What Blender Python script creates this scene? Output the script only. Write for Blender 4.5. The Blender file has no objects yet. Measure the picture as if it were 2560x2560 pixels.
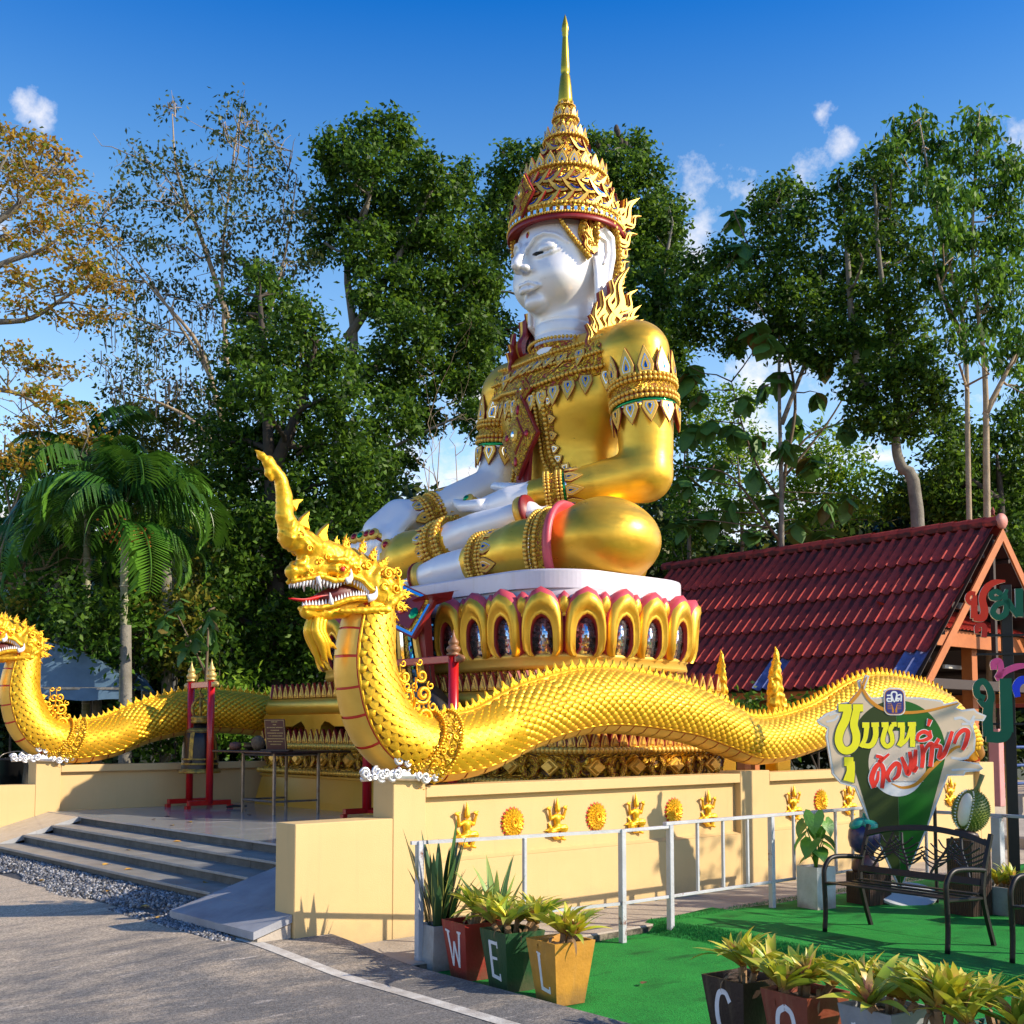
import bpy, bmesh, math, random
import numpy as np
from mathutils import Vector, Matrix, Quaternion

R = math.radians
random.seed(7)
rng = np.random.default_rng(11)
SC = bpy.context.scene
COL = SC.collection

# ------------------------------------------------------------------ camera
cam_d = bpy.data.cameras.new('camera')
cam = bpy.data.objects.new('camera', cam_d)
COL.objects.link(cam)
cam.location = (0, 0, 1.7)
cam.rotation_euler = (R(90) + math.atan(212 / 2898.), 0, 0)
cam_d.sensor_width = 36.0
cam_d.lens = 36.0 * 2898. / 2560.
cam_d.shift_y = 337. / 2560.
cam_d.clip_end = 2000
SC.camera = cam

# ------------------------------------------------------------------ sky and sun
SUN_AZ = math.atan2(0.955, -0.26)      # compass style: x = sin, y = cos
SUN_EL = R(30)
W = bpy.data.worlds.new('World')
SC.world = W
W.use_nodes = True
nt = W.node_tree
for n in list(nt.nodes): nt.nodes.remove(n)
N, L = nt.nodes, nt.links
out = N.new('ShaderNodeOutputWorld')
bg = N.new('ShaderNodeBackground')
sky = N.new('ShaderNodeTexSky')
sky.sky_type = 'NISHITA'
sky.sun_disc = False
sky.sun_elevation = SUN_EL
sky.sun_rotation = SUN_AZ
sky.air_density = 1.0
sky.dust_density = 0.2
sky.ozone_density = 3.0
bg.inputs['Strength'].default_value = 0.135
# the deep blue of the photograph's sky: more saturation over the whole dome
hs = N.new('ShaderNodeHueSaturation')
hs.inputs['Saturation'].default_value = 1.28
hs.inputs['Value'].default_value = 2.7
L.new(sky.outputs[0], hs.inputs['Color'])
tc = N.new('ShaderNodeTexCoord')
# small fair weather clouds all over the dome, denser towards the horizon
sep = N.new('ShaderNodeSeparateXYZ'); L.new(tc.outputs['Generated'], sep.inputs[0])
den = N.new('ShaderNodeMath'); den.operation = 'ADD'; den.inputs[1].default_value = 0.22
L.new(sep.outputs['Z'], den.inputs[0])
dv = N.new('ShaderNodeVectorMath'); dv.operation = 'DIVIDE'
cmb = N.new('ShaderNodeCombineXYZ')
for i in range(3): L.new(den.outputs[0], cmb.inputs[i])
L.new(tc.outputs['Generated'], dv.inputs[0]); L.new(cmb.outputs[0], dv.inputs[1])
cn = N.new('ShaderNodeTexNoise'); cn.inputs['Scale'].default_value = 2.6
cn.inputs['Detail'].default_value = 9; cn.inputs['Roughness'].default_value = 0.6
cn.inputs['Distortion'].default_value = 0.25
mp = N.new('ShaderNodeMapping'); mp.inputs['Location'].default_value = (3.17, 0.4, 0.0)
L.new(dv.outputs[0], mp.inputs[0]); L.new(mp.outputs[0], cn.inputs['Vector'])
hz = N.new('ShaderNodeMapRange')            # more cloud low down
hz.inputs['From Min'].default_value = 0.0; hz.inputs['From Max'].default_value = 0.48
hz.inputs['To Min'].default_value = 0.20; hz.inputs['To Max'].default_value = -0.07
L.new(sep.outputs['Z'], hz.inputs['Value'])
ad = N.new('ShaderNodeMath'); ad.operation = 'ADD'
L.new(cn.outputs['Fac'], ad.inputs[0]); L.new(hz.outputs[0], ad.inputs[1])
cr = N.new('ShaderNodeValToRGB')
cr.color_ramp.elements[0].position = 0.61; cr.color_ramp.elements[1].position = 0.70
L.new(ad.outputs[0], cr.inputs[0])
# a few clouds standing where the photograph shows them
def cloud_at(px, py, rad, prev):
    u, v, p_ = (px - 1280) / 2898., (1617 - py) / 2898., math.atan(212 / 2898.)
    d = Vector((u, math.cos(p_) - v * math.sin(p_), math.sin(p_) + v * math.cos(p_))).normalized()
    dt = N.new('ShaderNodeVectorMath'); dt.operation = 'DISTANCE'; dt.inputs[1].default_value = d; nv = N.new('ShaderNodeVectorMath'); nv.operation = 'NORMALIZE'
    L.new(tc.outputs['Generated'], nv.inputs[0]); L.new(nv.outputs[0], dt.inputs[0])
    m = N.new('ShaderNodeMapRange'); m.inputs['From Min'].default_value = 0; m.inputs['From Max'].default_value = rad; m.inputs['To Min'].default_value = .30; m.inputs['To Max'].default_value = 0
    L.new(dt.outputs['Value'], m.inputs['Value']); a_ = N.new('ShaderNodeMath'); a_.operation = 'MAXIMUM'; L.new(m.outputs[0], a_.inputs[0])
    if prev is None: a_.inputs[1].default_value = 0
    else: L.new(prev, a_.inputs[1])
    return a_.outputs[0]
pv_ = None
for c_ in ((55, 258, .026), (105, 280, .022), (2050, 285, .022), (2110, 350, .020), (1760, 580, .075), (2000, 450, .035), (1180, 1160, .10), (2540, 330, .03), (1900, 950, .08), (1790, 1330, .07)): pv_ = cloud_at(*c_, pv_)
ns = N.new('ShaderNodeTexNoise'); ns.inputs['Scale'].default_value = 22; ns.inputs['Detail'].default_value = 9; ns.inputs['Roughness'].default_value = .62; L.new(tc.outputs['Generated'], ns.inputs['Vector'])
a1 = N.new('ShaderNodeMath'); a1.operation = 'ADD'; L.new(pv_, a1.inputs[0]); L.new(ns.outputs['Fac'], a1.inputs[1])
m1 = N.new('ShaderNodeMapRange'); m1.inputs['From Min'].default_value = .64; m1.inputs['From Max'].default_value = .93; L.new(a1.outputs[0], m1.inputs['Value'])
m2 = N.new('ShaderNodeMath'); m2.operation = 'GREATER_THAN'; m2.inputs[1].default_value = .001; L.new(pv_, m2.inputs[0])
m3 = N.new('ShaderNodeMath'); m3.operation = 'MULTIPLY'; L.new(m1.outputs[0], m3.inputs[0]); L.new(m2.outputs[0], m3.inputs[1])
m4 = N.new('ShaderNodeMath'); m4.operation = 'MAXIMUM'; L.new(m3.outputs[0], m4.inputs[0]); L.new(cr.outputs[0], m4.inputs[1])
grd = N.new('ShaderNodeValToRGB'); GE = grd.color_ramp.elements; GE[0].position = 0.0; GE[1].position = 1.0
L.new(sep.outputs['Z'], grd.inputs[0]); mg_ = N.new('ShaderNodeMixRGB'); mg_.blend_type = 'MULTIPLY'; mg_.inputs['Fac'].default_value = 1; L.new(hs.outputs[0], mg_.inputs['Color1']); L.new(grd.outputs[0], mg_.inputs['Color2'])
GE[0].color = (1, .72, .60, 1); GE[1].color = (.05, .28, .38, 1)
for q_, c_ in ((.28, (1, .62, .50)), (.42, (.70, .52, .46)), (.56, (.02, .29, .45))): e_ = GE.new(q_); e_.color = c_ + (1,)
mx = N.new('ShaderNodeMixRGB'); mx.inputs['Color2'].default_value = (6.0, 5.8, 5.8, 1)
L.new(m4.outputs[0], mx.inputs['Fac']); L.new(mg_.outputs[0], mx.inputs['Color1'])
L.new(mx.outputs[0], bg.inputs['Color']); L.new(bg.outputs[0], out.inputs[0])

sd = bpy.data.lights.new('sun', 'SUN')
sd.energy = 5.0; sd.angle = R(0.53); sd.color = (1.0, 0.87, 0.68)
sun = bpy.data.objects.new('sun', sd); COL.objects.link(sun)
_d = Vector((math.sin(SUN_AZ) * math.cos(SUN_EL), math.cos(SUN_AZ) * math.cos(SUN_EL), math.sin(SUN_EL)))
sun.rotation_euler = _d.to_track_quat('Z', 'Y').to_euler()
sun.location = (30, -20, 40)

SC.view_settings.view_transform = 'Standard'
SC.view_settings.look = 'None'
SC.view_settings.exposure = 0.52
SC.view_settings.gamma = 1.0
SC.view_settings.use_curve_mapping = False
SC.cycles.max_bounces = 6
SC.cycles.transparent_max_bounces = 8
try: SC.cycles.use_denoising = True
except Exception: pass

# ------------------------------------------------------------------ helpers
C0 = Vector((-1.696, 9.15, 0)); TH = math.atan2(.6652, .7466)
MON = Matrix.Translation(C0) @ Matrix.Rotation(TH, 4, 'Z')   # monument frame: x away right, y away left
T_, RZ = Matrix.Translation, lambda a: Matrix.Rotation(a, 4, 'Z')

def V(*a): return Vector(a)

class MB:
    """collects faces; .build() makes ONE mesh object"""
    def __init__(s): s.v = []; s.f = []; s.m = []
    def add(s, vs, fs, mi=0, M=None):
        b = len(s.v)
        if M is not None: vs = [M @ Vector(p) for p in vs]
        s.v.extend([tuple(p) for p in vs]); s.f.extend([tuple(i + b for i in f) for f in fs]); s.m.extend([mi] * len(fs))
        return s
    def box(s, x0, x1, y0, y1, z0, z1, mi=0, M=None):
        v = [(x0, y0, z0), (x1, y0, z0), (x1, y1, z0), (x0, y1, z0), (x0, y0, z1), (x1, y0, z1), (x1, y1, z1), (x0, y1, z1)]
        return s.add(v, [(0, 3, 2, 1), (4, 5, 6, 7), (0, 1, 5, 4), (1, 2, 6, 5), (2, 3, 7, 6), (3, 0, 4, 7)], mi, M)
    def bbox(s, x0, x1, y0, y1, z0, z1, b=.01, mi=0, M=None):
        """box with bevelled edges"""
        bm = bmesh.new(); bmesh.ops.create_cube(bm, size=1)
        for q in bm.verts: q.co = V((x0 + x1) / 2 + q.co.x * (x1 - x0), (y0 + y1) / 2 + q.co.y * (y1 - y0), (z0 + z1) / 2 + q.co.z * (z1 - z0))
        bmesh.ops.bevel(bm, geom=bm.edges[:], offset=b, segments=1, affect='EDGES')
        s.bm(bm, mi, M); return s
    def bm(s, bm, mi=0, M=None):
        bm.verts.index_update()
        s.add([q.co.copy() for q in bm.verts], [[q.index for q in f.verts] for f in bm.faces], mi, M); bm.free(); return s
    def tube(s, pts, r, n=8, mi=0, caps=True, M=None, up=None):
        pts = [Vector(p) for p in pts]; k = len(pts)
        rs = r if isinstance(r, (list, tuple, np.ndarray)) else [r] * k
        vs = []; T = (pts[1] - pts[0]).normalized()
        a = Vector(up) if up else (V(0, 0, 1) if abs(T.z) < .9 else V(1, 0, 0))
        nrm = (a - T * a.dot(T)).normalized()
        for i, p in enumerate(pts):
            t = (pts[min(i + 1, k - 1)] - pts[max(i - 1, 0)]).normalized()
            nrm = (nrm - t * nrm.dot(t)).normalized(); bn = t.cross(nrm)
            for j in range(n):
                q = 2 * math.pi * j / n
                vs.append(p + (nrm * math.cos(q) + bn * math.sin(q)) * rs[i])
        fs = [(i * n + j, i * n + (j + 1) % n, (i + 1) * n + (j + 1) % n, (i + 1) * n + j) for i in range(k - 1) for j in range(n)]
        if caps: fs += [tuple(range(n - 1, -1, -1)), tuple((k - 1) * n + j for j in range(n))]
        return s.add(vs, fs, mi, M)
    def lathe(s, prof, n=24, mi=0, M=None, ax=1, ay=1, a0=0, a1=2 * math.pi):
        full = abs(a1 - a0 - 2 * math.pi) < 1e-6; m = n if full else n + 1
        vs = [(r * ax * math.cos(a0 + (a1 - a0) * j / n), r * ay * math.sin(a0 + (a1 - a0) * j / n), z) for r, z in prof for j in range(m)]
        fs = []
        for i in range(len(prof) - 1):
            for j in range(n):
                k = (j + 1) % m
                fs.append((i * m + j, i * m + k, (i + 1) * m + k, (i + 1) * m + j))
        if full:
            if prof[0][0] > 1e-4: fs.append(tuple(range(m - 1, -1, -1)))
            if prof[-1][0] > 1e-4: fs.append(tuple((len(prof) - 1) * m + j for j in range(m)))
        return s.add(vs, fs, mi, M)
    def ball(s, c, r, n=8, k=5, mi=0, M=None, sc=(1, 1, 1)):
        vs = [(c[0], c[1], c[2] + r * sc[2])]
        for i in range(1, k):
            a = math.pi * i / k
            vs += [(c[0] + r * sc[0] * math.sin(a) * math.cos(2 * math.pi * j / n), c[1] + r * sc[1] * math.sin(a) * math.sin(2 * math.pi * j / n), c[2] + r * sc[2] * math.cos(a)) for j in range(n)]
        vs.append((c[0], c[1], c[2] - r * sc[2])); e = len(vs) - 1
        fs = [(0, 1 + j, 1 + (j + 1) % n) for j in range(n)]
        for i in range(k - 2):
            fs += [(1 + i * n + j, 1 + (i + 1) * n + j, 1 + (i + 1) * n + (j + 1) % n, 1 + i * n + (j + 1) % n) for j in range(n)]
        fs += [(e, e - n + (j + 1) % n, e - n + j) for j in range(n)]
        return s.add(vs, fs, mi, M)
    def prism(s, poly, z0, z1, mi=0, M=None, mside=None, inset=0):
        """polygon in xy, extruded in z; optional bevel inset on top"""
        n = len(poly); vs = [(x, y, z0) for x, y in poly] + [(x, y, z1 - (inset if inset else 0)) for x, y in poly]
        side = [(i, (i + 1) % n, n + (i + 1) % n, n + i) for i in range(n)]
        if inset:
            cx = sum(p[0] for p in poly) / n; cy = sum(p[1] for p in poly) / n
            vs += [(x + (cx - x) * inset / max(.02, math.hypot(x - cx, y - cy)), y + (cy - y) * inset / max(.02, math.hypot(x - cx, y - cy)), z1) for x, y in poly]
            s.add(vs, side + [(n + i, n + (i + 1) % n, 2 * n + (i + 1) % n, 2 * n + i) for i in range(n)] + [tuple(range(2 * n, 3 * n)), tuple(range(n - 1, -1, -1))], mi, M)
        else:
            b = [tuple(range(n, 2 * n)), tuple(range(n - 1, -1, -1))]
            s.add(vs, b, mi, M); s.add(vs, side, mi if mside is None else mside, M)
        return s
    def ribbon(s, pts, w, z0, z1, mi=0, M=None, mside=None):
        """stroke: 2D polyline of varying width, given thickness in z"""
        pts = cr_spline(pts, 6) if len(pts) > 2 else [tuple(p) for p in pts]
        k = len(pts)
        if isinstance(w, (int, float)): w = [w, w]
        ws = np.interp(np.linspace(0, 1, k), np.linspace(0, 1, len(w)), w)
        lf, rt = [], []
        for i, p in enumerate(pts):
            a = pts[max(i - 1, 0)]; b = pts[min(i + 1, k - 1)]
            dx, dy = b[0] - a[0], b[1] - a[1]; q = math.hypot(dx, dy) or 1
            nx, ny = -dy / q, dx / q
            lf.append((p[0] + nx * ws[i] / 2, p[1] + ny * ws[i] / 2)); rt.append((p[0] - nx * ws[i] / 2, p[1] - ny * ws[i] / 2))
        vs = [(x, y, z1) for x, y in lf] + [(x, y, z1) for x, y in rt] + [(x, y, z0) for x, y in lf] + [(x, y, z0) for x, y in rt]
        top = [(i, k + i, k + i + 1, i + 1) for i in range(k - 1)]
        sd_ = [(2 * k + i, i, i + 1, 2 * k + i + 1) for i in range(k - 1)] + [(k + i, 3 * k + i, 3 * k + i + 1, k + i + 1) for i in range(k - 1)]
        bot = [(2 * k + i, 2 * k + i + 1, 3 * k + i + 1, 3 * k + i) for i in range(k - 1)] + [(0, 2 * k, 3 * k, k), (k - 1, 2 * k - 1, 4 * k - 1, 3 * k - 1)]
        s.add(vs, top, mi, M); s.add(vs, sd_ + bot, mi if mside is None else mside, M); return s
    def mesh(s, name, mats, smooth=False):
        me = bpy.data.meshes.new(name)
        me.from_pydata(s.v, [], s.f)
        for m in (mats if isinstance(mats, (list, tuple)) else [mats]): me.materials.append(m)
        if len(s.f):
            me.polygons.foreach_set('material_index', s.m)
            if smooth: me.polygons.foreach_set('use_smooth', [True] * len(s.f))
        me.update()
        return me
    def build(s, name, mats, parent=None, M=None, smooth=False, **kw):
        return link(name, s.mesh(name, mats, smooth), parent, M, **kw)

def cr_spline(P, k=8):
    P = [np.array(p, float) for p in P]; o = []
    for i in range(len(P) - 1):
        a = P[i - 1] if i else 2 * P[0] - P[1]; b, c = P[i], P[i + 1]
        d = P[i + 2] if i + 2 < len(P) else 2 * P[-1] - P[-2]
        for j in range(k):
            t = j / k
            o.append(tuple(.5 * (2 * b + (c - a) * t + (2 * a - 5 * b + 4 * c - d) * t * t + (3 * b - a - 3 * c + d) * t ** 3)))
    o.append(tuple(P[-1])); return o

def link(name, me, parent=None, M=None, label=None, cat=None, group=None, kind=None):
    o = bpy.data.objects.new(name, me); COL.objects.link(o)
    if parent is not None: o.parent = parent
    if M is not None: o.matrix_basis = M
    tagit(o, label, cat, group, kind); return o
def tagit(o, label=None, cat=None, group=None, kind=None):
    if label: o['label'] = label
    if cat: o['category'] = cat
    if group: o['group'] = group
    if kind: o['kind'] = kind
def thing(name, label, cat, M=None, group=None, kind=None):
    o = bpy.data.objects.new(name, None); o.empty_display_size = .2; COL.objects.link(o)
    if M is not None: o.matrix_basis = M
    tagit(o, label, cat, group, kind); return o
def copy_tree(o, M=None, parent=None, label=None):
    """a thing with copies of its parts and sub-parts"""
    ch = KIDS.get(o.name) or [c for c in bpy.data.objects if c.parent == o]
    KIDS[o.name] = ch
    c = o.copy(); COL.objects.link(c)
    if parent is not None: c.parent = parent
    if M is not None: c.matrix_basis = M
    if label: c['label'] = label
    for k in ch: copy_tree(k, parent=c)
    return c
KIDS = {}
def np_mesh(name, v, f, mats, smooth=False, mi=None):
    me = bpy.data.meshes.new(name)
    v = np.asarray(v, np.float32); f = np.asarray(f, np.int32); k = f.shape[1]
    me.vertices.add(len(v)); me.vertices.foreach_set('co', v.ravel())
    me.loops.add(f.size); me.loops.foreach_set('vertex_index', f.ravel())
    me.polygons.add(len(f)); me.polygons.foreach_set('loop_start', np.arange(0, f.size, k, dtype=np.int32))
    for m in (mats if isinstance(mats, (list, tuple)) else [mats]): me.materials.append(m)
    if mi is not None: me.polygons.foreach_set('material_index', np.asarray(mi, np.int32))
    if smooth: me.polygons.foreach_set('use_smooth', np.ones(len(f), bool))
    me.update(calc_edges=True); me.validate()
    return me
def frame(o, z, x=None):
    """matrix with +Z along z and +X near x, at o"""
    z = Vector(z).normalized(); x = Vector(x) if x is not None else (V(1, 0, 0) if abs(z.x) < .9 else V(0, 1, 0))
    x = (x - z * x.dot(z)).normalized(); y = z.cross(x)
    M = Matrix((x, y, z)).transposed().to_4x4(); M.translation = Vector(o); return M
def scl(x, y=None, z=None): return Matrix.Diagonal((x, x if y is None else y, x if z is None else z, 1))

# ------------------------------------------------------------------ signed distance modelling
def sd_ell(p, c, r):
    q = p - np.array(c, np.float32); r = np.array(r, np.float32)
    k0 = np.linalg.norm(q / r, axis=1); k1 = np.linalg.norm(q / (r * r), axis=1) + 1e-6
    return k0 * (k0 - 1) / k1
def sd_cap(p, a, b, r1, r2):
    a = np.array(a, np.float32); b = np.array(b, np.float32); ba = b - a
    t = np.clip(((p - a) @ ba) / (ba @ ba), 0, 1)
    return np.linalg.norm(p - a - t[:, None] * ba, axis=1) - (r1 + (r2 - r1) * t)
def sd_chain(p, pts, rs, k=.02):
    d = None
    for i in range(len(pts) - 1):
        e = sd_cap(p, pts[i], pts[i + 1], rs[i], rs[i + 1]); d = e if d is None else np.minimum(d, e)
    return d
def sd_box(p, c, h, r=0.):
    q = np.abs(p - np.array(c, np.float32)) - (np.array(h, np.float32) - r)
    return np.linalg.norm(np.maximum(q, 0), axis=1) + np.minimum(q.max(axis=1), 0) - r
def smin(a, b, k):
    h = np.clip(.5 + .5 * (b - a) / k, 0, 1); return b + (a - b) * h - k * h * (1 - h)
def smax(a, b, k): return -smin(-a, -b, k)
def sdf_mesh(fn, lo, hi, h):
    """surface nets over a grid"""
    lo = np.array(lo, np.float32); hi = np.array(hi, np.float32)
    n = np.ceil((hi - lo) / h).astype(int) + 1
    ax = [lo[i] + h * np.arange(n[i], dtype=np.float32) for i in range(3)]
    F = np.empty(n, np.float32)
    Y, Z = np.meshgrid(ax[1], ax[2], indexing='ij'); yz = np.stack([Y.ravel(), Z.ravel()], 1)
    step = max(1, int(400000 // len(yz)))
    for i in range(0, n[0], step):
        xs = ax[0][i:i + step]
        p = np.empty((len(xs), len(yz), 3), np.float32); p[:, :, 0] = xs[:, None]; p[:, :, 1:] = yz[None]
        F[i:i + step] = fn(p.reshape(-1, 3)).reshape(len(xs), n[1], n[2])
    ins = F < 0
    c = [slice(None, -1), slice(1, None)]
    cnt = np.zeros(n - 1, np.float32); acc = np.zeros(tuple(n - 1) + (3,), np.float32)
    for d in range(3):
        o = [k for k in range(3) if k != d]
        for u in (0, 1):
            for w in (0, 1):
                s0 = [None] * 3; s1 = [None] * 3
                s0[d] = c[0]; s1[d] = c[1]; s0[o[0]] = s1[o[0]] = c[u]; s0[o[1]] = s1[o[1]] = c[w]
                A = F[tuple(s0)]; B = F[tuple(s1)]; cross = (A < 0) != (B < 0)
                t = np.where(cross, A / np.where(cross, A - B, 1), 0)
                cnt += cross
                acc[..., d] += t; acc[..., o[0]] += cross * u; acc[..., o[1]] += cross * w
    act = cnt > 0; idx = -np.ones(tuple(n - 1), np.int64); idx[act] = np.arange(act.sum())
    cell = np.argwhere(act).astype(np.float32)
    vs = lo + h * (cell + acc[act] / cnt[act][:, None])
    quads = []
    for d in range(3):
        o = [k for k in range(3) if k != d]
        if d == 1: o = o[::-1]
        s0 = [slice(1, -1)] * 3; s1 = [slice(1, -1)] * 3; s0[d] = slice(0, -1); s1[d] = slice(1, None)
        a = ins[tuple(s0)]; b = ins[tuple(s1)]
        for flip, msk in ((0, a & ~b), (1, ~a & b)):
            g = np.argwhere(msk)
            if not len(g): continue
            g = g + np.array([1 if k != d else 0 for k in range(3)])
            q = []
            for du, dw in ((0, 0), (1, 0), (1, 1), (0, 1)):
                e = g.copy(); e[:, o[0]] -= du; e[:, o[1]] -= dw; q.append(idx[e[:, 0], e[:, 1], e[:, 2]])
            q = np.stack(q, 1); quads.append(q[:, ::-1] if flip else q)
    return vs, np.concatenate(quads)
def sdf_project(fn, p, d, far, near, n=60):
    """march from p+d*far towards p until the surface is met"""
    p = np.array(p, np.float32); d = np.array(d, np.float32); t = far
    for _ in range(n):
        e = float(fn((p + d * t)[None])[0])
        if e < .004 or t < near: break
        t -= max(e * .8, .003)
    q = p + d * t; g = np.array([float(fn((q + np.eye(3, dtype=np.float32)[i] * .02)[None])[0] - fn((q - np.eye(3, dtype=np.float32)[i] * .02)[None])[0]) for i in range(3)])
    return Vector(q.tolist()), Vector((g / (np.linalg.norm(g) + 1e-9)).tolist())
# ------------------------------------------------------------------ materials
def mat(name, col, rough=.6, metal=0., col2=None, nscale=6., namt=.35, bump=0., bscale=30., coat=0., detail=5, spec=None, trans=0., stretch=None):
    m = bpy.data.materials.new(name); m.use_nodes = True
    nt = m.node_tree; N, L = nt.nodes, nt.links; b = N['Principled BSDF']
    b.inputs['Roughness'].default_value = rough; b.inputs['Metallic'].default_value = metal
    if name in ('gold_body_paint', 'pearl_white_paint', 'naga_gold_paint'):      # brushed, uneven gloss
        t_ = N.new('ShaderNodeTexCoord'); p_ = N.new('ShaderNodeMapping'); p_.inputs['Scale'].default_value = (1, 1, 4); L.new(t_.outputs['Object'], p_.inputs[0])
        q_ = N.new('ShaderNodeTexNoise'); q_.inputs['Scale'].default_value = 3.5; q_.inputs['Detail'].default_value = 9; q_.inputs['Roughness'].default_value = .7; L.new(p_.outputs[0], q_.inputs['Vector'])
        k_ = N.new('ShaderNodeMapRange'); k_.inputs['From Min'].default_value = .3; k_.inputs['From Max'].default_value = .7; k_.inputs['To Min'].default_value = rough - .09; k_.inputs['To Max'].default_value = rough + .16
        L.new(q_.outputs['Fac'], k_.inputs['Value']); L.new(k_.outputs[0], b.inputs['Roughness'])
    if coat: b.inputs['Coat Weight'].default_value = coat; b.inputs['Coat Roughness'].default_value = .15
    if spec is not None: b.inputs['Specular IOR Level'].default_value = spec
    col = tuple(col) + (1,)
    tc = N.new('ShaderNodeTexCoord'); src = tc.outputs['Object']
    if stretch:
        mp = N.new('ShaderNodeMapping'); mp.inputs['Scale'].default_value = stretch; L.new(src, mp.inputs[0]); src = mp.outputs[0]
    if col2 is not None:
        n = N.new('ShaderNodeTexNoise'); n.inputs['Scale'].default_value = nscale; n.inputs['Detail'].default_value = detail
        n.inputs['Roughness'].default_value = .65
        L.new(src, n.inputs['Vector'])
        r = N.new('ShaderNodeMapRange'); r.inputs['From Min'].default_value = .5 - .5 * namt; r.inputs['From Max'].default_value = .5 + .5 * namt
        L.new(n.outputs['Fac'], r.inputs['Value'])
        x = N.new('ShaderNodeMixRGB'); x.inputs['Color1'].default_value = col; x.inputs['Color2'].default_value = tuple(col2) + (1,)
        L.new(r.outputs[0], x.inputs['Fac']); L.new(x.outputs[0], b.inputs['Base Color'])
    else: b.inputs['Base Color'].default_value = col
    if bump:
        n2 = N.new('ShaderNodeTexNoise'); n2.inputs['Scale'].default_value = bscale; n2.inputs['Detail'].default_value = 6
        L.new(src, n2.inputs['Vector'])
        u = N.new('ShaderNodeBump'); u.inputs['Strength'].default_value = bump; u.inputs['Distance'].default_value = .02
        L.new(n2.outputs['Fac'], u.inputs['Height']); L.new(u.outputs[0], b.inputs['Normal'])
    return m
def bsdf(m): return m.node_tree.nodes['Principled BSDF']

GOLD = mat('gold_satin_paint', (.80, .50, .045), .33, .82, (.72, .40, .03), 1.3, .5, .05, 18)
GOLD_BODY = mat('gold_body_paint', (.86, .55, .06), .34, .68, (.74, .39, .03), 1.1, .45, .10, 7)
GOLD_NAGA = mat('naga_gold_paint', (.92, .55, .03), .36, .62, (.78, .40, .015), 7, .5, .12, 60)
GOLD_LT = mat('pale_gold_paint', (.86, .55, .10), .42, .45, (.74, .42, .06), 3, .5, .05, 20)
WHITE_BODY = mat('pearl_white_paint', (.86, .85, .85), .34, .2, (.78, .78, .80), 1.2, .6, .03, 10)
RED_P = mat('dark_red_paint', (.28, .012, .012), .45, 0, (.18, .008, .01), 5, .5)
PINK = mat('rose_pink_paint', (.62, .09, .12), .45, 0, (.50, .05, .07), 4, .5)
RED_F = mat('bright_red_frame_paint', (.50, .008, .008), .3, 0, (.40, .006, .008), 3, .5, coat=.3)
RED_LINE = mat('red_line_paint', (.62, .03, .015), .45)
SILVER = mat('silver_paint', (.74, .74, .76), .34, .65, (.5, .5, .53), 14, .5)
TOOTH = mat('white_tooth_paint', (.80, .80, .84), .3, 0)
DARK = mat('dark_mouth', (.03, .004, .004), .6)
BLACK_M = mat('black_metal_paint', (.008, .008, .009), .42, 0, (.014, .013, .013), 12, .5, spec=.3)
MIRROR = mat('mirror_tile', (.85, .87, .9), .06, 1.0)
BLUE_G = mat('blue_mirror_glass', (.01, .13, .42), .08, .9)
GREEN_G = mat('green_mirror_glass', (.01, .30, .10), .1, .8)
RED_G = mat('ruby_glass', (.35, .01, .02), .1, .4)

def filigree(name, gold=(.80, .50, .05), deep=(.30, .015, .012), scale=9., rough=.36, depth=.7, metal=.75):
    """carved scroll relief: gold ridges, painted recesses"""
    m = bpy.data.materials.new(name); m.use_nodes = True
    nt = m.node_tree; N, L = nt.nodes, nt.links; b = N['Principled BSDF']
    tc = N.new('ShaderNodeTexCoord')
    nz = N.new('ShaderNodeTexNoise'); nz.inputs['Scale'].default_value = scale * .6; L.new(tc.outputs['Object'], nz.inputs['Vector'])
    mxv = N.new('ShaderNodeMixRGB'); mxv.inputs['Fac'].default_value = .22; L.new(tc.outputs['Object'], mxv.inputs['Color1']); L.new(nz.outputs['Color'], mxv.inputs['Color2'])
    v = N.new('ShaderNodeTexVoronoi'); v.feature = 'F1'; v.inputs['Scale'].default_value = scale; L.new(mxv.outputs[0], v.inputs['Vector'])
    k = N.new('ShaderNodeMath'); k.operation = 'MULTIPLY'; k.inputs[1].default_value = 15; L.new(v.outputs['Distance'], k.inputs[0])
    s = N.new('ShaderNodeMath'); s.operation = 'SINE'; L.new(k.outputs[0], s.inputs[0])
    r = N.new('ShaderNodeMapRange'); r.inputs['From Min'].default_value = -1.0; r.inputs['From Max'].default_value = -.25; L.new(s.outputs[0], r.inputs['Value'])
    x = N.new('ShaderNodeMixRGB'); x.inputs['Color1'].default_value = deep + (1,); x.inputs['Color2'].default_value = gold + (1,)
    L.new(r.outputs[0], x.inputs['Fac']); L.new(x.outputs[0], b.inputs['Base Color'])
    q = N.new('ShaderNodeMath'); q.operation = 'MULTIPLY'; q.inputs[1].default_value = metal; L.new(r.outputs[0], q.inputs[0]); L.new(q.outputs[0], b.inputs['Metallic'])
    b.inputs['Roughness'].default_value = rough
    u = N.new('ShaderNodeBump'); u.inputs['Strength'].default_value = depth; u.inputs['Distance'].default_value = .35 / scale
    L.new(s.outputs[0], u.inputs['Height']); L.new(u.outputs[0], b.inputs['Normal'])
    return m
FIL = filigree('gold_filigree_on_red')
FIL_S = filigree('fine_gold_filigree', scale=16)
FIL_N = filigree('naga_scrollwork', (.95, .60, .04), (.55, .26, .01), 11, .34, .9, .6)
FIL_B = filigree('gold_scrolls_on_dark', (.78, .48, .05), (.06, .008, .008), 7, .36, .9)

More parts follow.
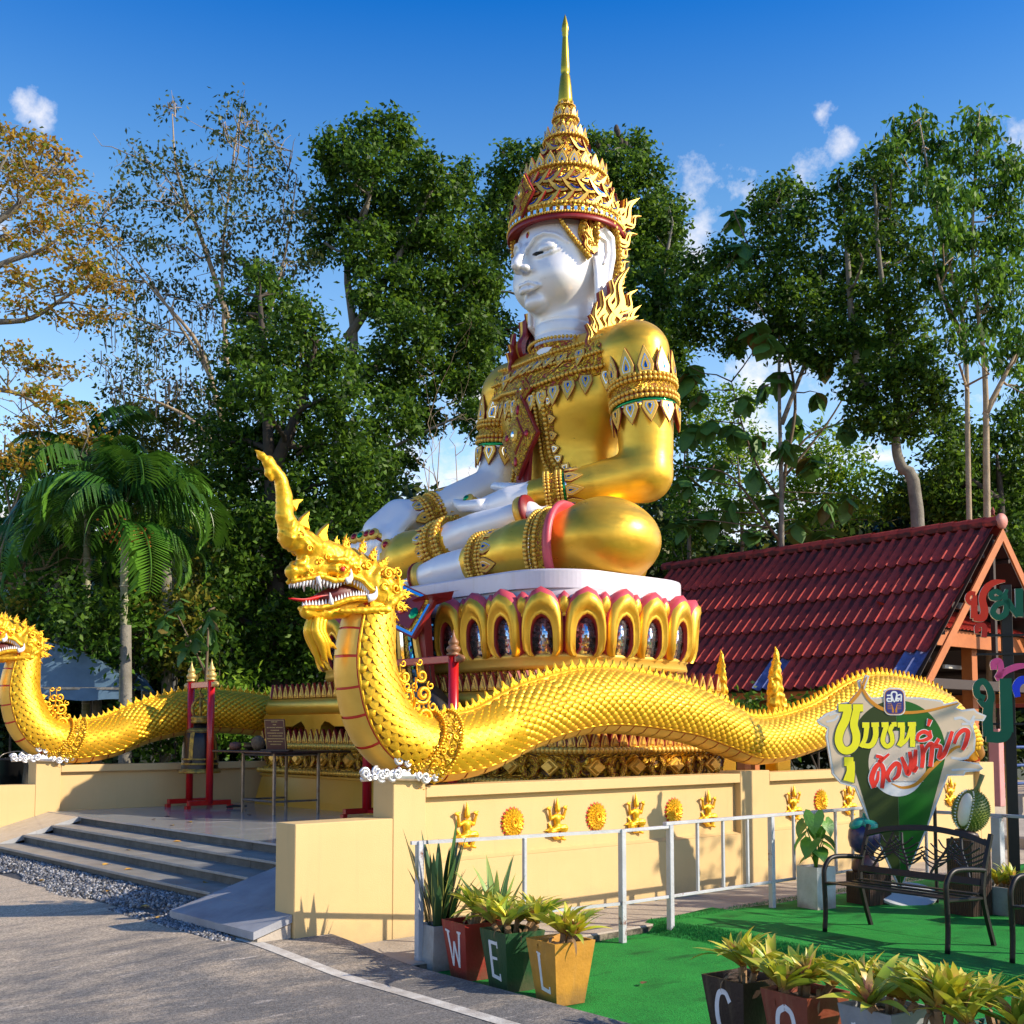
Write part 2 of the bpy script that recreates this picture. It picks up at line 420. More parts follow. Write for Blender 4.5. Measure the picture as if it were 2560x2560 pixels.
def mosaic(name, cols, scale=40.):
    """small mirror tiles, each tilted a little"""
    m = bpy.data.materials.new(name); m.use_nodes = True
    nt = m.node_tree; N, L = nt.nodes, nt.links; b = N['Principled BSDF']
    tc = N.new('ShaderNodeTexCoord'); v = N.new('ShaderNodeTexVoronoi'); v.distance = 'MANHATTAN'
    v.inputs['Scale'].default_value = scale; v.inputs['Randomness'].default_value = .35; L.new(tc.outputs['Object'], v.inputs['Vector'])
    cr = N.new('ShaderNodeValToRGB'); cr.color_ramp.interpolation = 'CONSTANT'
    e = cr.color_ramp.elements
    while len(e) < len(cols): e.new(.5)
    for i, c in enumerate(cols): e[i].position = i / len(cols); e[i].color = tuple(c) + (1,)
    sp = N.new('ShaderNodeSeparateXYZ'); L.new(v.outputs['Color'], sp.inputs[0]); L.new(sp.outputs[0], cr.inputs[0]); L.new(cr.outputs[0], b.inputs['Base Color'])
    b.inputs['Metallic'].default_value = .9; b.inputs['Roughness'].default_value = .1
    g = N.new('ShaderNodeNewGeometry'); a = N.new('ShaderNodeVectorMath'); a.operation = 'MULTIPLY_ADD'
    a.inputs[1].default_value = (.5, .5, .5); L.new(v.outputs['Color'], a.inputs[0])
    sb = N.new('ShaderNodeVectorMath'); sb.operation = 'SUBTRACT'; sb.inputs[1].default_value = (.25, .25, .25); L.new(g.outputs['Normal'], sb.inputs[0]); L.new(sb.outputs[0], a.inputs[2])
    nn = N.new('ShaderNodeVectorMath'); nn.operation = 'NORMALIZE'; L.new(a.outputs[0], nn.inputs[0]); L.new(nn.outputs[0], b.inputs['Normal'])
    return m
MOS_S = mosaic('silver_mirror_mosaic', [(.8, .82, .85), (.6, .6, .62), (.75, .6, .55), (.35, .35, .36), (.85, .85, .85)], 26)
MOS_B = mosaic('blue_mirror_mosaic', [(.01, .10, .35), (.02, .25, .55), (.01, .04, .12), (.05, .38, .62)], 26)

CREAM = mat('cream_wall_paint', (.62, .44, .205), .75, 0, (.56, .39, .175), 1.6, .6, .13, 110, spec=.3)
def weather(m, dirt=(.30, .24, .14), h=.18, amt=.5):
    """splash dirt rising from the ground and rain streaks, fixed to the wall"""
    nt = m.node_tree; N, L = nt.nodes, nt.links; b = bsdf(m); src = b.inputs['Base Color'].links[0].from_socket
    tc = N.new('ShaderNodeTexCoord'); sp = N.new('ShaderNodeSeparateXYZ'); L.new(tc.outputs['Object'], sp.inputs[0])
    n = N.new('ShaderNodeTexNoise'); n.inputs['Scale'].default_value = 5; n.inputs['Detail'].default_value = 8; n.inputs['Roughness'].default_value = .7; L.new(tc.outputs['Object'], n.inputs['Vector'])
    a = N.new('ShaderNodeMath'); a.operation = 'MULTIPLY_ADD'; a.inputs[1].default_value = -.45; L.new(n.outputs['Fac'], a.inputs[0]); L.new(sp.outputs['Z'], a.inputs[2])
    r = N.new('ShaderNodeMapRange'); r.inputs['From Min'].default_value = -.26; r.inputs['From Max'].default_value = h - .2; r.inputs['To Min'].default_value = amt; r.inputs['To Max'].default_value = 0
    L.new(a.outputs[0], r.inputs['Value'])
    x = N.new('ShaderNodeMixRGB'); x.inputs['Color2'].default_value = dirt + (1,); L.new(src, x.inputs['Color1']); L.new(r.outputs[0], x.inputs['Fac'])
    st = N.new('ShaderNodeMapping'); st.inputs['Scale'].default_value = (9, 9, .5); L.new(tc.outputs['Object'], st.inputs[0])
    n3 = N.new('ShaderNodeTexNoise'); n3.inputs['Scale'].default_value = 1.6; n3.inputs['Detail'].default_value = 4; L.new(st.outputs[0], n3.inputs['Vector'])
    r3 = N.new('ShaderNodeMapRange'); r3.inputs['From Min'].default_value = .56; r3.inputs['From Max'].default_value = .8; r3.inputs['To Max'].default_value = .22; L.new(n3.outputs['Fac'], r3.inputs['Value'])
    x2 = N.new('ShaderNodeMixRGB'); x2.inputs['Color2'].default_value = (.42, .31, .16, 1); L.new(x.outputs[0], x2.inputs['Color1']); L.new(r3.outputs[0], x2.inputs['Fac'])
    L.new(x2.outputs[0], b.inputs['Base Color'])
weather(CREAM)
OCHRE = mat('ochre_plinth_paint', (.62, .36, .045), .42, .2, (.54, .30, .035), 1.5, .6, .1, 25)
GRANITE = mat('polished_grey_granite', (.42, .43, .44), .13, 0, (.26, .26, .27), 5, .55, .02, 90, detail=12, spec=.6)
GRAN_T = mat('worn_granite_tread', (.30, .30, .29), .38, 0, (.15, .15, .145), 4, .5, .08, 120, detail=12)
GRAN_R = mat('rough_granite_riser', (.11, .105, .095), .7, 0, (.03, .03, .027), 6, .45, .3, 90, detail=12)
RAMP_M = mat('speckled_granite_ramp', (.34, .35, .38), .5, 0, (.17, .175, .2), 3, .5, .15, 120, detail=12)
CONC = mat('stained_concrete', (.46, .40, .33), .85, 0, (.27, .23, .185), 1.7, .45, .4, 40, detail=10)
CONC_D = mat('mossy_concrete_edge', (.25, .21, .16), .9, 0, (.035, .03, .022), 9, .25, .6, 40, detail=10)
WOOD_D = mat('dark_varnished_wood', (.05, .018, .01), .4, 0, (.02, .008, .006), 14, .5, .2, 60)
LEAF_DEAD = mat('dead_yellow_leaf', (.55, .33, .04), .6, 0, (.3, .12, .03), 9, .5)
SOIL = mat('potting_soil', (.035, .022, .014), .95, 0, (.07, .04, .02), 30, .5, .8, 60)
# ------------------------------------------------------------------ ground, road, gravel, turf
def sm(x, a, b):
    t = np.clip((x - a) / (b - a), 0, 1); return t * t * (3 - 2 * t)
def road_h(s, t): return .10 * sm(s, -2.6, -.35) * sm(t, -1.3, .2) - .02 * sm(-t, 1.2, 4)
def grid(name, s0, s1, t0, t1, n, m, fz, mats, **kw):
    S, Tt = np.meshgrid(np.linspace(s0, s1, n), np.linspace(t0, t1, m), indexing='ij')
    v = np.stack([S, Tt, fz(S, Tt)], -1).reshape(-1, 3)
    i = np.arange(n - 1)[:, None] * m + np.arange(m - 1)[None]
    f = np.stack([i, i + m, i + m + 1, i + 1], -1).reshape(-1, 4)
    return link(name, np_mesh(name, v, f, mats, True), None, MON.copy(), **kw)
GROUND = mat('dry_leafy_soil', (.085, .065, .035), .95, 0, (.05, .07, .02), 1.5, .4, .6, 20, detail=10)
MB().box(-300, 300, -300, 300, -.5, -.16).build('ground', GROUND, None, MON.copy(), kind='structure')

def asphalt():
    m = mat('worn_asphalt', (.16, .15, .14), .8, 0, (.105, .10, .095), 1.1, .5, .5, 160, detail=12)
    nt = m.node_tree; N, L = nt.nodes, nt.links; b = bsdf(m); src = b.inputs['Base Color'].links[0].from_socket
    tc = N.new('ShaderNodeTexCoord')
    # sandy film near the steps (local y > 0) and pale scuffs
    mp = N.new('ShaderNodeMapping'); mp.inputs['Scale'].default_value = (1.2, 3.4, 1); mp.inputs['Rotation'].default_value = (0, 0, .75)
    L.new(tc.outputs['Object'], mp.inputs[0])
    n = N.new('ShaderNodeTexNoise'); n.inputs['Scale'].default_value = 1.15; n.inputs['Detail'].default_value = 10; n.inputs['Roughness'].default_value = .68; L.new(mp.outputs[0], n.inputs['Vector'])
    sp = N.new('ShaderNodeSeparateXYZ'); L.new(tc.outputs['Object'], sp.inputs[0])
    g = N.new('ShaderNodeMapRange'); g.inputs['From Min'].default_value = -2.0; g.inputs['From Max'].default_value = 3.2; g.inputs['To Min'].default_value = -.10; g.inputs['To Max'].default_value = .24
    L.new(sp.outputs['Y'], g.inputs['Value'])
    a = N.new('ShaderNodeMath'); a.operation = 'ADD'; L.new(n.outputs['Fac'], a.inputs[0]); L.new(g.outputs[0], a.inputs[1])
    r = N.new('ShaderNodeMapRange'); r.inputs['From Min'].default_value = .42; r.inputs['From Max'].default_value = .72; L.new(a.outputs[0], r.inputs['Value'])
    x = N.new('ShaderNodeMixRGB'); x.inputs['Color2'].default_value = (.42, .34, .25, 1); L.new(src, x.inputs['Color1']); L.new(r.outputs[0], x.inputs['Fac'])
    n2 = N.new('ShaderNodeTexNoise'); n2.inputs['Scale'].default_value = 2.2; n2.inputs['Detail'].default_value = 12; n2.inputs['Roughness'].default_value = .7
    mp2 = N.new('ShaderNodeMapping'); mp2.inputs['Scale'].default_value = (1.0, 5, 1); mp2.inputs['Rotation'].default_value = (0, 0, .75); mp2.inputs['Location'].default_value = (5.1, 2.2, 0)
    L.new(tc.outputs['Object'], mp2.inputs[0]); L.new(mp2.outputs[0], n2.inputs['Vector'])
    r2 = N.new('ShaderNodeMapRange'); r2.inputs['From Min'].default_value = .60; r2.inputs['From Max'].default_value = .66; r2.inputs['To Max'].default_value = .6; L.new(n2.outputs['Fac'], r2.inputs['Value'])
    x2 = N.new('ShaderNodeMixRGB'); x2.inputs['Color2'].default_value = (.50, .44, .38, 1); L.new(x.outputs[0], x2.inputs['Color1']); L.new(r2.outputs[0], x2.inputs['Fac'])
    # aggregate speckle
    v = N.new('ShaderNodeTexVoronoi'); v.inputs['Scale'].default_value = 90; L.new(tc.outputs['Object'], v.inputs['Vector'])
    hsn = N.new('ShaderNodeHueSaturation'); sp2 = N.new('ShaderNodeSeparateXYZ'); L.new(v.outputs['Color'], sp2.inputs[0])
    r3 = N.new('ShaderNodeMapRange'); r3.inputs['To Min'].default_value = .6; r3.inputs['To Max'].default_value = 1.5; L.new(sp2.outputs[0], r3.inputs['Value'])
    L.new(r3.outputs[0], hsn.inputs['Value']); L.new(x2.outputs[0], hsn.inputs['Color']); L.new(hsn.outputs[0], b.inputs['Base Color'])
    return m
grid('road', -16, .34, -12, 16, 80, 130, road_h, asphalt(), kind='structure')
# painted edge line, worn
LINE = mat('worn_white_road_paint', (.62, .60, .55), .8, 0, (.30, .26, .22), 6, .35, .3, 90, detail=12)
ln = [(-.33, .30), (-.30, -.3), (-.24, -1.15), (-.22, -3.0), (-.22, -7)]
lnp = cr_spline(ln, 10); vv = []; 
for i, (s_, t_) in enumerate(lnp):
    z_ = float(road_h(np.array(s_), np.array(t_))) + .004
    vv += [(s_ - .055, t_, z_), (s_ + .055, t_, z_)]
MB().add(vv, [(2 * i, 2 * i + 1, 2 * i + 3, 2 * i + 2) for i in range(len(lnp) - 1)]).build('road_edge_line', LINE, None, MON.copy(), kind='structure')

# gravel bank in front of the steps
def bank_h(s, t):
    return road_h(s, t) - .01 + (.215 - road_h(s, t)) * sm(s, -.44, .02) * sm(t, .35, .9)
GRAV = mat('grey_gravel_bed', (.10, .10, .105), .9, 0, (.04, .04, .045), 40, .5, .8, 120)
grid('gravel_bed', -.52, .06, .3, 12, 14, 90, bank_h, GRAV, kind='structure')
def pebbles():
    n = 15000
    s = .04 - np.abs(rng.beta(1.1, 1.5, n)) * .52; t = .45 + 10.5 * rng.random(n) ** 1.15
    edge = .39 + .09 * np.sin(t * 2.1) + .05 * np.sin(t * 5.3 + 1)
    # a tongue of stones running out over the foot of the ramp
    k = rng.random(n) < .13; s = np.where(k, -.36 - .14 * rng.random(n), s); t = np.where(k, .25 + 2.1 * rng.random(n), t)
    ok = (s > -edge) | k; s, t = s[ok], t[ok]; n = len(s)
    r = rng.uniform(.008, .021, n) * (1 + .25 * rng.random(n))
    z = bank_h(s, t) + r * .45
    o = np.array([[1, 0, 0], [-1, 0, 0], [0, 1, 0], [0, -1, 0], [0, 0, 1], [0, 0, -1.]]) 
    f = np.array([[0, 2, 4], [2, 1, 4], [1, 3, 4], [3, 0, 4], [2, 0, 5], [1, 2, 5], [3, 1, 5], [0, 3, 5]])
    a = rng.random((n, 3)) * 6.28
    ca, sa = np.cos(a), np.sin(a)
    v = o[None] * (r[:, None, None] * rng.uniform(.6, 1.25, (n, 6, 1)))
    for (i, j, q) in ((0, 1, 0), (1, 2, 1), (0, 2, 2)):
        x, y = v[..., i].copy(), v[..., j].copy(); v[..., i] = ca[:, q:q + 1] * x - sa[:, q:q + 1] * y; v[..., j] = sa[:, q:q + 1] * x + ca[:, q:q + 1] * y
    v += np.stack([s, t, z], 1)[:, None]
    F = (f[None] + (np.arange(n) * 6)[:, None, None]).reshape(-1, 3)
    return np_mesh('gravel', v.reshape(-1, 3), F, island_mat('loose_gravel', [(.06, .06, .065), (.15, .15, .16), (.26, .26, .28), (.42, .42, .43), (.10, .095, .09)], .7))
def island_mat(name, cols, rough=.6, trans=0., spec=.3, metal=0., bump=0, hue=0):
    """one colour per loose piece"""
    m = bpy.data.materials.new(name); m.use_nodes = True
    nt = m.node_tree; N, L = nt.nodes, nt.links; b = N['Principled BSDF']
    g = N.new('ShaderNodeNewGeometry'); cr = N.new('ShaderNodeValToRGB'); e = cr.color_ramp.elements
    while len(e) < len(cols): e.new(.5)
    for i, c in enumerate(cols): e[i].position = (i + .5) / len(cols); e[i].color = tuple(c) + (1,)
    L.new(g.outputs['Random Per Island'], cr.inputs[0]); L.new(cr.outputs[0], b.inputs['Base Color'])
    b.inputs['Roughness'].default_value = rough; b.inputs['Specular IOR Level'].default_value = spec; b.inputs['Metallic'].default_value = metal
    if trans:
        t = N.new('ShaderNodeBsdfTranslucent'); x = N.new('ShaderNodeMixShader'); x.inputs[0].default_value = trans
        h = N.new('ShaderNodeHueSaturation'); h.inputs['Value'].default_value = 1.6; h.inputs['Hue'].default_value = .485; L.new(cr.outputs[0], h.inputs['Color']); L.new(h.outputs[0], t.inputs['Color'])
        o = N['Material Output']; L.new(b.outputs[0], x.inputs[1]); L.new(t.outputs[0], x.inputs[2]); L.new(x.outputs[0], o.inputs[0])
    return m
link('gravel', pebbles(), None, MON.copy(), kind='stuff', label='loose grey gravel spread along the foot of the steps')

# walkway slab beside the wall, concrete apron, artificial turf
MB().box(-.2, 15.6, -.98, 6, -.16, -.085).build('apron', CONC, None, MON.copy(), kind='structure')
wk = thing('walkway', None, None, MON.copy(), kind='structure')
for i, s_ in enumerate(np.arange(.28, 15.4, 1.5)):
    MB().bbox(s_ + .005, s_ + 1.495, -.95, -.003, -.084, -.018 + .002 * (i % 2), .008).build('paving_slab', CONC, wk)
MB().box(.285, 15.5, -.962, -.951, -.1, -.03).build('kerb_face', CONC_D, wk)

def turf_h(s, t):
    e = 3.1 + .10 * np.sin(t * .9 + 1.2) + .05 * np.sin(t * 2.6)
    return -.078 + .078 * sm(s, e - .10, e + .07) + .006 * np.sin(t * 5 + s * 3) * np.sin(s * 4.1 - t) * .6 + .012 * sm(s, e, e + .1) * sm(-s, -e - .35, -e - .05)
def turf_mat():
    m = mat('green_artificial_turf', (.022, .26, .04), .85, 0, (.012, .15, .025), 2.4, .5, 0, 30, detail=10, spec=.15)
    nt = m.node_tree; N, L = nt.nodes, nt.links; b = bsdf(m); src = b.inputs['Base Color'].links[0].from_socket
    tc = N.new('ShaderNodeTexCoord')
    n = N.new('ShaderNodeTexNoise'); n.inputs['Scale'].default_value = 110; n.inputs['Detail'].default_value = 3; L.new(tc.outputs['Object'], n.inputs['Vector'])
    h = N.new('ShaderNodeHueSaturation'); r = N.new('ShaderNodeMapRange'); r.inputs['From Min'].default_value = .3; r.inputs['From Max'].default_value = .7; r.inputs['To Min'].default_value = .55; r.inputs['To Max'].default_value = 1.55
    L.new(n.outputs['Fac'], r.inputs['Value']); L.new(r.outputs[0], h.inputs['Value'])
    # trampled, darker lying pile
    n2 = N.new('ShaderNodeTexNoise'); n2.inputs['Scale'].default_value = 1.7; n2.inputs['Detail'].default_value = 6
    mp = N.new('ShaderNodeMapping'); mp.inputs['Scale'].default_value = (1, 2.6, 1); mp.inputs['Rotation'].default_value = (0, 0, .7); L.new(tc.outputs['Object'], mp.inputs[0]); L.new(mp.outputs[0], n2.inputs['Vector'])
    r2 = N.new('ShaderNodeMapRange'); r2.inputs['From Min'].default_value = .56; r2.inputs['From Max'].default_value = .70; r2.inputs['To Max'].default_value = .75; L.new(n2.outputs['Fac'], r2.inputs['Value'])
    x = N.new('ShaderNodeMixRGB'); x.inputs['Color2'].default_value = (.008, .065, .014, 1); L.new(src, x.inputs['Color1']); L.new(r2.outputs[0], x.inputs['Fac']); L.new(x.outputs[0], h.inputs['Color'])
    L.new(h.outputs[0], b.inputs['Base Color'])
    u = N.new('ShaderNodeBump'); u.inputs['Strength'].default_value = .6; u.inputs['Distance'].default_value = .01; L.new(n.outputs['Fac'], u.inputs['Height']); L.new(u.outputs[0], b.inputs['Normal'])
    return m
TURF = turf_mat()
def turf_sheet(name, s0, s1, t0, t1, n, m):
    S, Tt = np.meshgrid(np.linspace(0, 1, n), np.linspace(0, 1, m), indexing='ij')
    s = s0 + (s1 - s0) * S
    tt1 = t1 + .05 * np.sin(s * 1.7) + .03 * np.sin(s * 4.4 + 2) - (.10 * sm(-s, -1.0, -.2) if s0 < 1 else 0)
    t = t0 + (tt1 - t0) * Tt
    if s0 < 1: s = s + (1 - S) ** 8 * (.15 * sm(-t, -6, 2) * 0 + (.50 - s0 - .17 * np.clip(-t - .55, 0, 3)) )
    v = np.stack([s, t, turf_h(s, t)], -1).reshape(-1, 3)
    i = np.arange(n - 1)[:, None] * m + np.arange(m - 1)[None]
    return link(name, np_mesh(name, v, np.stack([i, i + m, i + m + 1, i + 1], -1).reshape(-1, 4), TURF, True), None, MON.copy(), kind='structure')
turf_sheet('artificial_turf', .18, 4.222, -9, -.80, 90, 90)
turf_sheet('artificial_turf', 4.232, 15, -9, -1.02, 60, 60)
MB().box(.3, 15, -9, -1.05, -.13, -.10).build('turf_underlay', CONC_D, None, MON.copy(), kind='structure')

# a fringe of turf fibres at the fold and along the edges
def fibres():
    n = 26000
    q = rng.random(n)
    t = np.where(q < .55, -rng.uniform(1.0, 5.2, n), np.where(q < .8, -rng.uniform(.62, 4.2, n), -rng.uniform(.85, 1.0, n)))
    e = 3.1 + .10 * np.sin(t * .9 + 1.2) + .05 * np.sin(t * 2.6)
    s = np.where(q < .55, e + rng.uniform(-.12, .1, n), np.where(q < .8, .50 - .17 * np.clip(-t - .55, 0, 3) + rng.uniform(-.01, .05, n), rng.uniform(.6, 8, n)))
    z = turf_h(s, t); b = np.stack([s, t, z - .002], 1)
    a = rng.random(n) * 6.28; h = rng.uniform(.012, .026, n); w = .0022
    d = np.stack([np.cos(a) * w, np.sin(a) * w, 0 * a], 1); top = b + np.stack([rng.normal(0, .008, n), rng.normal(0, .008, n), h], 1)
    v = np.stack([b - d, b + d, top], 1).reshape(-1, 3)
    return np_mesh('turf_fibre', v, np.arange(3 * n).reshape(-1, 3), island_mat('turf_fibre', [(.01, .10, .02), (.02, .20, .035), (.03, .26, .05)], .8))
link('turf_fibres', fibres(), None, MON.copy(), kind='stuff', label='short green plastic turf fibres along the folds of the turf')

# ------------------------------------------------------------------ steps, ramps, terrace
ZF = .60
steps = thing('stone_steps', None, None, MON.copy(), kind='structure')
NOS = [(.05, .30), (.42, .40), (.78, .50), (1.14, .60)]
for i, (s_, z_) in enumerate(NOS):
    nx = NOS[i + 1][0] if i < 3 else 1.55
    if i < 3:
        n = 9; w = 5.75 / n
        for k in range(n):
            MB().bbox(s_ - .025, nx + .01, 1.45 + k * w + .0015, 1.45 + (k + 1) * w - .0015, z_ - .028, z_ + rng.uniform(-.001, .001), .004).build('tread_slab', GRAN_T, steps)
    n = 10; w = 5.75 / n; x0 = 1.45 + .3 * rng.random()
    cuts = [1.45] + [x0 + k * w for k in range(n)] + [7.2]
    zb = z_ - (.072 if i else .13)
    for k in range(len(cuts) - 1):
        if cuts[k + 1] - cuts[k] > .05:
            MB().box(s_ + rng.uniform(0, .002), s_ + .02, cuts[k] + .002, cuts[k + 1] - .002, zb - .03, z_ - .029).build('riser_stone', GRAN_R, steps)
MB().box(.07, 1.6, 1.46, 7.19, -.1, .27).box(.44, 1.6, 1.46, 7.19, .27, .37).box(.80, 1.6, 1.46, 7.19, .37, .47).build('step_core', CONC_D, steps)
# ramp slabs either side of the flight
for (ta, tb, s_lo, nm) in ((0.30, 1.449, -.34, 'near'), (7.201, 8.325, -.55, 'far')):
    sl = .30; mb = MB()
    a, b = (0.02 if nm == 'near' else ta), tb
    z0 = ZF + (s_lo - 1.14) * .285
    # front piece reaches across the wall's foot, the rest lies between wall and steps
    for q, (sa, sb, t0, t1) in enumerate([(s_lo, -.004, a, b), (.0, .57, ta, b), (.572, 1.14, ta, b)]):
        za, zb2 = ZF + (sa - 1.14) * .285 + .002, ZF + (sb - 1.14) * .285 + .002
        v = [(sa, t0, za - .06), (sb, t0, zb2 - .06), (sb, t1, zb2 - .06), (sa, t1, za - .06), (sa, t0, za), (sb, t0, zb2), (sb, t1, zb2), (sa, t1, za)]
        o = MB().add(v, [(0, 3, 2, 1), (4, 5, 6, 7), (0, 1, 5, 4), (1, 2, 6, 5), (2, 3, 7, 6), (3, 0, 4, 7)]).build('ramp_slab', RAMP_M if nm == 'near' else GRANITE, steps)
MB().add([(-.3, .03, .02), (-.01, .03, .02), (-.01, 1.44, .02), (-.3, 1.44, .02), (-.3, .03, .12), (-.01, .03, .205), (-.01, 1.44, .205), (-.3, 1.44, .12)],
         [(0, 3, 2, 1), (4, 5, 6, 7), (0, 1, 5, 4), (1, 2, 6, 5), (2, 3, 7, 6), (3, 0, 4, 7)]).build('ramp_footing', CONC, steps)

ter = thing('terrace', None, None, MON.copy(), kind='structure')
MB().box(1.6, 12.2, .295, 8.325, 0, ZF - .022).box(1.14, 1.6, .295, 1.45, 0, ZF - .03).box(1.14, 1.6, 7.2, 8.325, 0, ZF - .03).build('terrace_base', CONC, ter)
me_t = {}
for i in range(6):
    for j in range(14):
        s0_ = 1.116 + i * .6 if i else 1.112; s1_ = 1.116 + (i + 1) * .6
        t0_ = .296 + j * .6; t1_ = min(t0_ + .6, 8.324)
        if t1_ - t0_ < .1: continue
        key = (i == 0, j == 13)
        if key not in me_t: me_t[key] = MB().box(.001, s1_ - s0_ - .001, .001, t1_ - t0_ - .001, -.022, 0).mesh('floor_tile', GRANITE)
        link('floor_tile', me_t[key], ter, T_((s0_, t0_, ZF + rng.uniform(-.0006, .0006))))
MB().box(4.72, 12.2, .296, 8.324, ZF - .022, ZF).build('terrace_floor', GRANITE, ter)

# ------------------------------------------------------------------ balustrade walls with reliefs
def fig_sdf(p):
    """kneeling celestial figure with raised hands, x across, z up, y out of the wall"""
    q = p.copy(); d = sd_ell(q, (0, .02, .20), (.038, .03, .05))                       # chest
    d = smin(d, sd_cap(q, (0, .02, .20), (0, .018, .13), .03, .028), .02)
    d = smin(d, sd_ell(q, (0, .03, .285), (.026, .026, .033)), .008)                 # head
    d = np.minimum(d, sd_cap(q, (0, .028, .305), (0, .022, .40), .024, .003))        # tall crown
    for z, r in ((.312, .029), (.335, .022), (.356, .016)): d = np.minimum(d, sd_ell(q, (0, .026, z), (r, r * .8, .006)))
    for sx in (-1, 1):
        d = smin(d, sd_chain(q, [(sx * .03, .02, .225), (sx * .082, .018, .20), (sx * .108, .03, .29)], [.019, .016, .011]), .012)
        d = smin(d, sd_cap(q, (sx * .108, .03, .29), (sx * .075 if sx < 0 else sx * .14, .035, .305), .013, .009), .008)
        d = np.minimum(d, sd_ell(q, (sx * .105, .03, .312), (.028, .012, .008)))
    d = smin(d, sd_cap(q, (-.01, .02, .12), (-.088, .03, .105), .034, .034), .02)      # raised knee leg
    d = smin(d, sd_cap(q, (-.088, .03, .105), (-.055, .02, .015), .03, .018), .02)
    d = smin(d, sd_cap(q, (-.055, .025, .010), (-.088, .035, .0), .016, .012), .01)
    d = smin(d, sd_cap(q, (.01, .02, .11), (.085, .03, .075), .034, .03), .02)         # kneeling leg
    d = smin(d, sd_cap(q, (.085, .03, .07), (.02, .02, .02), .024, .018), .02)
    d = smin(d, sd_cap(q, (.02, .02, .02), (-.02, .02, .012), .018, .014), .01)
    d = smin(d, sd_cap(q, (.075, .015, .11), (.105, .01, .165), .022, .004), .01)      # sash tips
    d = smin(d, sd_cap(q, (.09, .015, .10), (.155, .01, .092), .018, .003), .01)
    d = smin(d, sd_cap(q, (0, .03, .10), (0, .02, .03), .014, .008), .01)
    d -= .002 * np.sin(q[:, 2] * 240) * (q[:, 2] < .15) * (q[:, 2] > .03)
    return np.maximum(d, -q[:, 1] - .002)
v_, f_ = sdf_mesh(fig_sdf, (-.15, -.01, -.03), (.18, .08, .42), .0052)
ME_FIG = np_mesh('worshipper_relief', v_, f_, GOLD_NAGA, True)
def rosette_mesh():
    mb = MB()
    def ring(n, r0, r1, w, z, h, mi, off=0):
        for i in range(n):
            a = 2 * math.pi * (i + off) / n; M = Matrix.Rotation(a, 4, 'Y')
            mb.add([(-w, -z, r0), (w, -z, r0), (w * 1.15, -z, (r0 + r1) / 2), (0, -z * .6, r1), (-w * 1.15, -z, (r0 + r1) / 2), (0, -z - h, (r0 + r1) * .5), (0, -z - h * .4, r0)],
                   [(0, 6, 5, 4), (6, 1, 2, 5), (5, 2, 3), (4, 5, 3)], mi, M)
    mb.lathe([(.001, 0), (.128, 0), (.128, .012), (.001, .012)], 20, 1, Matrix.Rotation(R(90), 4, 'X'))
    ring(18, .05, .152, .024, .004, .006, 1, .5); ring(18, .09, .147, .017, .016, .016, 0); ring(18, .06, .118, .016, .022, .016, 0, .5); ring(18, .04, .085, .011, .03, .014, 0)
    mb.lathe([(.05, .014), (.05, .038), (.042, .046), (.034, .038), (.028, .046), (.018, .044), (.016, .03), (.008, .03), (.001, .034)], 20, 0, Matrix.Rotation(R(90), 4, 'X'))
    return mb.mesh('sun_rosette', [GOLD_NAGA, RED_LINE])
ME_ROS = rosette_mesh()
def balustrade(t0, out, label):
    """out=-1: the show face looks towards local -y"""
    w = thing('balustrade_wall', label, 'wall', MON @ T_((0, t0, 0)))
    a, b = 0.0, .293
    def seg(name, s0, s1, z0, z1, ta=a, tb=b, bev=.006, m=CREAM): return MB().bbox(s0, s1, ta, tb, z0, z1, bev).build(name, m, w)
    seg('low_end_wall', 0, .939, -.05, .975)
    for s0, s1, z1 in ((.94, 1.283, 1.292), (5.66, 6.2, 1.262), (11.19, 11.62, 1.262)): seg('pier', s0, s1, -.05, z1, -.001, b + .001)
    for s0, s1 in ((1.284, 5.659), (6.201, 11.189)):
        seg('plinth', s0, s1, -.05, .575)
        seg('coping', s0, s1, 1.135, 1.235)
        # recessed panel with a sloping sill
        MB().box(s0, s1, .075, b - .002, .575, 1.135).build('panel', CREAM, w)
        MB().add([(s0, .0, .576), (s1, 0, .576), (s1, .075, .60), (s0, .075, .60), (s0, .075, .576), (s1, .075, .576)], [(0, 1, 2, 3), (0, 3, 4), (1, 5, 2), (0, 4, 5, 1)]).build('sill', CREAM, w)
        MB().add([(s0, b, .60), (s1, b, .60), (s1, b, .50), (s0, b, .50)], [(0, 1, 2, 3)])
    return w
w1 = balustrade(0, -1, 'cream balustrade wall under the near gold serpent, with gold reliefs set in its panels')
for s_ in (1.78, 2.893, 4.0, 5.16, 6.74, 7.91, 9.1, 10.45):
    link('worshipper_relief', ME_FIG, w1, T_((s_, .074, .675)) @ RZ(math.pi))
for s_ in (2.34, 3.443, 4.61, 7.32, 8.5, 9.75): link('sun_rosette', ME_ROS, w1, T_((s_, .074, .865)))
w2 = balustrade(8.33, -1, 'cream balustrade wall under the far gold serpent, behind the bell')
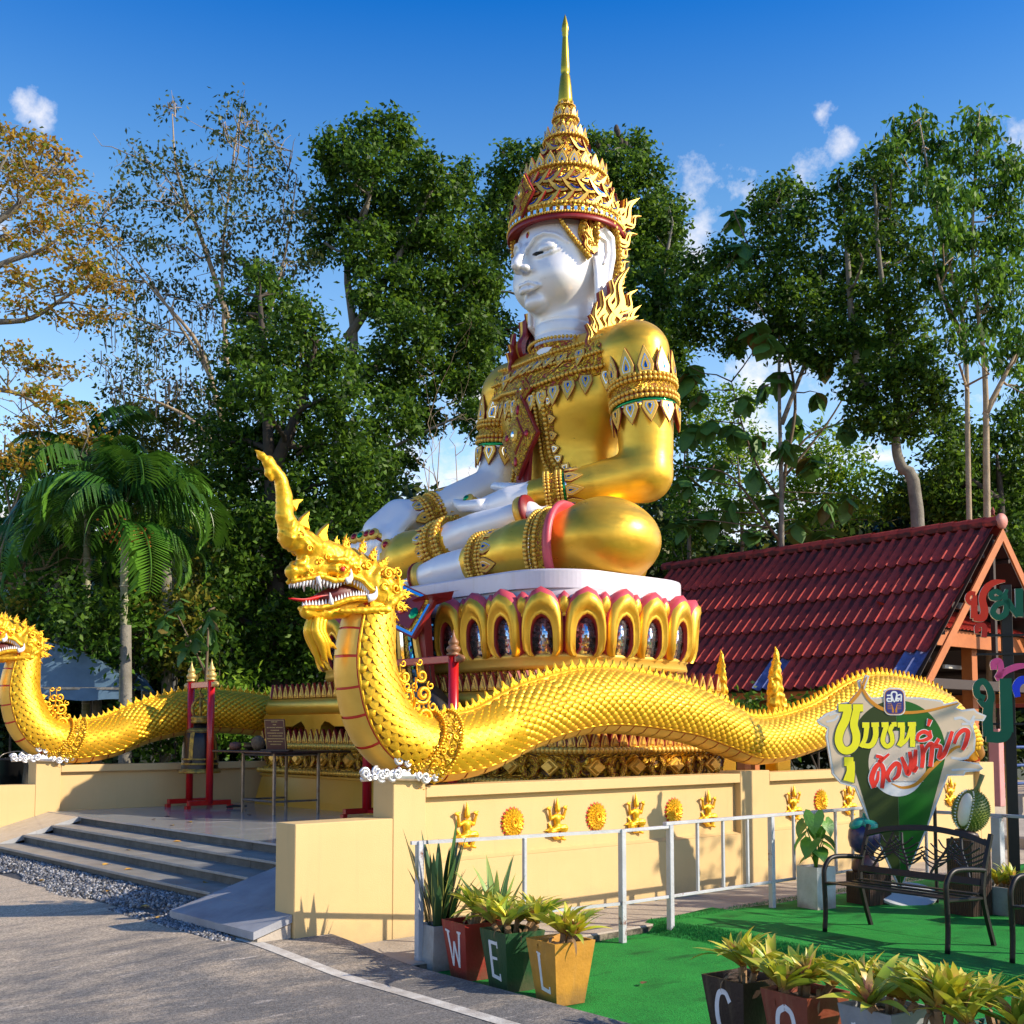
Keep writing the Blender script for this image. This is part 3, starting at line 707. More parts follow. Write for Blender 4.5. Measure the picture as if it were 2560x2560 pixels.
# on the inside of the far wall the coping oversails a plain panel
# fallen leaves
def leaf_mesh(name, l, w, m, curl=.3):
    P = [(0, 0, 0), (.25, .5, .06), (.6, .42, .10), (1, 0, .02), (.6, -.42, .14), (.25, -.5, .10), (.5, 0, .0)]
    return MB().add([(x * l, y * w, z * l * curl * 3) for x, y, z in P], [(0, 1, 6), (1, 2, 6), (2, 3, 6), (3, 4, 6), (4, 5, 6), (5, 0, 6)]).mesh(name, m)
LF1 = leaf_mesh('fallen_leaf', .10, .055, LEAF_DEAD); LF2 = leaf_mesh('fallen_leaf', .085, .05, mat('dead_brown_leaf', (.12, .05, .02), .7))
lv = [(-.2, 8.0, 0, 0), (-.3, 7.1, 0, 0), (-.28, 6.4, 0, 0), (-.25, 5.7, 0, 1), (-.33, 4.6, 0, 0), (-.2, 3.0, 0, 0), (.16, 4.1, .302, 0), (-.31, 2.1, 0, 0), (-.42, 1.5, 0, 0),
      (.25, 3.55, .302, 0), (.33, 2.1, .302, 0), (.6, 4.5, .402, 0), (1.35, 5.0, .602, 0), (1.7, 5.3, .602, 0), (1.95, 6.3, .602, 1), (1.6, 6.0, .602, 1), (2.9, 5.9, .602, 1), (1.0, 4.0, .502, 0), (2.7, 3.5, .602, 0)]
LEAFPOS = ['on the gravel at the left edge', 'on the gravel nearest the left end of the steps', 'on the gravel, third from the left', 'browner, on the gravel', 'on the gravel below the middle of the steps', 'curled against the lowest step', 'hanging over the nosing of the lowest step', 'on the gravel beside the ramp foot', 'at the lower rim of the gravel',
      'on the lowest tread, left of centre', 'on the lowest tread near the ramp', 'on the second tread', 'on the terrace near the top step', 'on the terrace left of the bell stand', 'brown, on the terrace behind the top step', 'brown, on the terrace in front of the far wall', 'brown, at the foot of the bell stand', 'on the third tread', 'on the terrace in front of the ochre plinth']
for (s_, t_, z_, k), ps in zip(lv, LEAFPOS):
    z_ = z_ or float(bank_h(np.array(s_), np.array(t_))) + .03
    link('fallen_leaf', LF2 if k else LF1, None, MON @ T_((s_, t_, z_)) @ RZ(rng.random() * 6) @ Matrix.Rotation(rng.uniform(-.25, .25), 4, 'X'), ('fallen leaf ' if 'brown' in ps else 'yellow fallen leaf ') + ps, 'leaf', 'fallen leaves on gravel and steps')
link('fallen_leaf', LF2, None, MON @ T_((1.35, -2.4, -.06)) @ RZ(.4), 'single dry brown leaf lying on the green turf right of the gold pot', 'leaf')
# ------------------------------------------------------------------ ornament kit
def lp(w, h, s=1.): return [(-.40 * w * s, 0), (-.5 * w * s, .28 * h * s), (-.30 * w * s, .62 * h * s), (0, h * s), (.30 * w * s, .62 * h * s), (.5 * w * s, .28 * h * s), (.40 * w * s, 0)]
def plaque_mesh(w=1., h=1., d=.12):
    mb = MB(); m2 = MB()
    P = lp(w, h); mb.prism([(x * 1.08, y * 1.05 - .02) for x, y in P], 0, d * .5, 1)
    mb.prism(P, d * .5, d, 0, inset=.04)
    q = [(x * .56, y * .60 + .08) for x, y in P]; mb.prism(q, d * .9, d * 1.12, 2)
    q = [(x * .46, y * .51 + .10) for x, y in P]; mb.prism(q, d * 1.0, d * 1.3, 0)
    q = [(x * .2, y * .27 + .14) for x, y in P]; mb.prism(q, d * 1.2, d * 1.55, 3, inset=.03)
    return mb.mesh('leaf_plaque', [GOLD_LT, RED_P, MIRROR, BLUE_G])
PLQ = plaque_mesh()
def put_plaque(parent, o, up, nrm, w, h, name='leaf_plaque', me=None):
    z = Vector(nrm).normalized(); y = Vector(up); y = (y - z * y.dot(z)).normalized(); x = y.cross(z)
    M = Matrix((x * w, y * h, z * min(w, h))).transposed().to_4x4(); M.translation = Vector(o)
    return link(name, me or PLQ, parent, M)
def beads(parent, pts, r, m=None, name='bead_row', gap=1.9, closed=False, M=None):
    """a row of round studs along a path"""
    P = [Vector(p) for p in pts]
    if closed: P.append(P[0])
    L_ = [0]
    for a, b in zip(P, P[1:]): L_.append(L_[-1] + (b - a).length)
    n = max(2, int(L_[-1] / (r * gap))); mb = MB(); j = 0
    for i in range(n):
        d = L_[-1] * (i + .5) / n
        while L_[j + 1] < d: j += 1
        p = P[j].lerp(P[j + 1], (d - L_[j]) / max(1e-6, L_[j + 1] - L_[j])); mb.ball(p, r, 6, 4)
    return mb.build(name, m or GOLD_LT, parent, M, True, kind='stuff')
def kranok(strokes, d=.05, mf=None, mb_=None):
    """carved flame: tapered strokes (points, widths) with a red back"""
    mb = MB()
    for i, (p, w) in enumerate(strokes):
        mb.ribbon(p, [x * 1.25 for x in w], -d * .5, d * .2 - i * .0007, 1, mside=1)
        mb.ribbon(p, w, d * .2 - .001 * i, d * .6 + i * .0011, 0, mside=0)
        mb.ribbon(p, [x * .35 for x in w], d * .6, d * .95 + i * .0013, 0, mside=2)
    return mb.mesh('flame_ornament', [mf or GOLD_LT, mb_ or RED_P, RED_P])
def flame_strokes(h=1.):
    S = [([(0, 0), (.10, .22), (.02, .48), (.12, .72), (.06, 1.0)], [.26, .24, .17, .10, .01]),
         ([(.05, .02), (.26, .14), (.24, .34), (.34, .52)], [.14, .14, .08, .01]), ([(-.05, .02), (-.20, .16), (-.16, .34), (-.26, .46)], [.14, .12, .07, .01]),
         ([(.05, .3), (.20, .42), (.16, .58), (.25, .72)], [.12, .10, .06, .01]), ([(0, .40), (-.12, .52), (-.06, .66), (-.14, .78)], [.10, .08, .05, .01]),
         ([(.0, .16), (.09, .20), (.07, .29), (-.02, .28), (-.01, .21)], [.05, .05, .04, .03, .02])]
    return [([(x * h, y * h) for x, y in p], [w * h for w in ws]) for p, ws in S]
FLAME = kranok(flame_strokes(), .09)
FLAME_G = kranok([(p, w) for p, w in flame_strokes()], .12, GOLD_NAGA, GOLD_NAGA)
def put_flat(me, parent, o, up, nrm, s, name, flip=False, sy=None):
    z = Vector(nrm).normalized(); y = Vector(up); y = (y - z * y.dot(z)).normalized(); x = y.cross(z) * (-1 if flip else 1)
    M = Matrix((x * s, y * (sy or s), z * s)).transposed().to_4x4(); M.translation = Vector(o)
    return link(name, me, parent, M)
def ring_pts(c, ax, r1, r2, n=48, up=None):
    ax = Vector(ax).normalized(); u = Vector(up) if up else V(0, 0, 1)
    if abs(u.dot(ax)) > .95: u = V(1, 0, 0)
    u = (u - ax * u.dot(ax)).normalized(); w = ax.cross(u)
    return [Vector(c) + u * math.cos(2 * math.pi * i / n) * r1 + w * math.sin(2 * math.pi * i / n) * r2 for i in range(n)]
def armlet(parent, name, c, ax, r, wd, tipA=.3, tipB=.3, n=10, r2=None, taper=0., green=True, label=None, arc=None):
    """ornate ring round a limb: carved band, studs, mirror strip and leaf plaques pointing both ways"""
    c = Vector(c); ax = Vector(ax).normalized(); r2 = r2 or r; F = frame(c, ax)
    mb = MB(); h = wd / 2
    pr = [(1.0, -h), (1.07, -h), (1.09, -h * .7), (1.05, -h * .65), (1.05, h * .65), (1.09, h * .7), (1.07, h), (1.0, h)]
    mb.lathe([(r * q * (1 + taper * z / wd), z) for q, z in pr], 36, 0, F, 1, r2 / r)
    mb.lathe([(r * 1.085 * (1 + taper * z / wd), z) for z in (-h * .72, -h * .60)], 36, 1, F, 1, r2 / r)
    mb.lathe([(r * 1.085 * (1 + taper * z / wd), z) for z in (h * .60, h * .72)], 36, 1, F, 1, r2 / r)
    if green:
        mb.lathe([(r * 1.045 * (1 - taper * .5), -h * 1.30), (r * 1.045 * (1 - taper * .5), -h * .98)], 36, 2, F, 1, r2 / r)
        mb.lathe([(r * 1.06 * (1 - taper * .5), -h * 1.45), (r * 1.06 * (1 - taper * .5), -h * 1.30)], 36, 3, F, 1, r2 / r)
    a = mb.build(name, [FIL_S, RED_P, GREEN_G, MIRROR], parent, None, True, label=label)
    R0 = F.to_3x3(); X, Y = R0.col[0], R0.col[1]
    for z in (-h * .86, h * .5, -h * .45, h * .86):
        k = 1.09 * (1 + taper * z / wd)
        beads(a, [c + ax * z + X * math.cos(t) * r * k + Y * math.sin(t) * r2 * k for t in np.linspace(0, 6.2832, 40)], min(.036, wd * .10), name='bead_row')
    for sgn, tip in ((-1, tipA), (1, tipB)):
        if not tip: continue
        for i in range(n):
            t = 2 * math.pi * (i + .5) / n; k = 1.05 * (1 + taper * sgn * .5)
            d = X * math.cos(t) * r * k + Y * math.sin(t) * r2 * k; nn = X * math.cos(t) / r + Y * math.sin(t) / r2
            put_plaque(a, c + ax * sgn * h * (1.35 if sgn < 0 and green else .95) + d, ax * sgn, nn, 2 * math.pi * (r + r2) / 2 / n * .92, tip)
    return a

# ------------------------------------------------------------------ statue plinth
PC = (5.95, 4.5)
def rrect(a, b, r, n=8, c=(0, 0)):
    P = []
    for q, (sx, sy) in enumerate([(1, 1), (-1, 1), (-1, -1), (1, -1)]):
        for i in range(n + 1):
            t = math.pi / 2 * (q + i / n); P.append((c[0] + sx * (a - r) + r * math.cos(t), c[1] + sy * (b - r) + r * math.sin(t)))
    return P
def loft(mb, rings, mi=0, cap=True):
    n = len(rings[0]); vs = [p for r in rings for p in r]
    fs = [(i * n + j, i * n + (j + 1) % n, (i + 1) * n + (j + 1) % n, (i + 1) * n + j) for i in range(len(rings) - 1) for j in range(n)]
    if cap: fs += [tuple(range(n - 1, -1, -1)), tuple((len(rings) - 1) * n + j for j in range(n))]
    return mb.add(vs, fs, mi)
def tier(name, prof, m, a, b, r, parent, smooth=False, c=(0, 0), n=8, **kw):
    mb = MB(); loft(mb, [[(x, y, z) for x, y in rrect(a + o, b + o, max(.01, r + o), n, c)] for o, z in prof]); return mb.build(name, m, parent, None, smooth, **kw)
def along(P, sp, closed=True, off=0.):
    """evenly spaced points with outward normals on a closed outline"""
    P = [Vector((x, y, 0)) for x, y in P]; Q = P + [P[0]]; L_ = [0]
    for a, b in zip(Q, Q[1:]): L_.append(L_[-1] + (b - a).length)
    n = int(round(L_[-1] / sp)); o = []; j = 0
    for i in range(n):
        d = (L_[-1] * (i / n) + off) % L_[-1]
        j = max(k for k in range(len(L_) - 1) if L_[k] <= d)
        e = (Q[j + 1] - Q[j]).normalized() if (Q[j + 1] - Q[j]).length > 1e-6 else V(1, 0, 0)
        o.append((Q[j].lerp(Q[j + 1], (d - L_[j]) / max(1e-6, L_[j + 1] - L_[j])), V(e.y, -e.x, 0)))
    return o
pl = thing('statue_plinth', 'ornate gold tiered plinth with lotus petals under the seated statue', 'plinth', MON @ T_((PC[0], PC[1], 0)))
A_, B_ = 1.24, 3.45
LC = (-.38, 0.05)      # centre of the lower tiers against the lotus
tier('base_block', [(.22, .60), (.20, .70), (.10, 1.03), (.13, 1.035), (.13, 1.065), (.0, 1.07)], OCHRE, A_, B_, .02, pl, n=1, c=LC)
tier('frieze', [(.10, 1.07), (.10, 1.16), (-.02, 1.20), (.02, 1.40), (.10, 1.45), (.10, 1.53), (0, 1.54)], FIL_B, A_, B_, .03, pl, n=1, c=LC)
for z in (1.115, 1.49): beads(pl, [(x, y, z) for x, y in rrect(A_ + .11, B_ + .11, .03, 1, LC)], .042, closed=True, gap=1.75)
# lozenge and chevron carvings along the frieze
LOZ = MB()
for k, q in enumerate([[(-.16, 0), (0, -.11), (.16, 0), (0, .11)], [(-.10, 0), (0, -.07), (.10, 0), (0, .07)]]): LOZ.prism(q, 0, .03 + .03 * k, 0, inset=.02)
LOZ = LOZ.mesh('lozenge', [GOLD_LT])
CHV = MB(); 
for sx in (-1, 1): CHV.prism([(sx * .02, -.12), (sx * .10, -.12), (sx * .17, 0), (sx * .10, .12), (sx * .02, .12), (sx * .09, 0)][::sx], 0, .035, 0, inset=.012)
CHV = CHV.mesh('chevron', [FIL_S])
for i, (p, nn) in enumerate(along(rrect(A_ + .005, B_ + .005, .03, 1, LC), .34)):
    if nn.x < .5 or nn.y < -.5: put_flat(CHV if i % 2 else LOZ, pl, (p.x, p.y, 1.30), (0, 0, 1), nn, 1., 'chevron' if i % 2 else 'lozenge')
PET = [(-.5, 0), (-.52, .2), (-.3, .6), (0, 1), (.3, .6), (.52, .2), (.5, 0)]
pm = MB(); pm.prism([(x * 1.1, y * 1.04) for x, y in PET], -.16, .12, 1); pm.prism([(x * .9, y * .93) for x, y in PET], .12, .22, 0, inset=.06); pm.prism([(x * .62, y * .66 + .06) for x, y in PET], .215, .235, 1); pm.prism([(x * .48, y * .56 + .07) for x, y in PET], .23, .34, 0, inset=.1)
TIP = pm.mesh('leaf_tip', [GOLD_LT, RED_P])
def tips(parent, outl, z, sp, w, h, lean=.0):
    for p, nn in along(outl, sp):
        if nn.x > .6 and nn.y > -.3: continue
        put_flat(TIP, parent, (p.x, p.y, z), (nn.x * lean, nn.y * lean, 1), nn, w, 'leaf_tip', sy=h)
tips(pl, rrect(A_ + .06, B_ + .06, .03, 1, LC), 1.53, .155, .135, .20)
# arched lion-foot tier
def arch_panel(L_, nb, z0, z1, th):
    """panel with nb ogee arches open at the bottom"""
    P = [(-L_ / 2, z1), (-L_ / 2, z0)]; bw = L_ / nb
    for i in range(nb):
        x0 = -L_ / 2 + i * bw; 
        P += [(x0 + bw * .17, z0), (x0 + bw * .14, z0 + .10), (x0 + bw * .17, z0 + .24), (x0 + bw * .24, z0 + .31), (x0 + bw * .33, z0 + .29), (x0 + bw * .42, z0 + .235), (x0 + bw * .60, z0 + .235), (x0 + bw * .70, z0 + .28), (x0 + bw * .78, z0 + .31), (x0 + bw * .86, z0 + .22), (x0 + bw * .84, z0 + .10), (x0 + bw * .84, z0)]
    P += [(L_ / 2, z0), (L_ / 2, z1)]
    return P[::-1]
tier('dark_core', [(-.45, 1.54), (-.45, 2.0)], RED_P, A_, B_, .02, pl, n=1, c=LC)
for nm, L_, nb, M in (('front', 2 * B_, 5, T_((LC[0] - A_, LC[1], 0)) @ RZ(-R(90))), ('side', 2 * A_, 2, T_((LC[0], LC[1] - B_, 0))), ('far', 2 * A_, 2, T_((LC[0], LC[1] + B_, 0)) @ RZ(math.pi))):
    P = arch_panel(L_, nb, 1.54, 1.95, .2)
    Q = M @ Matrix.Rotation(R(90), 4, 'X')
    MB().prism(P, -.18, .06, 0, Q).build('arch_panel', GOLD_BODY, pl, smooth=False)
    MB().prism([(x, y + .025) for x, y in P], -.17, .035, 0, Q).build('arch_moulding', GOLD_LT, pl)
tier('roll_moulding', [(-.02, 1.93), (.05, 1.94), (.10, 1.99), (.12, 2.06), (.10, 2.13), (.05, 2.18), (-.02, 2.20), (-.1, 2.205)], GOLD_BODY, A_ - .02, B_ - .02, .12, pl, True, n=4, c=LC)
tips(pl, rrect(A_ - .02, B_ - .02, .1, 3, LC), 2.20, .155, .13, .21)
a2, b2, r2_ = 1.40, 2.78, .95
tier('dark_recess', [(-.10, 2.2), (-.10, 2.46)], RED_P, a2, b2, r2_, pl, True)
sl = MB().bbox(-.035, .035, -.03, .03, 0, .26, .01).mesh('slat', FIL_S)
for p, nn in along(rrect(a2, b2, r2_), .105):
    if nn.x > .6 and nn.y > -.3: continue
    link('slat', sl, pl, T_((p.x, p.y, 2.2)) @ RZ(math.atan2(nn.y, nn.x) + R(90)))
tier('gold_band', [(.0, 2.45), (.05, 2.452), (.07, 2.5), (.05, 2.58), (.08, 2.60), (.0, 2.66)], GOLD_LT, a2, b2, r2_, pl, True)
tier('lotus_core', [(-.06, 2.60), (-.03, 2.75), (-.03, 3.0), (.0, 3.28)], MOS_B, a2, b2, r2_, pl, True)
def petal_mesh(W_, H_, m_in, deep=.07):
    out = [(-.36, 0), (-.47, .10), (-.50, .28), (-.495, .5), (-.46, .68), (-.38, .83), (-.22, .94), (0, 1.0)]
    out = out + [(-x, y) for x, y in out[-2::-1]]
    lam = [1.0, 1.0, .96, .86, .78, .73, .70, .66, .63, .61]; hh = [-.14, -.03, .045, .085, .075, .04, .05, .045, .01, -.01]; mi = [1, 0, 0, 0, 0, 0, 0, 2, 2]
    def o_(v): return float(np.interp(v, [0, .15, .45, .8, 1.], [-.10, -.02, .0, .03, .12]))
    vs = []; 
    lam = [1.0, 1.0, 1.0] + lam[2:]; hh = [-.14, -.03, .0] + hh[2:]; mi = [1, 1] + mi[1:]
    for li, (l_, h_) in enumerate(zip(lam, hh)):
        for x, y in out:
            yy = y * l_ if l_ < 1 else (y * (1 + .09 * max(0, (y - .55) / .45)) if li < 2 else y)
            xx = x * (l_ if l_ > .7 else l_ * .82)
            vs.append((xx * W_, yy * H_, h_ * deep / .07 + o_(yy) * H_ - .10 * abs(xx) ** 2 * W_))
    n = len(out); fs = []; ms = []
    for i in range(len(lam) - 1):
        for j in range(n - 1): fs.append((i * n + j, i * n + j + 1, (i + 1) * n + j + 1, (i + 1) * n + j)); ms.append(mi[i])
    b = (len(lam) - 1) * n
    fs.append(tuple(b + j for j in range(n - 1, -1, -1))); ms.append(3)
    mb = MB(); mb.v = vs; mb.f = [f[::-1] for f in fs]; mb.m = ms
    return mb.mesh('lotus_petal', [GOLD_BODY, PINK, RED_P, m_in], True)
PT1 = petal_mesh(.51, .76, MOS_S); PT2 = petal_mesh(.80, .80, MOS_S); PT3 = petal_mesh(.26, .70, MOS_B, .05)
ou = rrect(a2 + .13, b2 + .13, r2_ + .13, 14)
ps = along(ou, .535, off=.1)
for p, nn in ps:
    if nn.x > .75: continue
    if nn.x < -.9 and -.75 < p.y < .70: continue     # the hanging cloth covers the middle of the front
    big = abs(nn.x + .7) < .12 and nn.y < 0
    put_flat(PT1, pl, (p.x, p.y, 2.60), (0, 0, 1), nn, 1.0, 'lotus_petal')
for p, nn in along(ou, .535, off=.1 + .2675):
    if nn.x > .75 or (nn.x < -.9 and -.75 < p.y < .70): continue
    put_flat(PT3, pl, (p.x - nn.x * .07, p.y - nn.y * .07, 2.62), (0, 0, 1), nn, 1.0, 'small_petal')
tier('petal_cap', [(.02, 3.20), (.06, 3.30), (-.04, 3.40), (-.05, 3.44)], mat('greyed_white_paint', (.62, .56, .58), .5, 0, (.48, .42, .44), 3, .5, .1), a2 + .02, b2 + .02, r2_ + .02, pl, True)
SLAB_M = mat('pale_lilac_slab_paint', (.66, .62, .68), .4, .15, (.55, .50, .55), 2, .5, .05, 9)
weather(SLAB_M, (.3, .25, .2), .0, 0)
tier('seat_slab', [(.0, 3.43), (.0, 3.64), (-.01, 3.66), (-.03, 3.665)], SLAB_M, a2 + .02, b2 - .08, r2_ - .1, pl, n=24)
MB().box(.6, 2.0, -1.25, 1.25, .6, 3.63).build('back_block', GOLD_LT, pl)
# cloth apron hanging over the front of the plinth
ap = thing('hanging_apron', 'carved red and gold apron with blue mirror stripes hanging over the front of the plinth', 'ornament', MON @ T_((4.2, 4.35, 0)))
def slab_between(mb, a, b, w, d, mi, z=0):
    mb.ribbon([a, b], w, z, z + d, mi)
FA = T_((-.12, 0, 0)) @ Matrix.Rotation(R(-90), 4, 'Z') @ Matrix.Rotation(R(90), 4, 'X')   # x -> -y, y -> up, z -> -x (out)
mb = MB(); mb.prism([(-.74, 2.25), (-.60, 3.40), (.60, 3.40), (.74, 2.25), (0, 2.05)][::-1], -.12, 0, 0, FA)
mb.build('red_cloth', RED_P, ap)
for i, k in enumerate(np.linspace(-1, 1, 13)):
    m = [GOLD_LT, MOS_B, FIL_S, MIRROR, GOLD_LT, MOS_B, RED_P, MOS_B, GOLD_LT, MIRROR, FIL_S, MOS_B, GOLD_LT][i]
    MB().ribbon([(k * .42, 3.30), (k * .52, 2.8), (k * .70, 2.25 - .15 * (1 - abs(k)))], [.05, .06, .08], .001, .05 + .012 * (i % 2), 0, FA).build('cloth_stripe', m, ap)
for sx in (-1, 1):
    F2 = T_((-.18, sx * .38, 3.24)) @ Matrix.Rotation(sx * R(-20), 4, 'X') @ scl(.95) @ Matrix.Rotation(R(-90), 4, 'Z') @ Matrix.Rotation(R(68), 4, 'X')
    q = MB(); q.prism([(-.46, -.30), (.46, -.30), (.46, .30), (-.46, .30)], 0, .06, 0, F2)
    for j, (s_, m_) in enumerate(((.93, 1), (.80, 2), (.72, 0))): q.prism([(-.46 * s_, -.30 * s_), (.46 * s_, -.30 * s_), (.46 * s_, .30 * s_), (-.46 * s_, .30 * s_)], .06, .075 + .015 * j, m_, F2)
    q.ball((0, 0, .10), .10, 10, 6, 3, F2, (1, 1, .4)); q.ball((.26, 0, .10), .09, 8, 5, 4, F2, (1, 1, .3)); q.ball((-.26, 0, .10), .09, 8, 5, 4, F2, (1, 1, .3))
    q.build('jewelled_panel', [RED_P, MIRROR, FIL, RED_G, GREEN_G], ap)
for sx in (-1, 1):
    lipm = MB()
    lipm.add([(.0, sx * .62, 3.44), (-.28, sx * .66, 3.36), (-.30, sx * 1.0, 3.40), (-.12, sx * 1.45, 3.43), (0, sx * 1.45, 3.45), (-.10, sx * .7, 3.25), (-.05, sx * 1.3, 3.34)], [(0, 1, 2, 3, 4)], 0)
    lipm.add([(-.28, sx * .66, 3.36), (-.30, sx * 1.0, 3.40), (-.12, sx * 1.45, 3.43), (-.10, sx * .7, 3.25), (-.05, sx * 1.3, 3.34)], [(0, 1, 4, 3), (1, 2, 4)], 1)
    lipm.build('cloth_lip', [GOLD_BODY, RED_P], ap, scl(.9, .85, 1) @ T_((0, 0, 0)))
# ------------------------------------------------------------------ seated statue: f forward, l his left, z up
st = thing('buddha_statue', 'giant crowned seated statue, white face and hands, gold body, on the lotus plinth', 'statue', MON @ T_((7.25, 4.35, 0)) @ RZ(math.pi))
WP = [('c', [(.1, -1.42, 5.75), (.12, -1.42, 5.60), (1.25, -1.95, 5.05)], [.34, .34, .25]),     # right forearm
      ('c', [(0, -1.34, 6.4), (.1, -1.42, 5.62)], [.37, .33])]
def hand_R(p):
    d = sd_chain(p, [(1.25, -1.95, 5.05), (1.60, -2.05, 4.98), (1.92, -2.12, 4.72)], [.25, .30, .27])
    for i, (dl, ln) in enumerate(((-.26, .42), (-.10, .52), (.07, .50), (.22, .40))):
        b = (2.02, -2.12 + dl, 4.70)
        d = smin(d, sd_chain(p, [b, (2.16, -2.13 + dl * 1.05, 4.50), (2.14, -2.13 + dl * 1.1, 4.50 - ln * .7)], [.105, .10, .075]), .05)
    return smin(d, sd_chain(p, [(1.65, -1.80, 4.95), (1.98, -1.72, 4.62), (2.02, -1.70, 4.22)], [.14, .11, .085]), .10)
def hand_L(p):
    d = sd_chain(p, [(1.15, .55, 5.02), (1.35, .25, 4.93), (1.45, -.05, 4.86)], [.19, .22, .20])
    for i, (df, dz) in enumerate(((-.17, .06), (-.04, .03), (.09, .0), (.20, -.02))):
        d = smin(d, sd_chain(p, [(1.47 + df, -.05, 4.90 + dz), (1.50 + df, -.40, 4.93 + dz), (1.47 + df, -.66 + .05 * abs(i - 1.5), 5.02 + dz)], [.095, .085, .06]), .04)
    return smin(d, sd_chain(p, [(1.2, .35, 5.08), (1.15, .02, 5.18), (1.25, -.22, 5.24)], [.12, .09, .065]), .06)
def foot_R(p):   # sole up on the left thigh
    d = sd_chain(p, [(1.80, -.45, 4.42), (1.78, .05, 4.50), (1.62, .55, 4.60), (1.52, .82, 4.66)], [.26, .25, .21, .17])
    for i in range(5): d = smin(d, sd_cap(p, (1.66 - .085 * i, .86, 4.60 + .03 * i), (1.62 - .085 * i, 1.04 - .02 * i, 4.62 + .03 * i), .062, .05), .03)
    return d
def foot_L(p):
    d = sd_chain(p, [(2.08, .35, 3.95), (2.22, -.15, 3.90), (2.30, -.60, 3.84)], [.27, .24, .17])
    for i in range(4): d = smin(d, sd_cap(p, (2.38 - .09 * i, -.68, 3.80), (2.40 - .09 * i, -.86 + .02 * i, 3.79), .065, .05), .03)
    return d
def white_sdf(p):
    d = sd_chain(p, WP[0][1], WP[0][2]); d = smin(d, sd_chain(p, WP[1][1], WP[1][2]), .12)
    d = smin(d, hand_R(p), .08); d = np.minimum(d, hand_L(p)); d = np.minimum(d, foot_R(p)); return np.minimum(d, foot_L(p))
def gold_sdf(p):
    q = p * np.array([1 / .84, 1 / 1.10, 1], np.float32)
    d = sd_cap(q, (0, 0, 4.5), (.02, 0, 6.2), .80, .84) * .84
    d = smin(d, sd_ell(p, (.02, 0, 6.60), (.74, 1.18, .74)), .35)
    d = smin(d, sd_ell(p, (.25, 0, 4.15), (1.05, 1.45, .62)), .3)
    for s in (-1, 1):
        d = smin(d, sd_cap(p, (0, s * .35, 7.28), (0, s * (1.25 if s > 0 else 1.1), 7.10), .34, .45), .25)
        d = smin(d, sd_cap(p, (0, s * (1.44 if s > 0 else 1.28), 7.06), (0, s * (1.55 if s > 0 else 1.35), 6.35), .46, .41), .12)
        d = smin(d, sd_cap(p, (.05, s * .75, 4.22), (1.40, s * 2.10, 4.12), .66, .54), .25)
        d = smin(d, sd_ell(p, (1.38, s * 2.15, 4.13), (.72, .66, .52)), .2)
    a = sd_chain(p, [(0, 1.56, 6.5), (.02, 1.61, 5.6), (.06, 1.62, 5.28)], [.42, .38, .37])
    a = smin(a, sd_chain(p, [(.06, 1.62, 5.28), (.6, 1.17, 5.12), (1.15, .58, 5.02)], [.37, .31, .21]), .10)
    d = smin(d, a, .10)
    d = smin(d, sd_chain(p, [(1.5, 2.15, 4.08), (1.95, 1.2, 4.05), (2.08, .48, 3.98)], [.47, .42, .31]), .14)      # left shin
    d = smin(d, sd_chain(p, [(1.45, -2.2, 4.15), (1.85, -1.35, 4.22), (1.80, -.5, 4.40)], [.50, .45, .29]), .14)    # right shin
    return d
def torso_sdf(p):
    q = p * np.array([1 / .84, 1 / 1.10, 1], np.float32)
    d = sd_cap(q, (0, 0, 4.5), (.02, 0, 6.2), .80, .84) * .84
    return smin(d, sd_ell(p, (.02, 0, 6.60), (.74, 1.18, .74)), .35)
def body_sdf(p): return smax(smin(gold_sdf(p), white_sdf(p), .035), 3.664 - p[:, 2], .02)
v_, f_ = sdf_mesh(body_sdf, (-1.2, -3.0, 3.62), (2.62, 3.0, 7.75), .042)
cen = v_[f_].mean(axis=1).astype(np.float32)
mi = (white_sdf(cen) < gold_sdf(cen) + .01).astype(int)
link('body', np_mesh('body', v_, f_, [GOLD_BODY, WHITE_BODY], True, mi), st)

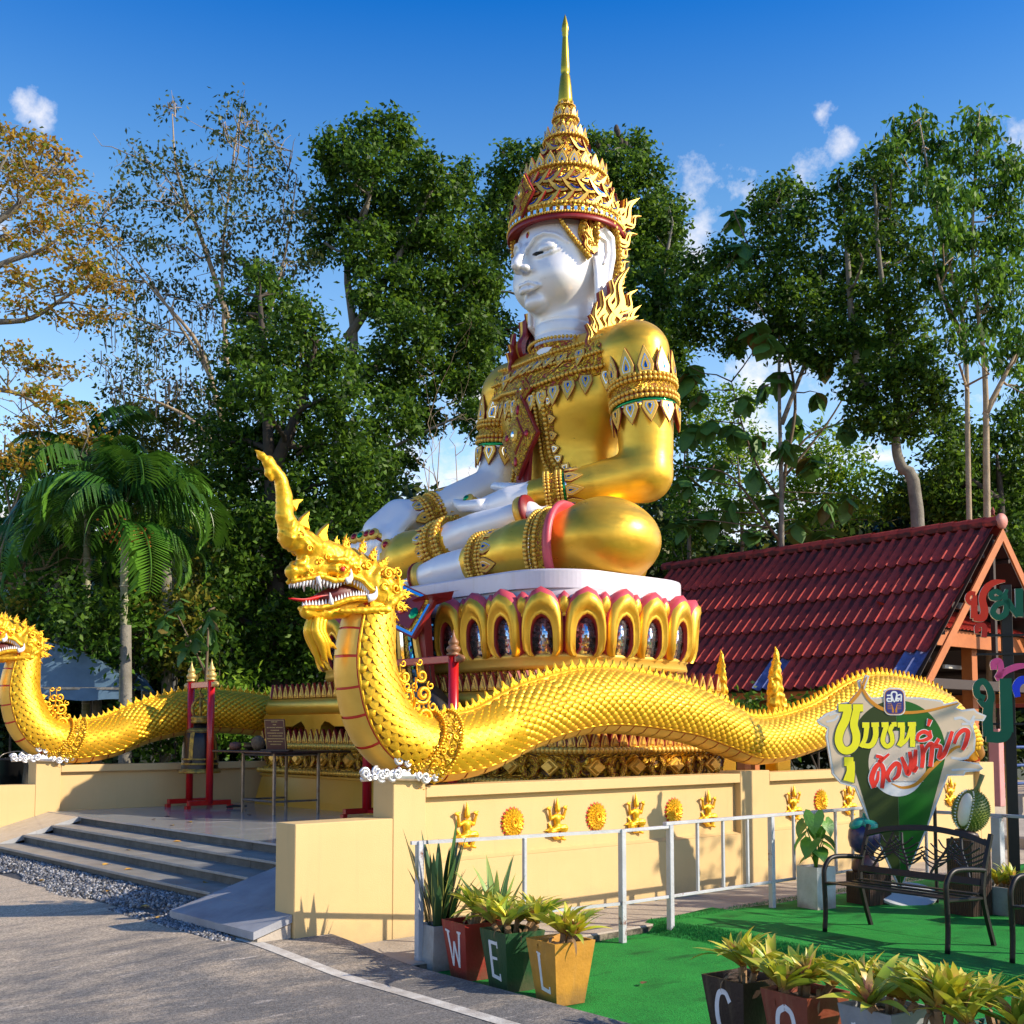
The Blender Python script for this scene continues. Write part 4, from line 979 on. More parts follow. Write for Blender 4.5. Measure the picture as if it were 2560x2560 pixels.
# head: one continuous surface
def head_sdf(p):
    q = p.copy(); q[:, 1] = np.abs(q[:, 1])
    d = sd_ell(q, (.05, 0, 8.86), (.76, .70, .80))
    d = smin(d, sd_ell(q, (.26, 0, 8.42), (.53, .555, .50)), .18)
    d = smin(d, sd_ell(q, (.42, .27, 8.42), (.30, .27, .28)), .16)                 # cheek
    d = smin(d, sd_ell(q, (.63, 0, 8.04), (.15, .19, .12)), .10)                   # chin
    d = smin(d, sd_cap(q, (.02, 0, 7.2), (.02, 0, 8.25), .47, .46), .12)
    d = -smin(-d, sd_ell(q, (.88, .29, 8.80), (.13, .20, .10)), .07)               # eye socket
    d = smin(d, sd_ell(q, (.665, .265, 8.765), (.13, .20, .115)), .03)             # lowered upper lid
    d = smin(d, sd_chain(q, [(.86, .07, 8.80), (.82, .17, 8.94), (.755, .30, 8.985), (.65, .44, 8.95), (.50, .56, 8.84)], [.028, .032, .03, .026, .012]), .035)  # brow
    d = smin(d, sd_chain(q, [(.83, .0, 8.86), (.92, 0, 8.70), (1.02, 0, 8.52)], [.045, .060, .078]), .045)    # nose
    d = smin(d, sd_ell(q, (.90, .085, 8.485), (.085, .062, .055)), .035)
    d = smin(d, sd_chain(q, [(.865, 0, 8.275), (.85, .09, 8.275), (.735, .225, 8.225)], [.036, .036, .014]), .022)   # upper lip
    d = smin(d, sd_chain(q, [(.855, 0, 8.185), (.835, .08, 8.185), (.74, .19, 8.215)], [.05, .045, .014]), .022)    # lower lip
    lid = sd_chain(q, [(.80, .11, 8.712), (.80, .22, 8.690), (.74, .36, 8.703), (.60, .50, 8.76)], [.012, .022, .018, .008])
    d = -smin(-d, lid, .008)
    d = smin(d, sd_chain(q, [(.775, .10, 8.675), (.775, .24, 8.650), (.70, .40, 8.675), (.60, .50, 8.735)], [.02, .024, .02, .01]), .03)
    d = -smin(-d, sd_chain(q, [(.93, 0, 8.40), (.875, 0, 8.315)], [.02, .02]), .02)
    for z, r in ((7.80, .018), (7.62, .018)): d = d + .012 * np.exp(-((q[:, 2] - z) / r) ** 2)
    return d
v_, f_ = sdf_mesh(head_sdf, (-.8, -.78, 7.25), (1.12, .78, 9.72), .021)
hd = link('head', np_mesh('head', v_, f_, WHITE_BODY, True), st)
for s in (-1, 1):
    MB().tube([(.79, s * .12, 8.705), (.797, s * .2, 8.690), (.765, s * .30, 8.694)], [.018, .034, .018], 6).build('pupil', BLACK_M, hd, smooth=True)
    def ear(p):
        q = p.copy(); q[:, 1] *= s
        pl_ = sd_box(q, (-.05, .72, 8.55), (.13, .035, .58), .03)
        d = smin(sd_chain(q, [(.11, .70, 8.80), (.12, .72, 9.02), (-.03, .74, 9.16), (-.20, .76, 9.02), (-.22, .76, 8.75), (-.17, .74, 8.45), (-.17, .73, 8.02), (-.05, .73, 7.92), (.06, .73, 8.02), (.07, .72, 8.45), (.09, .70, 8.66)], [.045, .05, .055, .06, .055, .05, .05, .05, .05, .045, .04]), pl_, .03)
        d = smin(d, sd_chain(q, [(.03, .77, 8.98), (-.08, .78, 8.95), (-.10, .78, 8.75), (-.03, .775, 8.60)], [.02, .028, .028, .02]), .02)
        d = -smin(-d, sd_chain(q, [(.02, .79, 8.88), (-.02, .80, 8.68)], [.05, .035]), .02)
        return -smin(-d, sd_chain(q, [(-.05, .775, 8.35), (-.055, .775, 8.08)], [.012, .016]), .01)
    v_, f_ = sdf_mesh(ear, (-.35, -.9 if s < 0 else .6, 7.8), (.25, -.6 if s < 0 else .9, 9.28), .014)
    link('ear', np_mesh('ear', v_, f_, WHITE_BODY, True), st)
MB().ball((.785, 0, 9.03), .05, 12, 8, 0, None, (.35, .75, 1.35)).ball((.80, 0, 9.03), .036, 10, 6, 1, None, (.35, .75, 1.2)).build('forehead_jewel', [GOLD_LT, RED_G], st, smooth=True)

# crown
cr_ = MB().lathe([(.50, 9.62), (.83, 9.20), (.875, 9.19), (.88, 9.23), (.85, 9.25), (.85, 9.34), (.87, 9.36), (.84, 9.40), (.78, 9.62), (.70, 9.85), (.625, 10.06), (.64, 10.10), (.59, 10.16), (.46, 10.22), (.36, 10.28), (.36, 10.45), (.31, 10.68), (.335, 10.72), (.27, 10.78), (.20, 10.86), (.18, 11.05), (.20, 11.08), (.15, 11.12), (.13, 11.26), (.15, 11.29), (.09, 11.34)], 48)
crown = cr_.build('crown', FIL, st, smooth=True)
MB().lathe([(.70, 9.22), (.885, 9.14), (.90, 9.17), (.885, 9.235)], 48).build('crown_rim', RED_P, crown, smooth=True)
MB().lathe([(.10, 11.30), (.115, 11.40), (.10, 11.6), (.075, 11.80), (.06, 11.83), (.072, 11.86), (.07, 11.95), (.045, 12.40), (.04, 12.44), (.05, 12.47), (.045, 12.50), (.058, 12.54), (.05, 12.62), (.015, 12.76), (.002, 12.80)], 20).build('crown_spire', mat('olive_gold_paint', (.60, .42, .04), .32, .8), crown, smooth=True)
for z, r, b in ((9.40, .855, .034), (10.10, .64, .032), (9.25, .89, .022), (10.72, .335, .026), (11.08, .20, .02), (11.29, .15, .014), (10.27, .40, .02)):
    beads(crown, ring_pts((0, 0, z), (0, 0, 1), r, r, 60), b, closed=True)
sq = MB().bbox(-.024, .024, -.035, .035, 0, .02, .004).mesh('mirror_stud', MIRROR)
for i in range(52):
    a = 2 * math.pi * i / 52; d = V(math.cos(a), math.sin(a), 0); put_flat(sq, crown, d * .852 + V(0, 0, 9.30), (0, 0, 1), d, 1, 'mirror_stud')
sc_ = MB(); sc_.ribbon([(-.14, -.09), (-.02, -.07), (.07, .0), (.15, .10)], [.03, .085, .06, .01], 0, .045, 0, mside=1).ribbon([(-.10, -.062), (-.03, -.05), (.03, .0)], [.016, .018, .01], .04, .055, 2)
SCL = sc_.mesh('scroll_leaf', [GOLD_LT, RED_P, BLUE_G])
for row, (z, r) in enumerate(((9.50, .815), (9.69, .76), (9.88, .69))):
    for i in range(24):
        a = 2 * math.pi * (i + row * .5) / 24; d = V(math.cos(a), math.sin(a), .1); put_flat(SCL, crown, V(d.x, d.y, 0) * r + V(0, 0, z), (0, 0, 1), d, 1.0, 'scroll_leaf', flip=bool(row % 2))
for row, (z, r) in enumerate(((10.36, .375), (10.54, .35))):
    for i in range(12):
        a = 2 * math.pi * (i + row * .5) / 12; d = V(math.cos(a), math.sin(a), .1); put_flat(SCL, crown, V(d.x, d.y, 0) * r + V(0, 0, z), (0, 0, 1), d, .85, 'scroll_leaf', flip=bool(row))
for z, r, n, w, h, ln in ((10.10, .62, 22, .175, .22, -.38), (10.18, .47, 16, .16, .18, -.35), (10.72, .31, 14, .13, .19, -.3), (10.80, .21, 10, .11, .13, -.3), (11.09, .18, 10, .10, .15, -.15), (11.26, .12, 8, .07, .12, -.1)):
    for i in range(n):
        a = 2 * math.pi * (i + .5) / n; d = V(math.cos(a), math.sin(a), 0); put_plaque(crown, d * r + V(0, 0, z), (d.x * ln, d.y * ln, 1), d, w, h)
def diamond(s, parent, o, up, nrm, name, sy=None, red=True):
    mb = MB()
    for k, (q, z, m) in enumerate(((1.0, 0, 1), (.92, .05, 0), (.70, .07, 0), (.46, .09, 1), (.40, .12, 0))):
        w, h = .5 * q, .5 * q
        P = [(-w, 0), (-w * .55, -h * .42), (0, -h), (w * .55, -h * .42), (w, 0), (w * .55, h * .42), (0, h), (-w * .55, h * .42)]
        mb.prism(P, z - .05, z + .03, m, inset=.02 if k else 0)
    mb.ball((0, 0, .16), .085, 10, 6, 2, None, (1, 1, .5)); mb.ball((0, 0, .20), .045, 8, 5, 3, None, (1, 1, .5))
    for x, y in ((.27, 0), (-.27, 0), (0, .30), (0, -.30)): mb.ball((x, y, .10), .055, 8, 5, 4, None, (.8 if y else 1.1, 1.2 if y else .8, .4))
    return put_flat(mb.mesh(name, [FIL_S, RED_P, GOLD_LT, MIRROR, RED_G], False), parent, o, up, nrm, s, name, sy=sy)
diamond(.46, crown, (.87, 0, 9.62), (-.1, 0, 1), (1, 0, .1), 'crown_diamond', sy=.72)
for s in (-1, 1): diamond(.30, crown, (.28, s * .27, 10.4), (-.1, 0, 1), (.7, s * .7, .1), 'crown_diamond', sy=.4)
# gold frames sweeping round the ears, wings behind them
for s in (-1, 1):
    P = cr_spline([(.30, s * .69, 9.22), (.34, s * .67, 8.98), (.22, s * .71, 8.82), (.14, s * .77, 8.9), (.16, s * .79, 9.12), (-.02, s * .80, 9.26), (-.24, s * .80, 9.12), (-.31, s * .79, 8.7), (-.27, s * .78, 8.3), (-.27, s * .77, 7.9), (-.14, s * .76, 7.78)], 5)
    ef = MB().tube(P, [.05] * len(P), 8).build('ear_frame', FIL_S, st, smooth=True)
    beads(ef, [(p[0], p[1] + s * .05, p[2]) for p in P], .034)
    q = cr_spline([(.62, s * .50, 9.18), (.50, s * .60, 8.95), (.33, s * .69, 8.74), (.22, s * .73, 8.62)], 5)
    MB().tube(q, np.linspace(.03, .05, len(q)), 8).build('hairline_braid', FIL_S, ef, smooth=True); beads(ef, [(p[0] + .03, p[1] + s * .03, p[2]) for p in q], .026)
    for o, up, sc, fl in (((-.30, s * .70, 9.05), (-.75, 0, 1), .95, 1), ((-.15, s * .78, 9.15), (-.15, 0, 1), .62, 1), ((.22, s * .74, 8.72), (.15, 0, 1), .50, 0), ((-.36, s * .66, 8.65), (-.6, 0, 1), .62, 1), ((-.36, s * .66, 8.25), (-.5, 0, 1), .5, 1), ((.10, s * .81, 9.13), (.1, 0, 1), .45, 0)):
        put_flat(FLAME, ef, o, up, (0, s, 0), sc, 'flame_ornament', flip=(fl == (s > 0)))
    # shoulder flames
    for o, up, sc in (((-.05, s * .86, 7.42), (-.30, s * .12, 1), 1.15), ((-.30, s * .80, 7.42), (-.65, s * .1, 1), .75), ((.18, s * .90, 7.20), (.10, s * .1, 1), .70)):
        put_flat(FLAME, st, o, up, (.25, s, 0), sc, 'shoulder_flame', flip=(s > 0))
    MB().prism([(-.35, -.2), (.25, -.3), (.3, .35), (-.3, .3)], 0, .05, 0, T_((-.1, s * 1.02, 7.44)) @ Matrix.Rotation(-s * R(12), 4, 'X')).build('shoulder_board', RED_P, st)

# collar: laid on the chest by marching to the body surface
def on_body(phi, z, lift=0., fn=gold_sdf, c=(0, 0)):
    d = (math.cos(phi), math.sin(phi), 0.); p, n = sdf_project(fn, (c[0], c[1], z), d, 2.6, .1); return p + n * lift, n
def zc(phi, k):
    """k: 0 neckline .. 1 outer edge; low in front, high on the shoulders"""
    fr = (1 + math.cos(phi)) / 2
    zi = 7.46 - .02 * fr; zo = 7.02 - .46 * fr ** 1.5
    return zi + (zo - zi) * k
col = []; PH = np.linspace(-2.3, 2.3, 61)
KS = [0, .12, .25, .4, .55, .7, .85, 1.0]
rings = {}
def surf_pt(phi, k):
    r0 = .52; z = zc(phi, k)
    # a cone falling from the neck to the chest; take the outer of cone and body
    p, n = on_body(phi, min(z, 7.38), 0)
    rad = math.hypot(p.x, p.y); rr = r0 + (rad - r0) * min(1, (k / .35)) ** .8 if k < .35 else rad
    zz = z if k >= .35 else zc(phi, k)
    lim = 1.22
    if rr > lim: rr = lim
    return V(math.cos(phi) * rr, math.sin(phi) * rr, zz), (n if k > .3 else (V(math.cos(phi), math.sin(phi), 1.2)).normalized())
G = [[surf_pt(ph, k) for ph in PH] for k in KS]
cm = MB()
vs = [p + n * (.05 if 0 < i < len(KS) - 1 else .01) for i, r_ in enumerate(G) for p, n in r_]; m_ = len(PH)
cm.add(vs, [(i * m_ + j, (i + 1) * m_ + j, (i + 1) * m_ + j + 1, i * m_ + j + 1) for i in range(len(KS) - 1) for j in range(m_ - 1)])
collar = cm.build('collar', FIL, st, smooth=True)
for i, b in ((0, .030), (2, .034), (4, .030), (6, .034)): beads(collar, [p + n * .07 for p, n in G[i]], b)
for j in range(2, m_ - 2, 3):
    p, n = G[7][j]; p2, _ = G[5][j]
    if abs(PH[j]) < 2.0: put_plaque(collar, p + n * .04 + V(0, 0, .02), V(0, 0, -1), n, .20, .30)
for j in range(4, m_ - 4, 4):
    p, n = G[3][j]; put_plaque(collar, p + n * .06, V(0, 0, -1), n, .20, .26)
diamond(.36, collar, G[6][30][0] + V(.08, 0, -.02), (0, 0, 1), (1, 0, .15), 'collar_clasp', sy=.42)
# pendant
pz, pn = on_body(0, 6.05, .13)
pend = diamond(.78, st, pz + V(.06, 0, -.05), (0, 0, 1), (1, 0, .05), 'chest_pendant', sy=1.28)
MB().add([(.86, -.16, 6.3), (.86, .16, 6.3), (.92, .12, 4.95), (.92, -.12, 4.95), (.80, -.16, 6.3), (.80, .16, 6.3), (.86, .12, 4.95), (.86, -.12, 4.95)], [(0, 1, 2, 3), (4, 7, 6, 5), (0, 3, 7, 4), (1, 5, 6, 2), (3, 2, 6, 7)]).build('red_sash', RED_P, st)
# open jacket edges curving down to the waist
for s in (-1, 1):
    path = cr_spline([(.34, 6.62), (.38, 6.25), (.40, 5.90), (.48, 5.60), (.72, 5.36), (1.05, 5.26), (1.5, 5.24), (2.0, 5.26)], 6)
    rows = []
    for off in (-.09, -.045, 0, .045, .09, .15):
        row = []
        for i, (ph, z) in enumerate(path):
            a = path[max(i - 1, 0)]; b = path[min(i + 1, len(path) - 1)]; dx, dz = (b[0] - a[0]) * .8, b[1] - a[1]; L_ = math.hypot(dx, dz); nx, nz = dz / L_, -dx / L_
            p, n = on_body(s * (ph + nx * off / .8 * -1), z - nz * off, 0, torso_sdf); row.append((p, n))
        rows.append(row)
    mb = MB(); k = len(path)
    vs = [p + n * (.045 if 0 < i < 5 else .0) for i, r_ in enumerate(rows) for p, n in r_]
    mb.add(vs, [(i * k + j, i * k + j + 1, (i + 1) * k + j + 1, (i + 1) * k + j) for i in range(5) for j in range(k - 1)])
    ed = mb.build('jacket_edge', FIL_S, st, smooth=True)
    beads(ed, [p + n * .06 for p, n in rows[0]], .03); beads(ed, [p + n * .06 for p, n in rows[3]], .036)
    for j in range(3, k - 2, 4):
        p, n = rows[5][j]; q_, _ = rows[4][j]; put_plaque(ed, q_ + n * .04, (q_ - rows[2][j][0]), n, .14, .12, 'small_gem')
# armlets, bracelets, anklets, rings
for s in (-1, 1):
    armlet(st, 'upper_armlet', (0, s * (1.55 if s > 0 else 1.35), 6.42), (0, -s * .12, 1), .435, .36, .30, .40, 11)
armlet(st, 'bracelet', (.98, .76, 5.05), (.62, -.72, -.11), .255, .26, .26, .0, 9)
armlet(st, 'bracelet', (1.14, -1.91, 5.09), (.9, -.27, -.4), .275, .34, .30, .24, 9)
armlet(st, 'anklet', (2.03, .62, 3.98), (.13, -.85, -.02), .36, .28, .26, .0, 10, green=False)
armlet(st, 'anklet', (1.80, -.62, 4.38), (-.05, 1, .16), .335, .34, .26, .0, 10, green=False)
# hem of the left trouser leg
hm = MB(); Fh = frame((1.72, 1.62, 4.05), (-.35, .9, .0), (0, 0, 1))
hm.lathe([(.44, -.30), (.50, -.28), (.55, 0.02), (.56, .06), (.50, .07), (.46, .0)], 40, 0, Fh, 1.0, 1.05); hm.lathe([(.575, .03), (.63, .10), (.60, .17), (.54, .08)], 40, 1, Fh, 1, 1.05)
hem = hm.build('trouser_hem', [FIL_S, PINK], st, smooth=True)
for dz, rr in ((-.24, .52), (-.10, .545)): beads(hem, [Fh @ V(math.cos(t) * rr, math.sin(t) * rr * 1.05, dz) for t in np.linspace(0, 6.28, 50)], .03)
MB().lathe([(.518, -.20), (.535, -.17)], 40, 0, Fh, 1, 1.05).build('mirror_strip', MIRROR, hem)
# finger rings and toe rings
def ring(c, ax, r, w=.07, gem=None, gd=(1, 0, 0)):
    F = frame(c, ax); o = MB().lathe([(r * .9, -w / 2), (r * 1.12, -w / 2), (r * 1.18, 0), (r * 1.12, w / 2), (r * .9, w / 2)], 18, 0, F).lathe([(r * .95, w / 2), (r * 1.2, w * .6), (r * 1.15, w)], 18, 1, F)
    if gem: g = Vector(c) + Vector(gd).normalized() * r * 1.2; Q = frame(g, gd); o.lathe([(.001, .03), (.06, .03), (.095, .01), (.10, -.02)], 14, 0, Q); o.ball((0, 0, .03), .055, 8, 5, 2, Q, (1, 1, .5))
    o.build('finger_ring', [GOLD_LT, RED_P, gem or RED_G], st, smooth=True)
for i, dl in enumerate((-.26, -.10, .07, .22)): ring((2.10, -2.125 + dl, 4.60), (.45, 0, -.85), .105, .08, (RED_G, GREEN_G, RED_G, RED_G)[i], (.9, .25, .4))
ring((2.00, -1.71, 4.45), (.1, 0, -1), .105, .08, RED_G, (1, .4, .1))
ring((1.54, -.36, 4.96), (.2, -1, .1), .095, .07, GREEN_G, (1, 0, .6)); ring((1.60, .80, 4.66), (-.3, 1, .2), .20, .10)
ring((2.29, -.55, 3.85), (.2, -1, -.1), .19, .10)
for i, dl in enumerate((-.26, -.10, .07, .22)): MB().ball((2.21, -2.13 + dl * 1.1, 4.5 - (.42, .52, .5, .4)[i] * .62), .05, 8, 5, 0, None, (.35, .8, 1.3)).build('fingernail', SILVER, st, smooth=True)
# ------------------------------------------------------------------ the two gold serpents on the balustrades
NP = [(.86, 2.90, .15), (.79, 2.66, .215), (.745, 2.32, .25), (.785, 2.06, .265), (.885, 1.82, .28), (1.08, 1.63, .285), (1.42, 1.545, .285), (1.98, 1.61, .285), (2.63, 1.85, .30), (3.57, 2.005, .315), (4.81, 1.90, .30), (5.52, 1.73, .275), (6.19, 1.585, .255), (7.26, 1.74, .265), (8.58, 2.12, .285), (10.2, 2.03, .255), (11.0, 1.68, .20), (11.4, 1.36, .13)]
SPL = np.array(cr_spline(NP, 14))
seg_ = np.linalg.norm(np.diff(SPL[:, :2], axis=0), axis=1); SL = np.concatenate([[0], np.cumsum(seg_)])
def nfr(u):
    """point, tangent, dorsal direction and radius at arc length u"""
    x, z, r = (np.interp(u, SL, SPL[:, i]) for i in range(3)); e = .03
    tx = np.interp(u + e, SL, SPL[:, 0]) - np.interp(u - e, SL, SPL[:, 0]); tz = np.interp(u + e, SL, SPL[:, 1]) - np.interp(u - e, SL, SPL[:, 1])
    q = math.hypot(tx, tz); T = V(tx / q, 0, tz / q); D = V(-T.z, 0, T.x); return V(x, 0, z), T, D, float(r)
def npt(u, a, lift=0.):
    c, T, D, r = nfr(u); n = D * math.cos(a) + V(0, 1, 0) * math.sin(a); return c + n * (r + lift), n, T
def spiral(mb, c, r, turns, th, ang, F, mi=0, fl=1, tail=None):
    P = []
    for i in range(int(turns * 12) + 1):
        a = ang + fl * i / 12 * 2 * math.pi; q = r * (1 - .82 * i / (turns * 12)); P.append((c[0] + q * math.cos(a), c[1] + q * math.sin(a), .25 * i / (turns * 12) * th))
    if tail: P = [(*tail, 0)] + P
    mb.tube([F @ Vector(p) for p in P], [th * (.55 + .45 * math.sin(math.pi * min(1, (i + 1) / len(P)) * .9)) for i in range(len(P))], 6, mi)
NAGA_D = mat('brownish_gold_under_scales', (.30, .13, .01), .5, .3)
def make_naga(label):
    ng = thing('gold_serpent', label, 'serpent statue', MON @ T_((0, .15, 0)))
    us = np.linspace(0, SL[-1], 190); n = 32; mb = MB(); vs = []
    for u in us:
        for j in range(n): vs.append(npt(u, 2 * math.pi * j / n)[0])
    fs = [(i * n + j, (i + 1) * n + j, (i + 1) * n + (j + 1) % n, i * n + (j + 1) % n) for i in range(len(us) - 1) for j in range(n)]
    fs += [tuple(range(n)), tuple((len(us) - 1) * n + j for j in range(n - 1, -1, -1))]
    mb.add(vs, fs); mb.m = [1 if 12 <= (k % n) <= 19 else 0 for k in range(len(fs))]
    mb.build('body', [NAGA_D, RED_LINE], ng, smooth=True)
    # belly plates with red joints
    pw = .205; k = int((SL[-1] - .2) / pw)
    for i in range(k):
        u0, u1 = .18 + i * pw + .012, .18 + (i + 1) * pw - .006; g = []
        for u in np.linspace(u0, u1, 4):
            for a in np.linspace(R(141), R(219), 7): g.append(npt(u, a, .012 if abs(a - math.pi) < R(36) else .002)[0])
        q = MB().add(g, [(r_ * 7 + c_, r_ * 7 + c_ + 1, (r_ + 1) * 7 + c_ + 1, (r_ + 1) * 7 + c_)[::-1] for r_ in range(3) for c_ in range(6)])
        q.build('belly_plate', GOLD_LT, ng, smooth=True)
    for s in (-1, 1):      # red line and gold lip beside the belly
        MB().tube([npt(u, s * R(136), .004)[0] for u in np.linspace(.2, SL[-1] - .1, 150)], .013, 6).build('side_moulding', GOLD_NAGA, ng, smooth=True)
    # scales
    sc = [(-.5, -.02), (-.52, .35), (-.38, .72), (-.2, .92), (0, 1.0), (.2, .92), (.38, .72), (.52, .35), (.5, -.02)]
    def hz(x, y): return .07 + .09 * max(0, y) + .05 * (1 - (x * 1.9) ** 2)
    sv = [(x, y, hz(x, y)) for x, y in sc] + [(x * 1.04, y * 1.03, -.10) for x, y in sc] + [(0, .45, .165)]
    sf = [(i, i + 1, 18) for i in range(8)][::1] + [(8, 0, 18)] + [(i + 1, i, 9 + i, 10 + i) for i in range(8)]
    sf = [f[::-1] for f in sf]
    sme = MB().add(sv, sf).mesh('scale', GOLD_NAGA)
    pv, pf = np.array(sv), sf; big = MB(); cnt = 0; pt = .078; u = .10; row = 0; VV = []; FF3 = []; b = 0
    while u < SL[-1] - .25:
        r = nfr(u)[3]; m_ = int(2 * R(132) * r / pt)
        for j in range(m_ + 1):
            a = -R(130) + 2 * R(130) * (j + (.5 if row % 2 else 0)) / m_
            if abs(a) > R(132) or abs(a) < R(13): continue
            p, nn, T = npt(u, a); X = T.cross(nn); s_ = pt * .99 * (1 + rng.uniform(-.04, .04)); tilt = T * math.cos(.10) + nn * math.sin(.10) * .6
            Z = nn + T * -.12 + X * rng.uniform(-.10, .10)
            M = Matrix((X * s_, tilt * s_ * 1.0, Z * s_)).transposed().to_4x4(); M.translation = p
            if a < R(-15) and a > R(-128) and cnt < 300 and u < 3.3: link('scale', sme, ng, M); cnt += 1
            else:
                A = np.array(M); VV.append(pv @ A[:3, :3].T + A[:3, 3])
        u += .055; row += 1
    VV = np.concatenate(VV); k = len(VV) // len(pv); tri = [f for f in pf if len(f) == 3]; qd = [f for f in pf if len(f) == 4]; tri += [(f[0], f[1], f[2]) for f in qd] + [(f[0], f[2], f[3]) for f in qd]
    F = (np.array(tri)[None] + (np.arange(k) * len(pv))[:, None, None]).reshape(-1, 3)
    link('scales', np_mesh('scales', VV, F, GOLD_NAGA), ng, kind='stuff')
    # dorsal ridge and spines
    MB().tube([npt(u, 0, -.018)[0] for u in np.linspace(.75, SL[-1] - .1, 180)], .055, 8).build('dorsal_ridge', GOLD_NAGA, ng, smooth=True)
    sp = MB(); sp.prism([(-.05, 0), (-.055, .03), (-.02, .055), (.005, .115), (.02, .06), (.05, .04), (.055, 0)], -.018, .018, 0, inset=.012); sp.ball((0, .02, 0), .03, 6, 4)
    spm = sp.mesh('spine', GOLD_NAGA)
    u = .8
    while u < SL[-1] - .15:
        p, nn, T = npt(u, 0, .022); k = (.82 if u > 2.4 else .7) * rng.uniform(.9, 1.1)
        M = Matrix((-T * k, nn * k, V(0, 1, 0) * k)).transposed().to_4x4(); M.translation = p; link('spine', spm, ng, M); u += .105
    # head
    def hsd(p, detail=True):
        d = sd_chain(p, [(.03, 0, 2.985), (.20, 0, 3.035), (.45, 0, 3.06), (.74, 0, 2.98)], [.062, .10, .135, .16])
        d = smin(d, sd_chain(p, [(.02, 0, 3.26), (.28, 0, 3.17), (.58, 0, 3.13), (.86, 0, 3.0)], [.10, .12, .115, .12]), .05)
        d = smin(d, sd_chain(p, [(.02, 0, 3.28), (-.045, 0, 3.42), (-.055, 0, 3.58), (-.08, 0, 3.71), (-.145, 0, 3.80), (-.20, 0, 3.845)], [.10, .075, .066, .055, .042, .034]), .05)
        d = smin(d, sd_ell(p, (-.20, 0, 3.85), (.05, .04, .05)), .03); d = smin(d, sd_chain(p, [(-.22, 0, 3.865), (-.265, 0, 3.885), (-.32, 0, 3.93)], [.022, .035, .006]), .015)
        d = smin(d, sd_chain(p, [(-.19, 0, 3.83), (-.20, 0, 3.76), (-.17, 0, 3.71)], [.035, .032, .014]), .02)
        j = sd_chain(p, [(.17, 0, 2.665), (.36, 0, 2.68), (.56, 0, 2.735), (.80, 0, 2.80)], [.055, .065, .085, .13])
        d = smin(d, j, .02)
        d = smin(d, sd_ell(p, (.82, 0, 2.88), (.19, .23, .24)), .08)
        for s in (-1, 1):
            d = smin(d, sd_ell(p, (.40, s * .11, 3.03), (.085, .06, .06)), .03)
            d = smin(d, sd_chain(p, [(.30, s * .13, 3.09), (.42, s * .15, 3.11), (.52, s * .16, 3.06)], [.02, .03, .02]), .02)
            d = smin(d, sd_ell(p, (.08, s * .05, 3.05), (.05, .04, .04)), .02)
            d = smin(d, sd_chain(p, [(.02, s * .04, 2.905), (.13, s * .075, 2.935), (.24, s * .10, 2.958), (.36, s * .125, 2.932), (.42, s * .135, 2.94), (.485, s * .145, 2.985), (.60, s * .165, 2.955), (.70, s * .18, 2.87)], [.02, .022, .024, .022, .02, .024, .024, .022]), .012)
            d = smin(d, sd_chain(p, [(.13, s * .03, 2.70), (.25, s * .07, 2.705), (.36, s * .10, 2.73), (.46, s * .13, 2.775), (.56, s * .15, 2.80), (.68, s * .175, 2.805), (.74, s * .185, 2.85)], [.02, .022, .024, .026, .026, .028, .02]), .012)
            d = smin(d, sd_chain(p, [(.42, s * .11, 2.69), (.60, s * .17, 2.70), (.80, s * .22, 2.72), (.95, s * .21, 2.86), (.96, s * .18, 3.0)], [.02, .03, .035, .035, .02]), .02)
        d = -smin(-d, sd_chain(p, [(.30, 0, 2.83), (.66, 0, 2.85)], [.055, .03]) * 1.0 + (np.abs(p[:, 1]) - .10) * .0, .02)
        if detail:
            x, y, z = p[:, 0], np.abs(p[:, 1]), p[:, 2]
            w = np.sin(34 * x + 2.6 * np.sin(21 * z + 9 * y) ) * np.sin(30 * z - 2.2 * np.sin(26 * x)); w2 = np.sin(70 * x + 3 * np.sin(40 * z)) * np.sin(64 * z + 2 * np.sin(52 * x + 30 * y))
            amp = .010 * ((z > 2.99) & (z < 3.4)) + .008 * (x > .76) + .004
            d = d - amp * np.maximum(w, -.3) - .003 * w2
        return d
    v_, f_ = sdf_mesh(hsd, (-.36, -.30, 2.55), (1.12, .30, 3.98), .0125)
    hd = link('head', np_mesh('head', v_, f_, GOLD_NAGA, True), ng)
    MB().tube([(.27, 0, 2.80), (.45, 0, 2.835), (.62, 0, 2.86), (.74, 0, 2.87)], [.03, .085, .10, .06], 10).build('mouth_lining', mat('dark_red_mouth', (.10, .006, .006), .5), hd, smooth=True)
    tg = MB(); tp = cr_spline([(.60, 0, 2.83), (.44, 0, 2.815), (.30, 0, 2.80), (.16, 0, 2.765), (.0, 0, 2.762)], 6)
    tv = []; 
    for i, p in enumerate(tp):
        w = .055 * (1 - (i / (len(tp) - 1)) ** 2.2) + .004
        tv += [(p[0], -w, p[2] + .012), (p[0], 0, p[2] + .028 * w / .05), (p[0], w, p[2] + .012), (p[0], 0, p[2] - .028 * w / .05)]
    tg.add(tv, [(i * 4 + j, i * 4 + (j + 1) % 4, (i + 1) * 4 + (j + 1) % 4, (i + 1) * 4 + j) for i in range(len(tp) - 1) for j in range(4)]); tg.build('tongue', mat('red_tongue_paint', (.50, .008, .008), .35), hd, smooth=True)
    cone = MB().lathe([(.22, 0), (.2, .3), (.12, .7), (.02, 1)], 7).mesh('tooth', TOOTH, True)
    def tooth(p, d, l, nm='tooth'): link(nm, cone, hd, frame(p, d) @ scl(l * .95 if nm == 'tooth' else l * .85, l * .95 if nm == 'tooth' else l * .85, l))
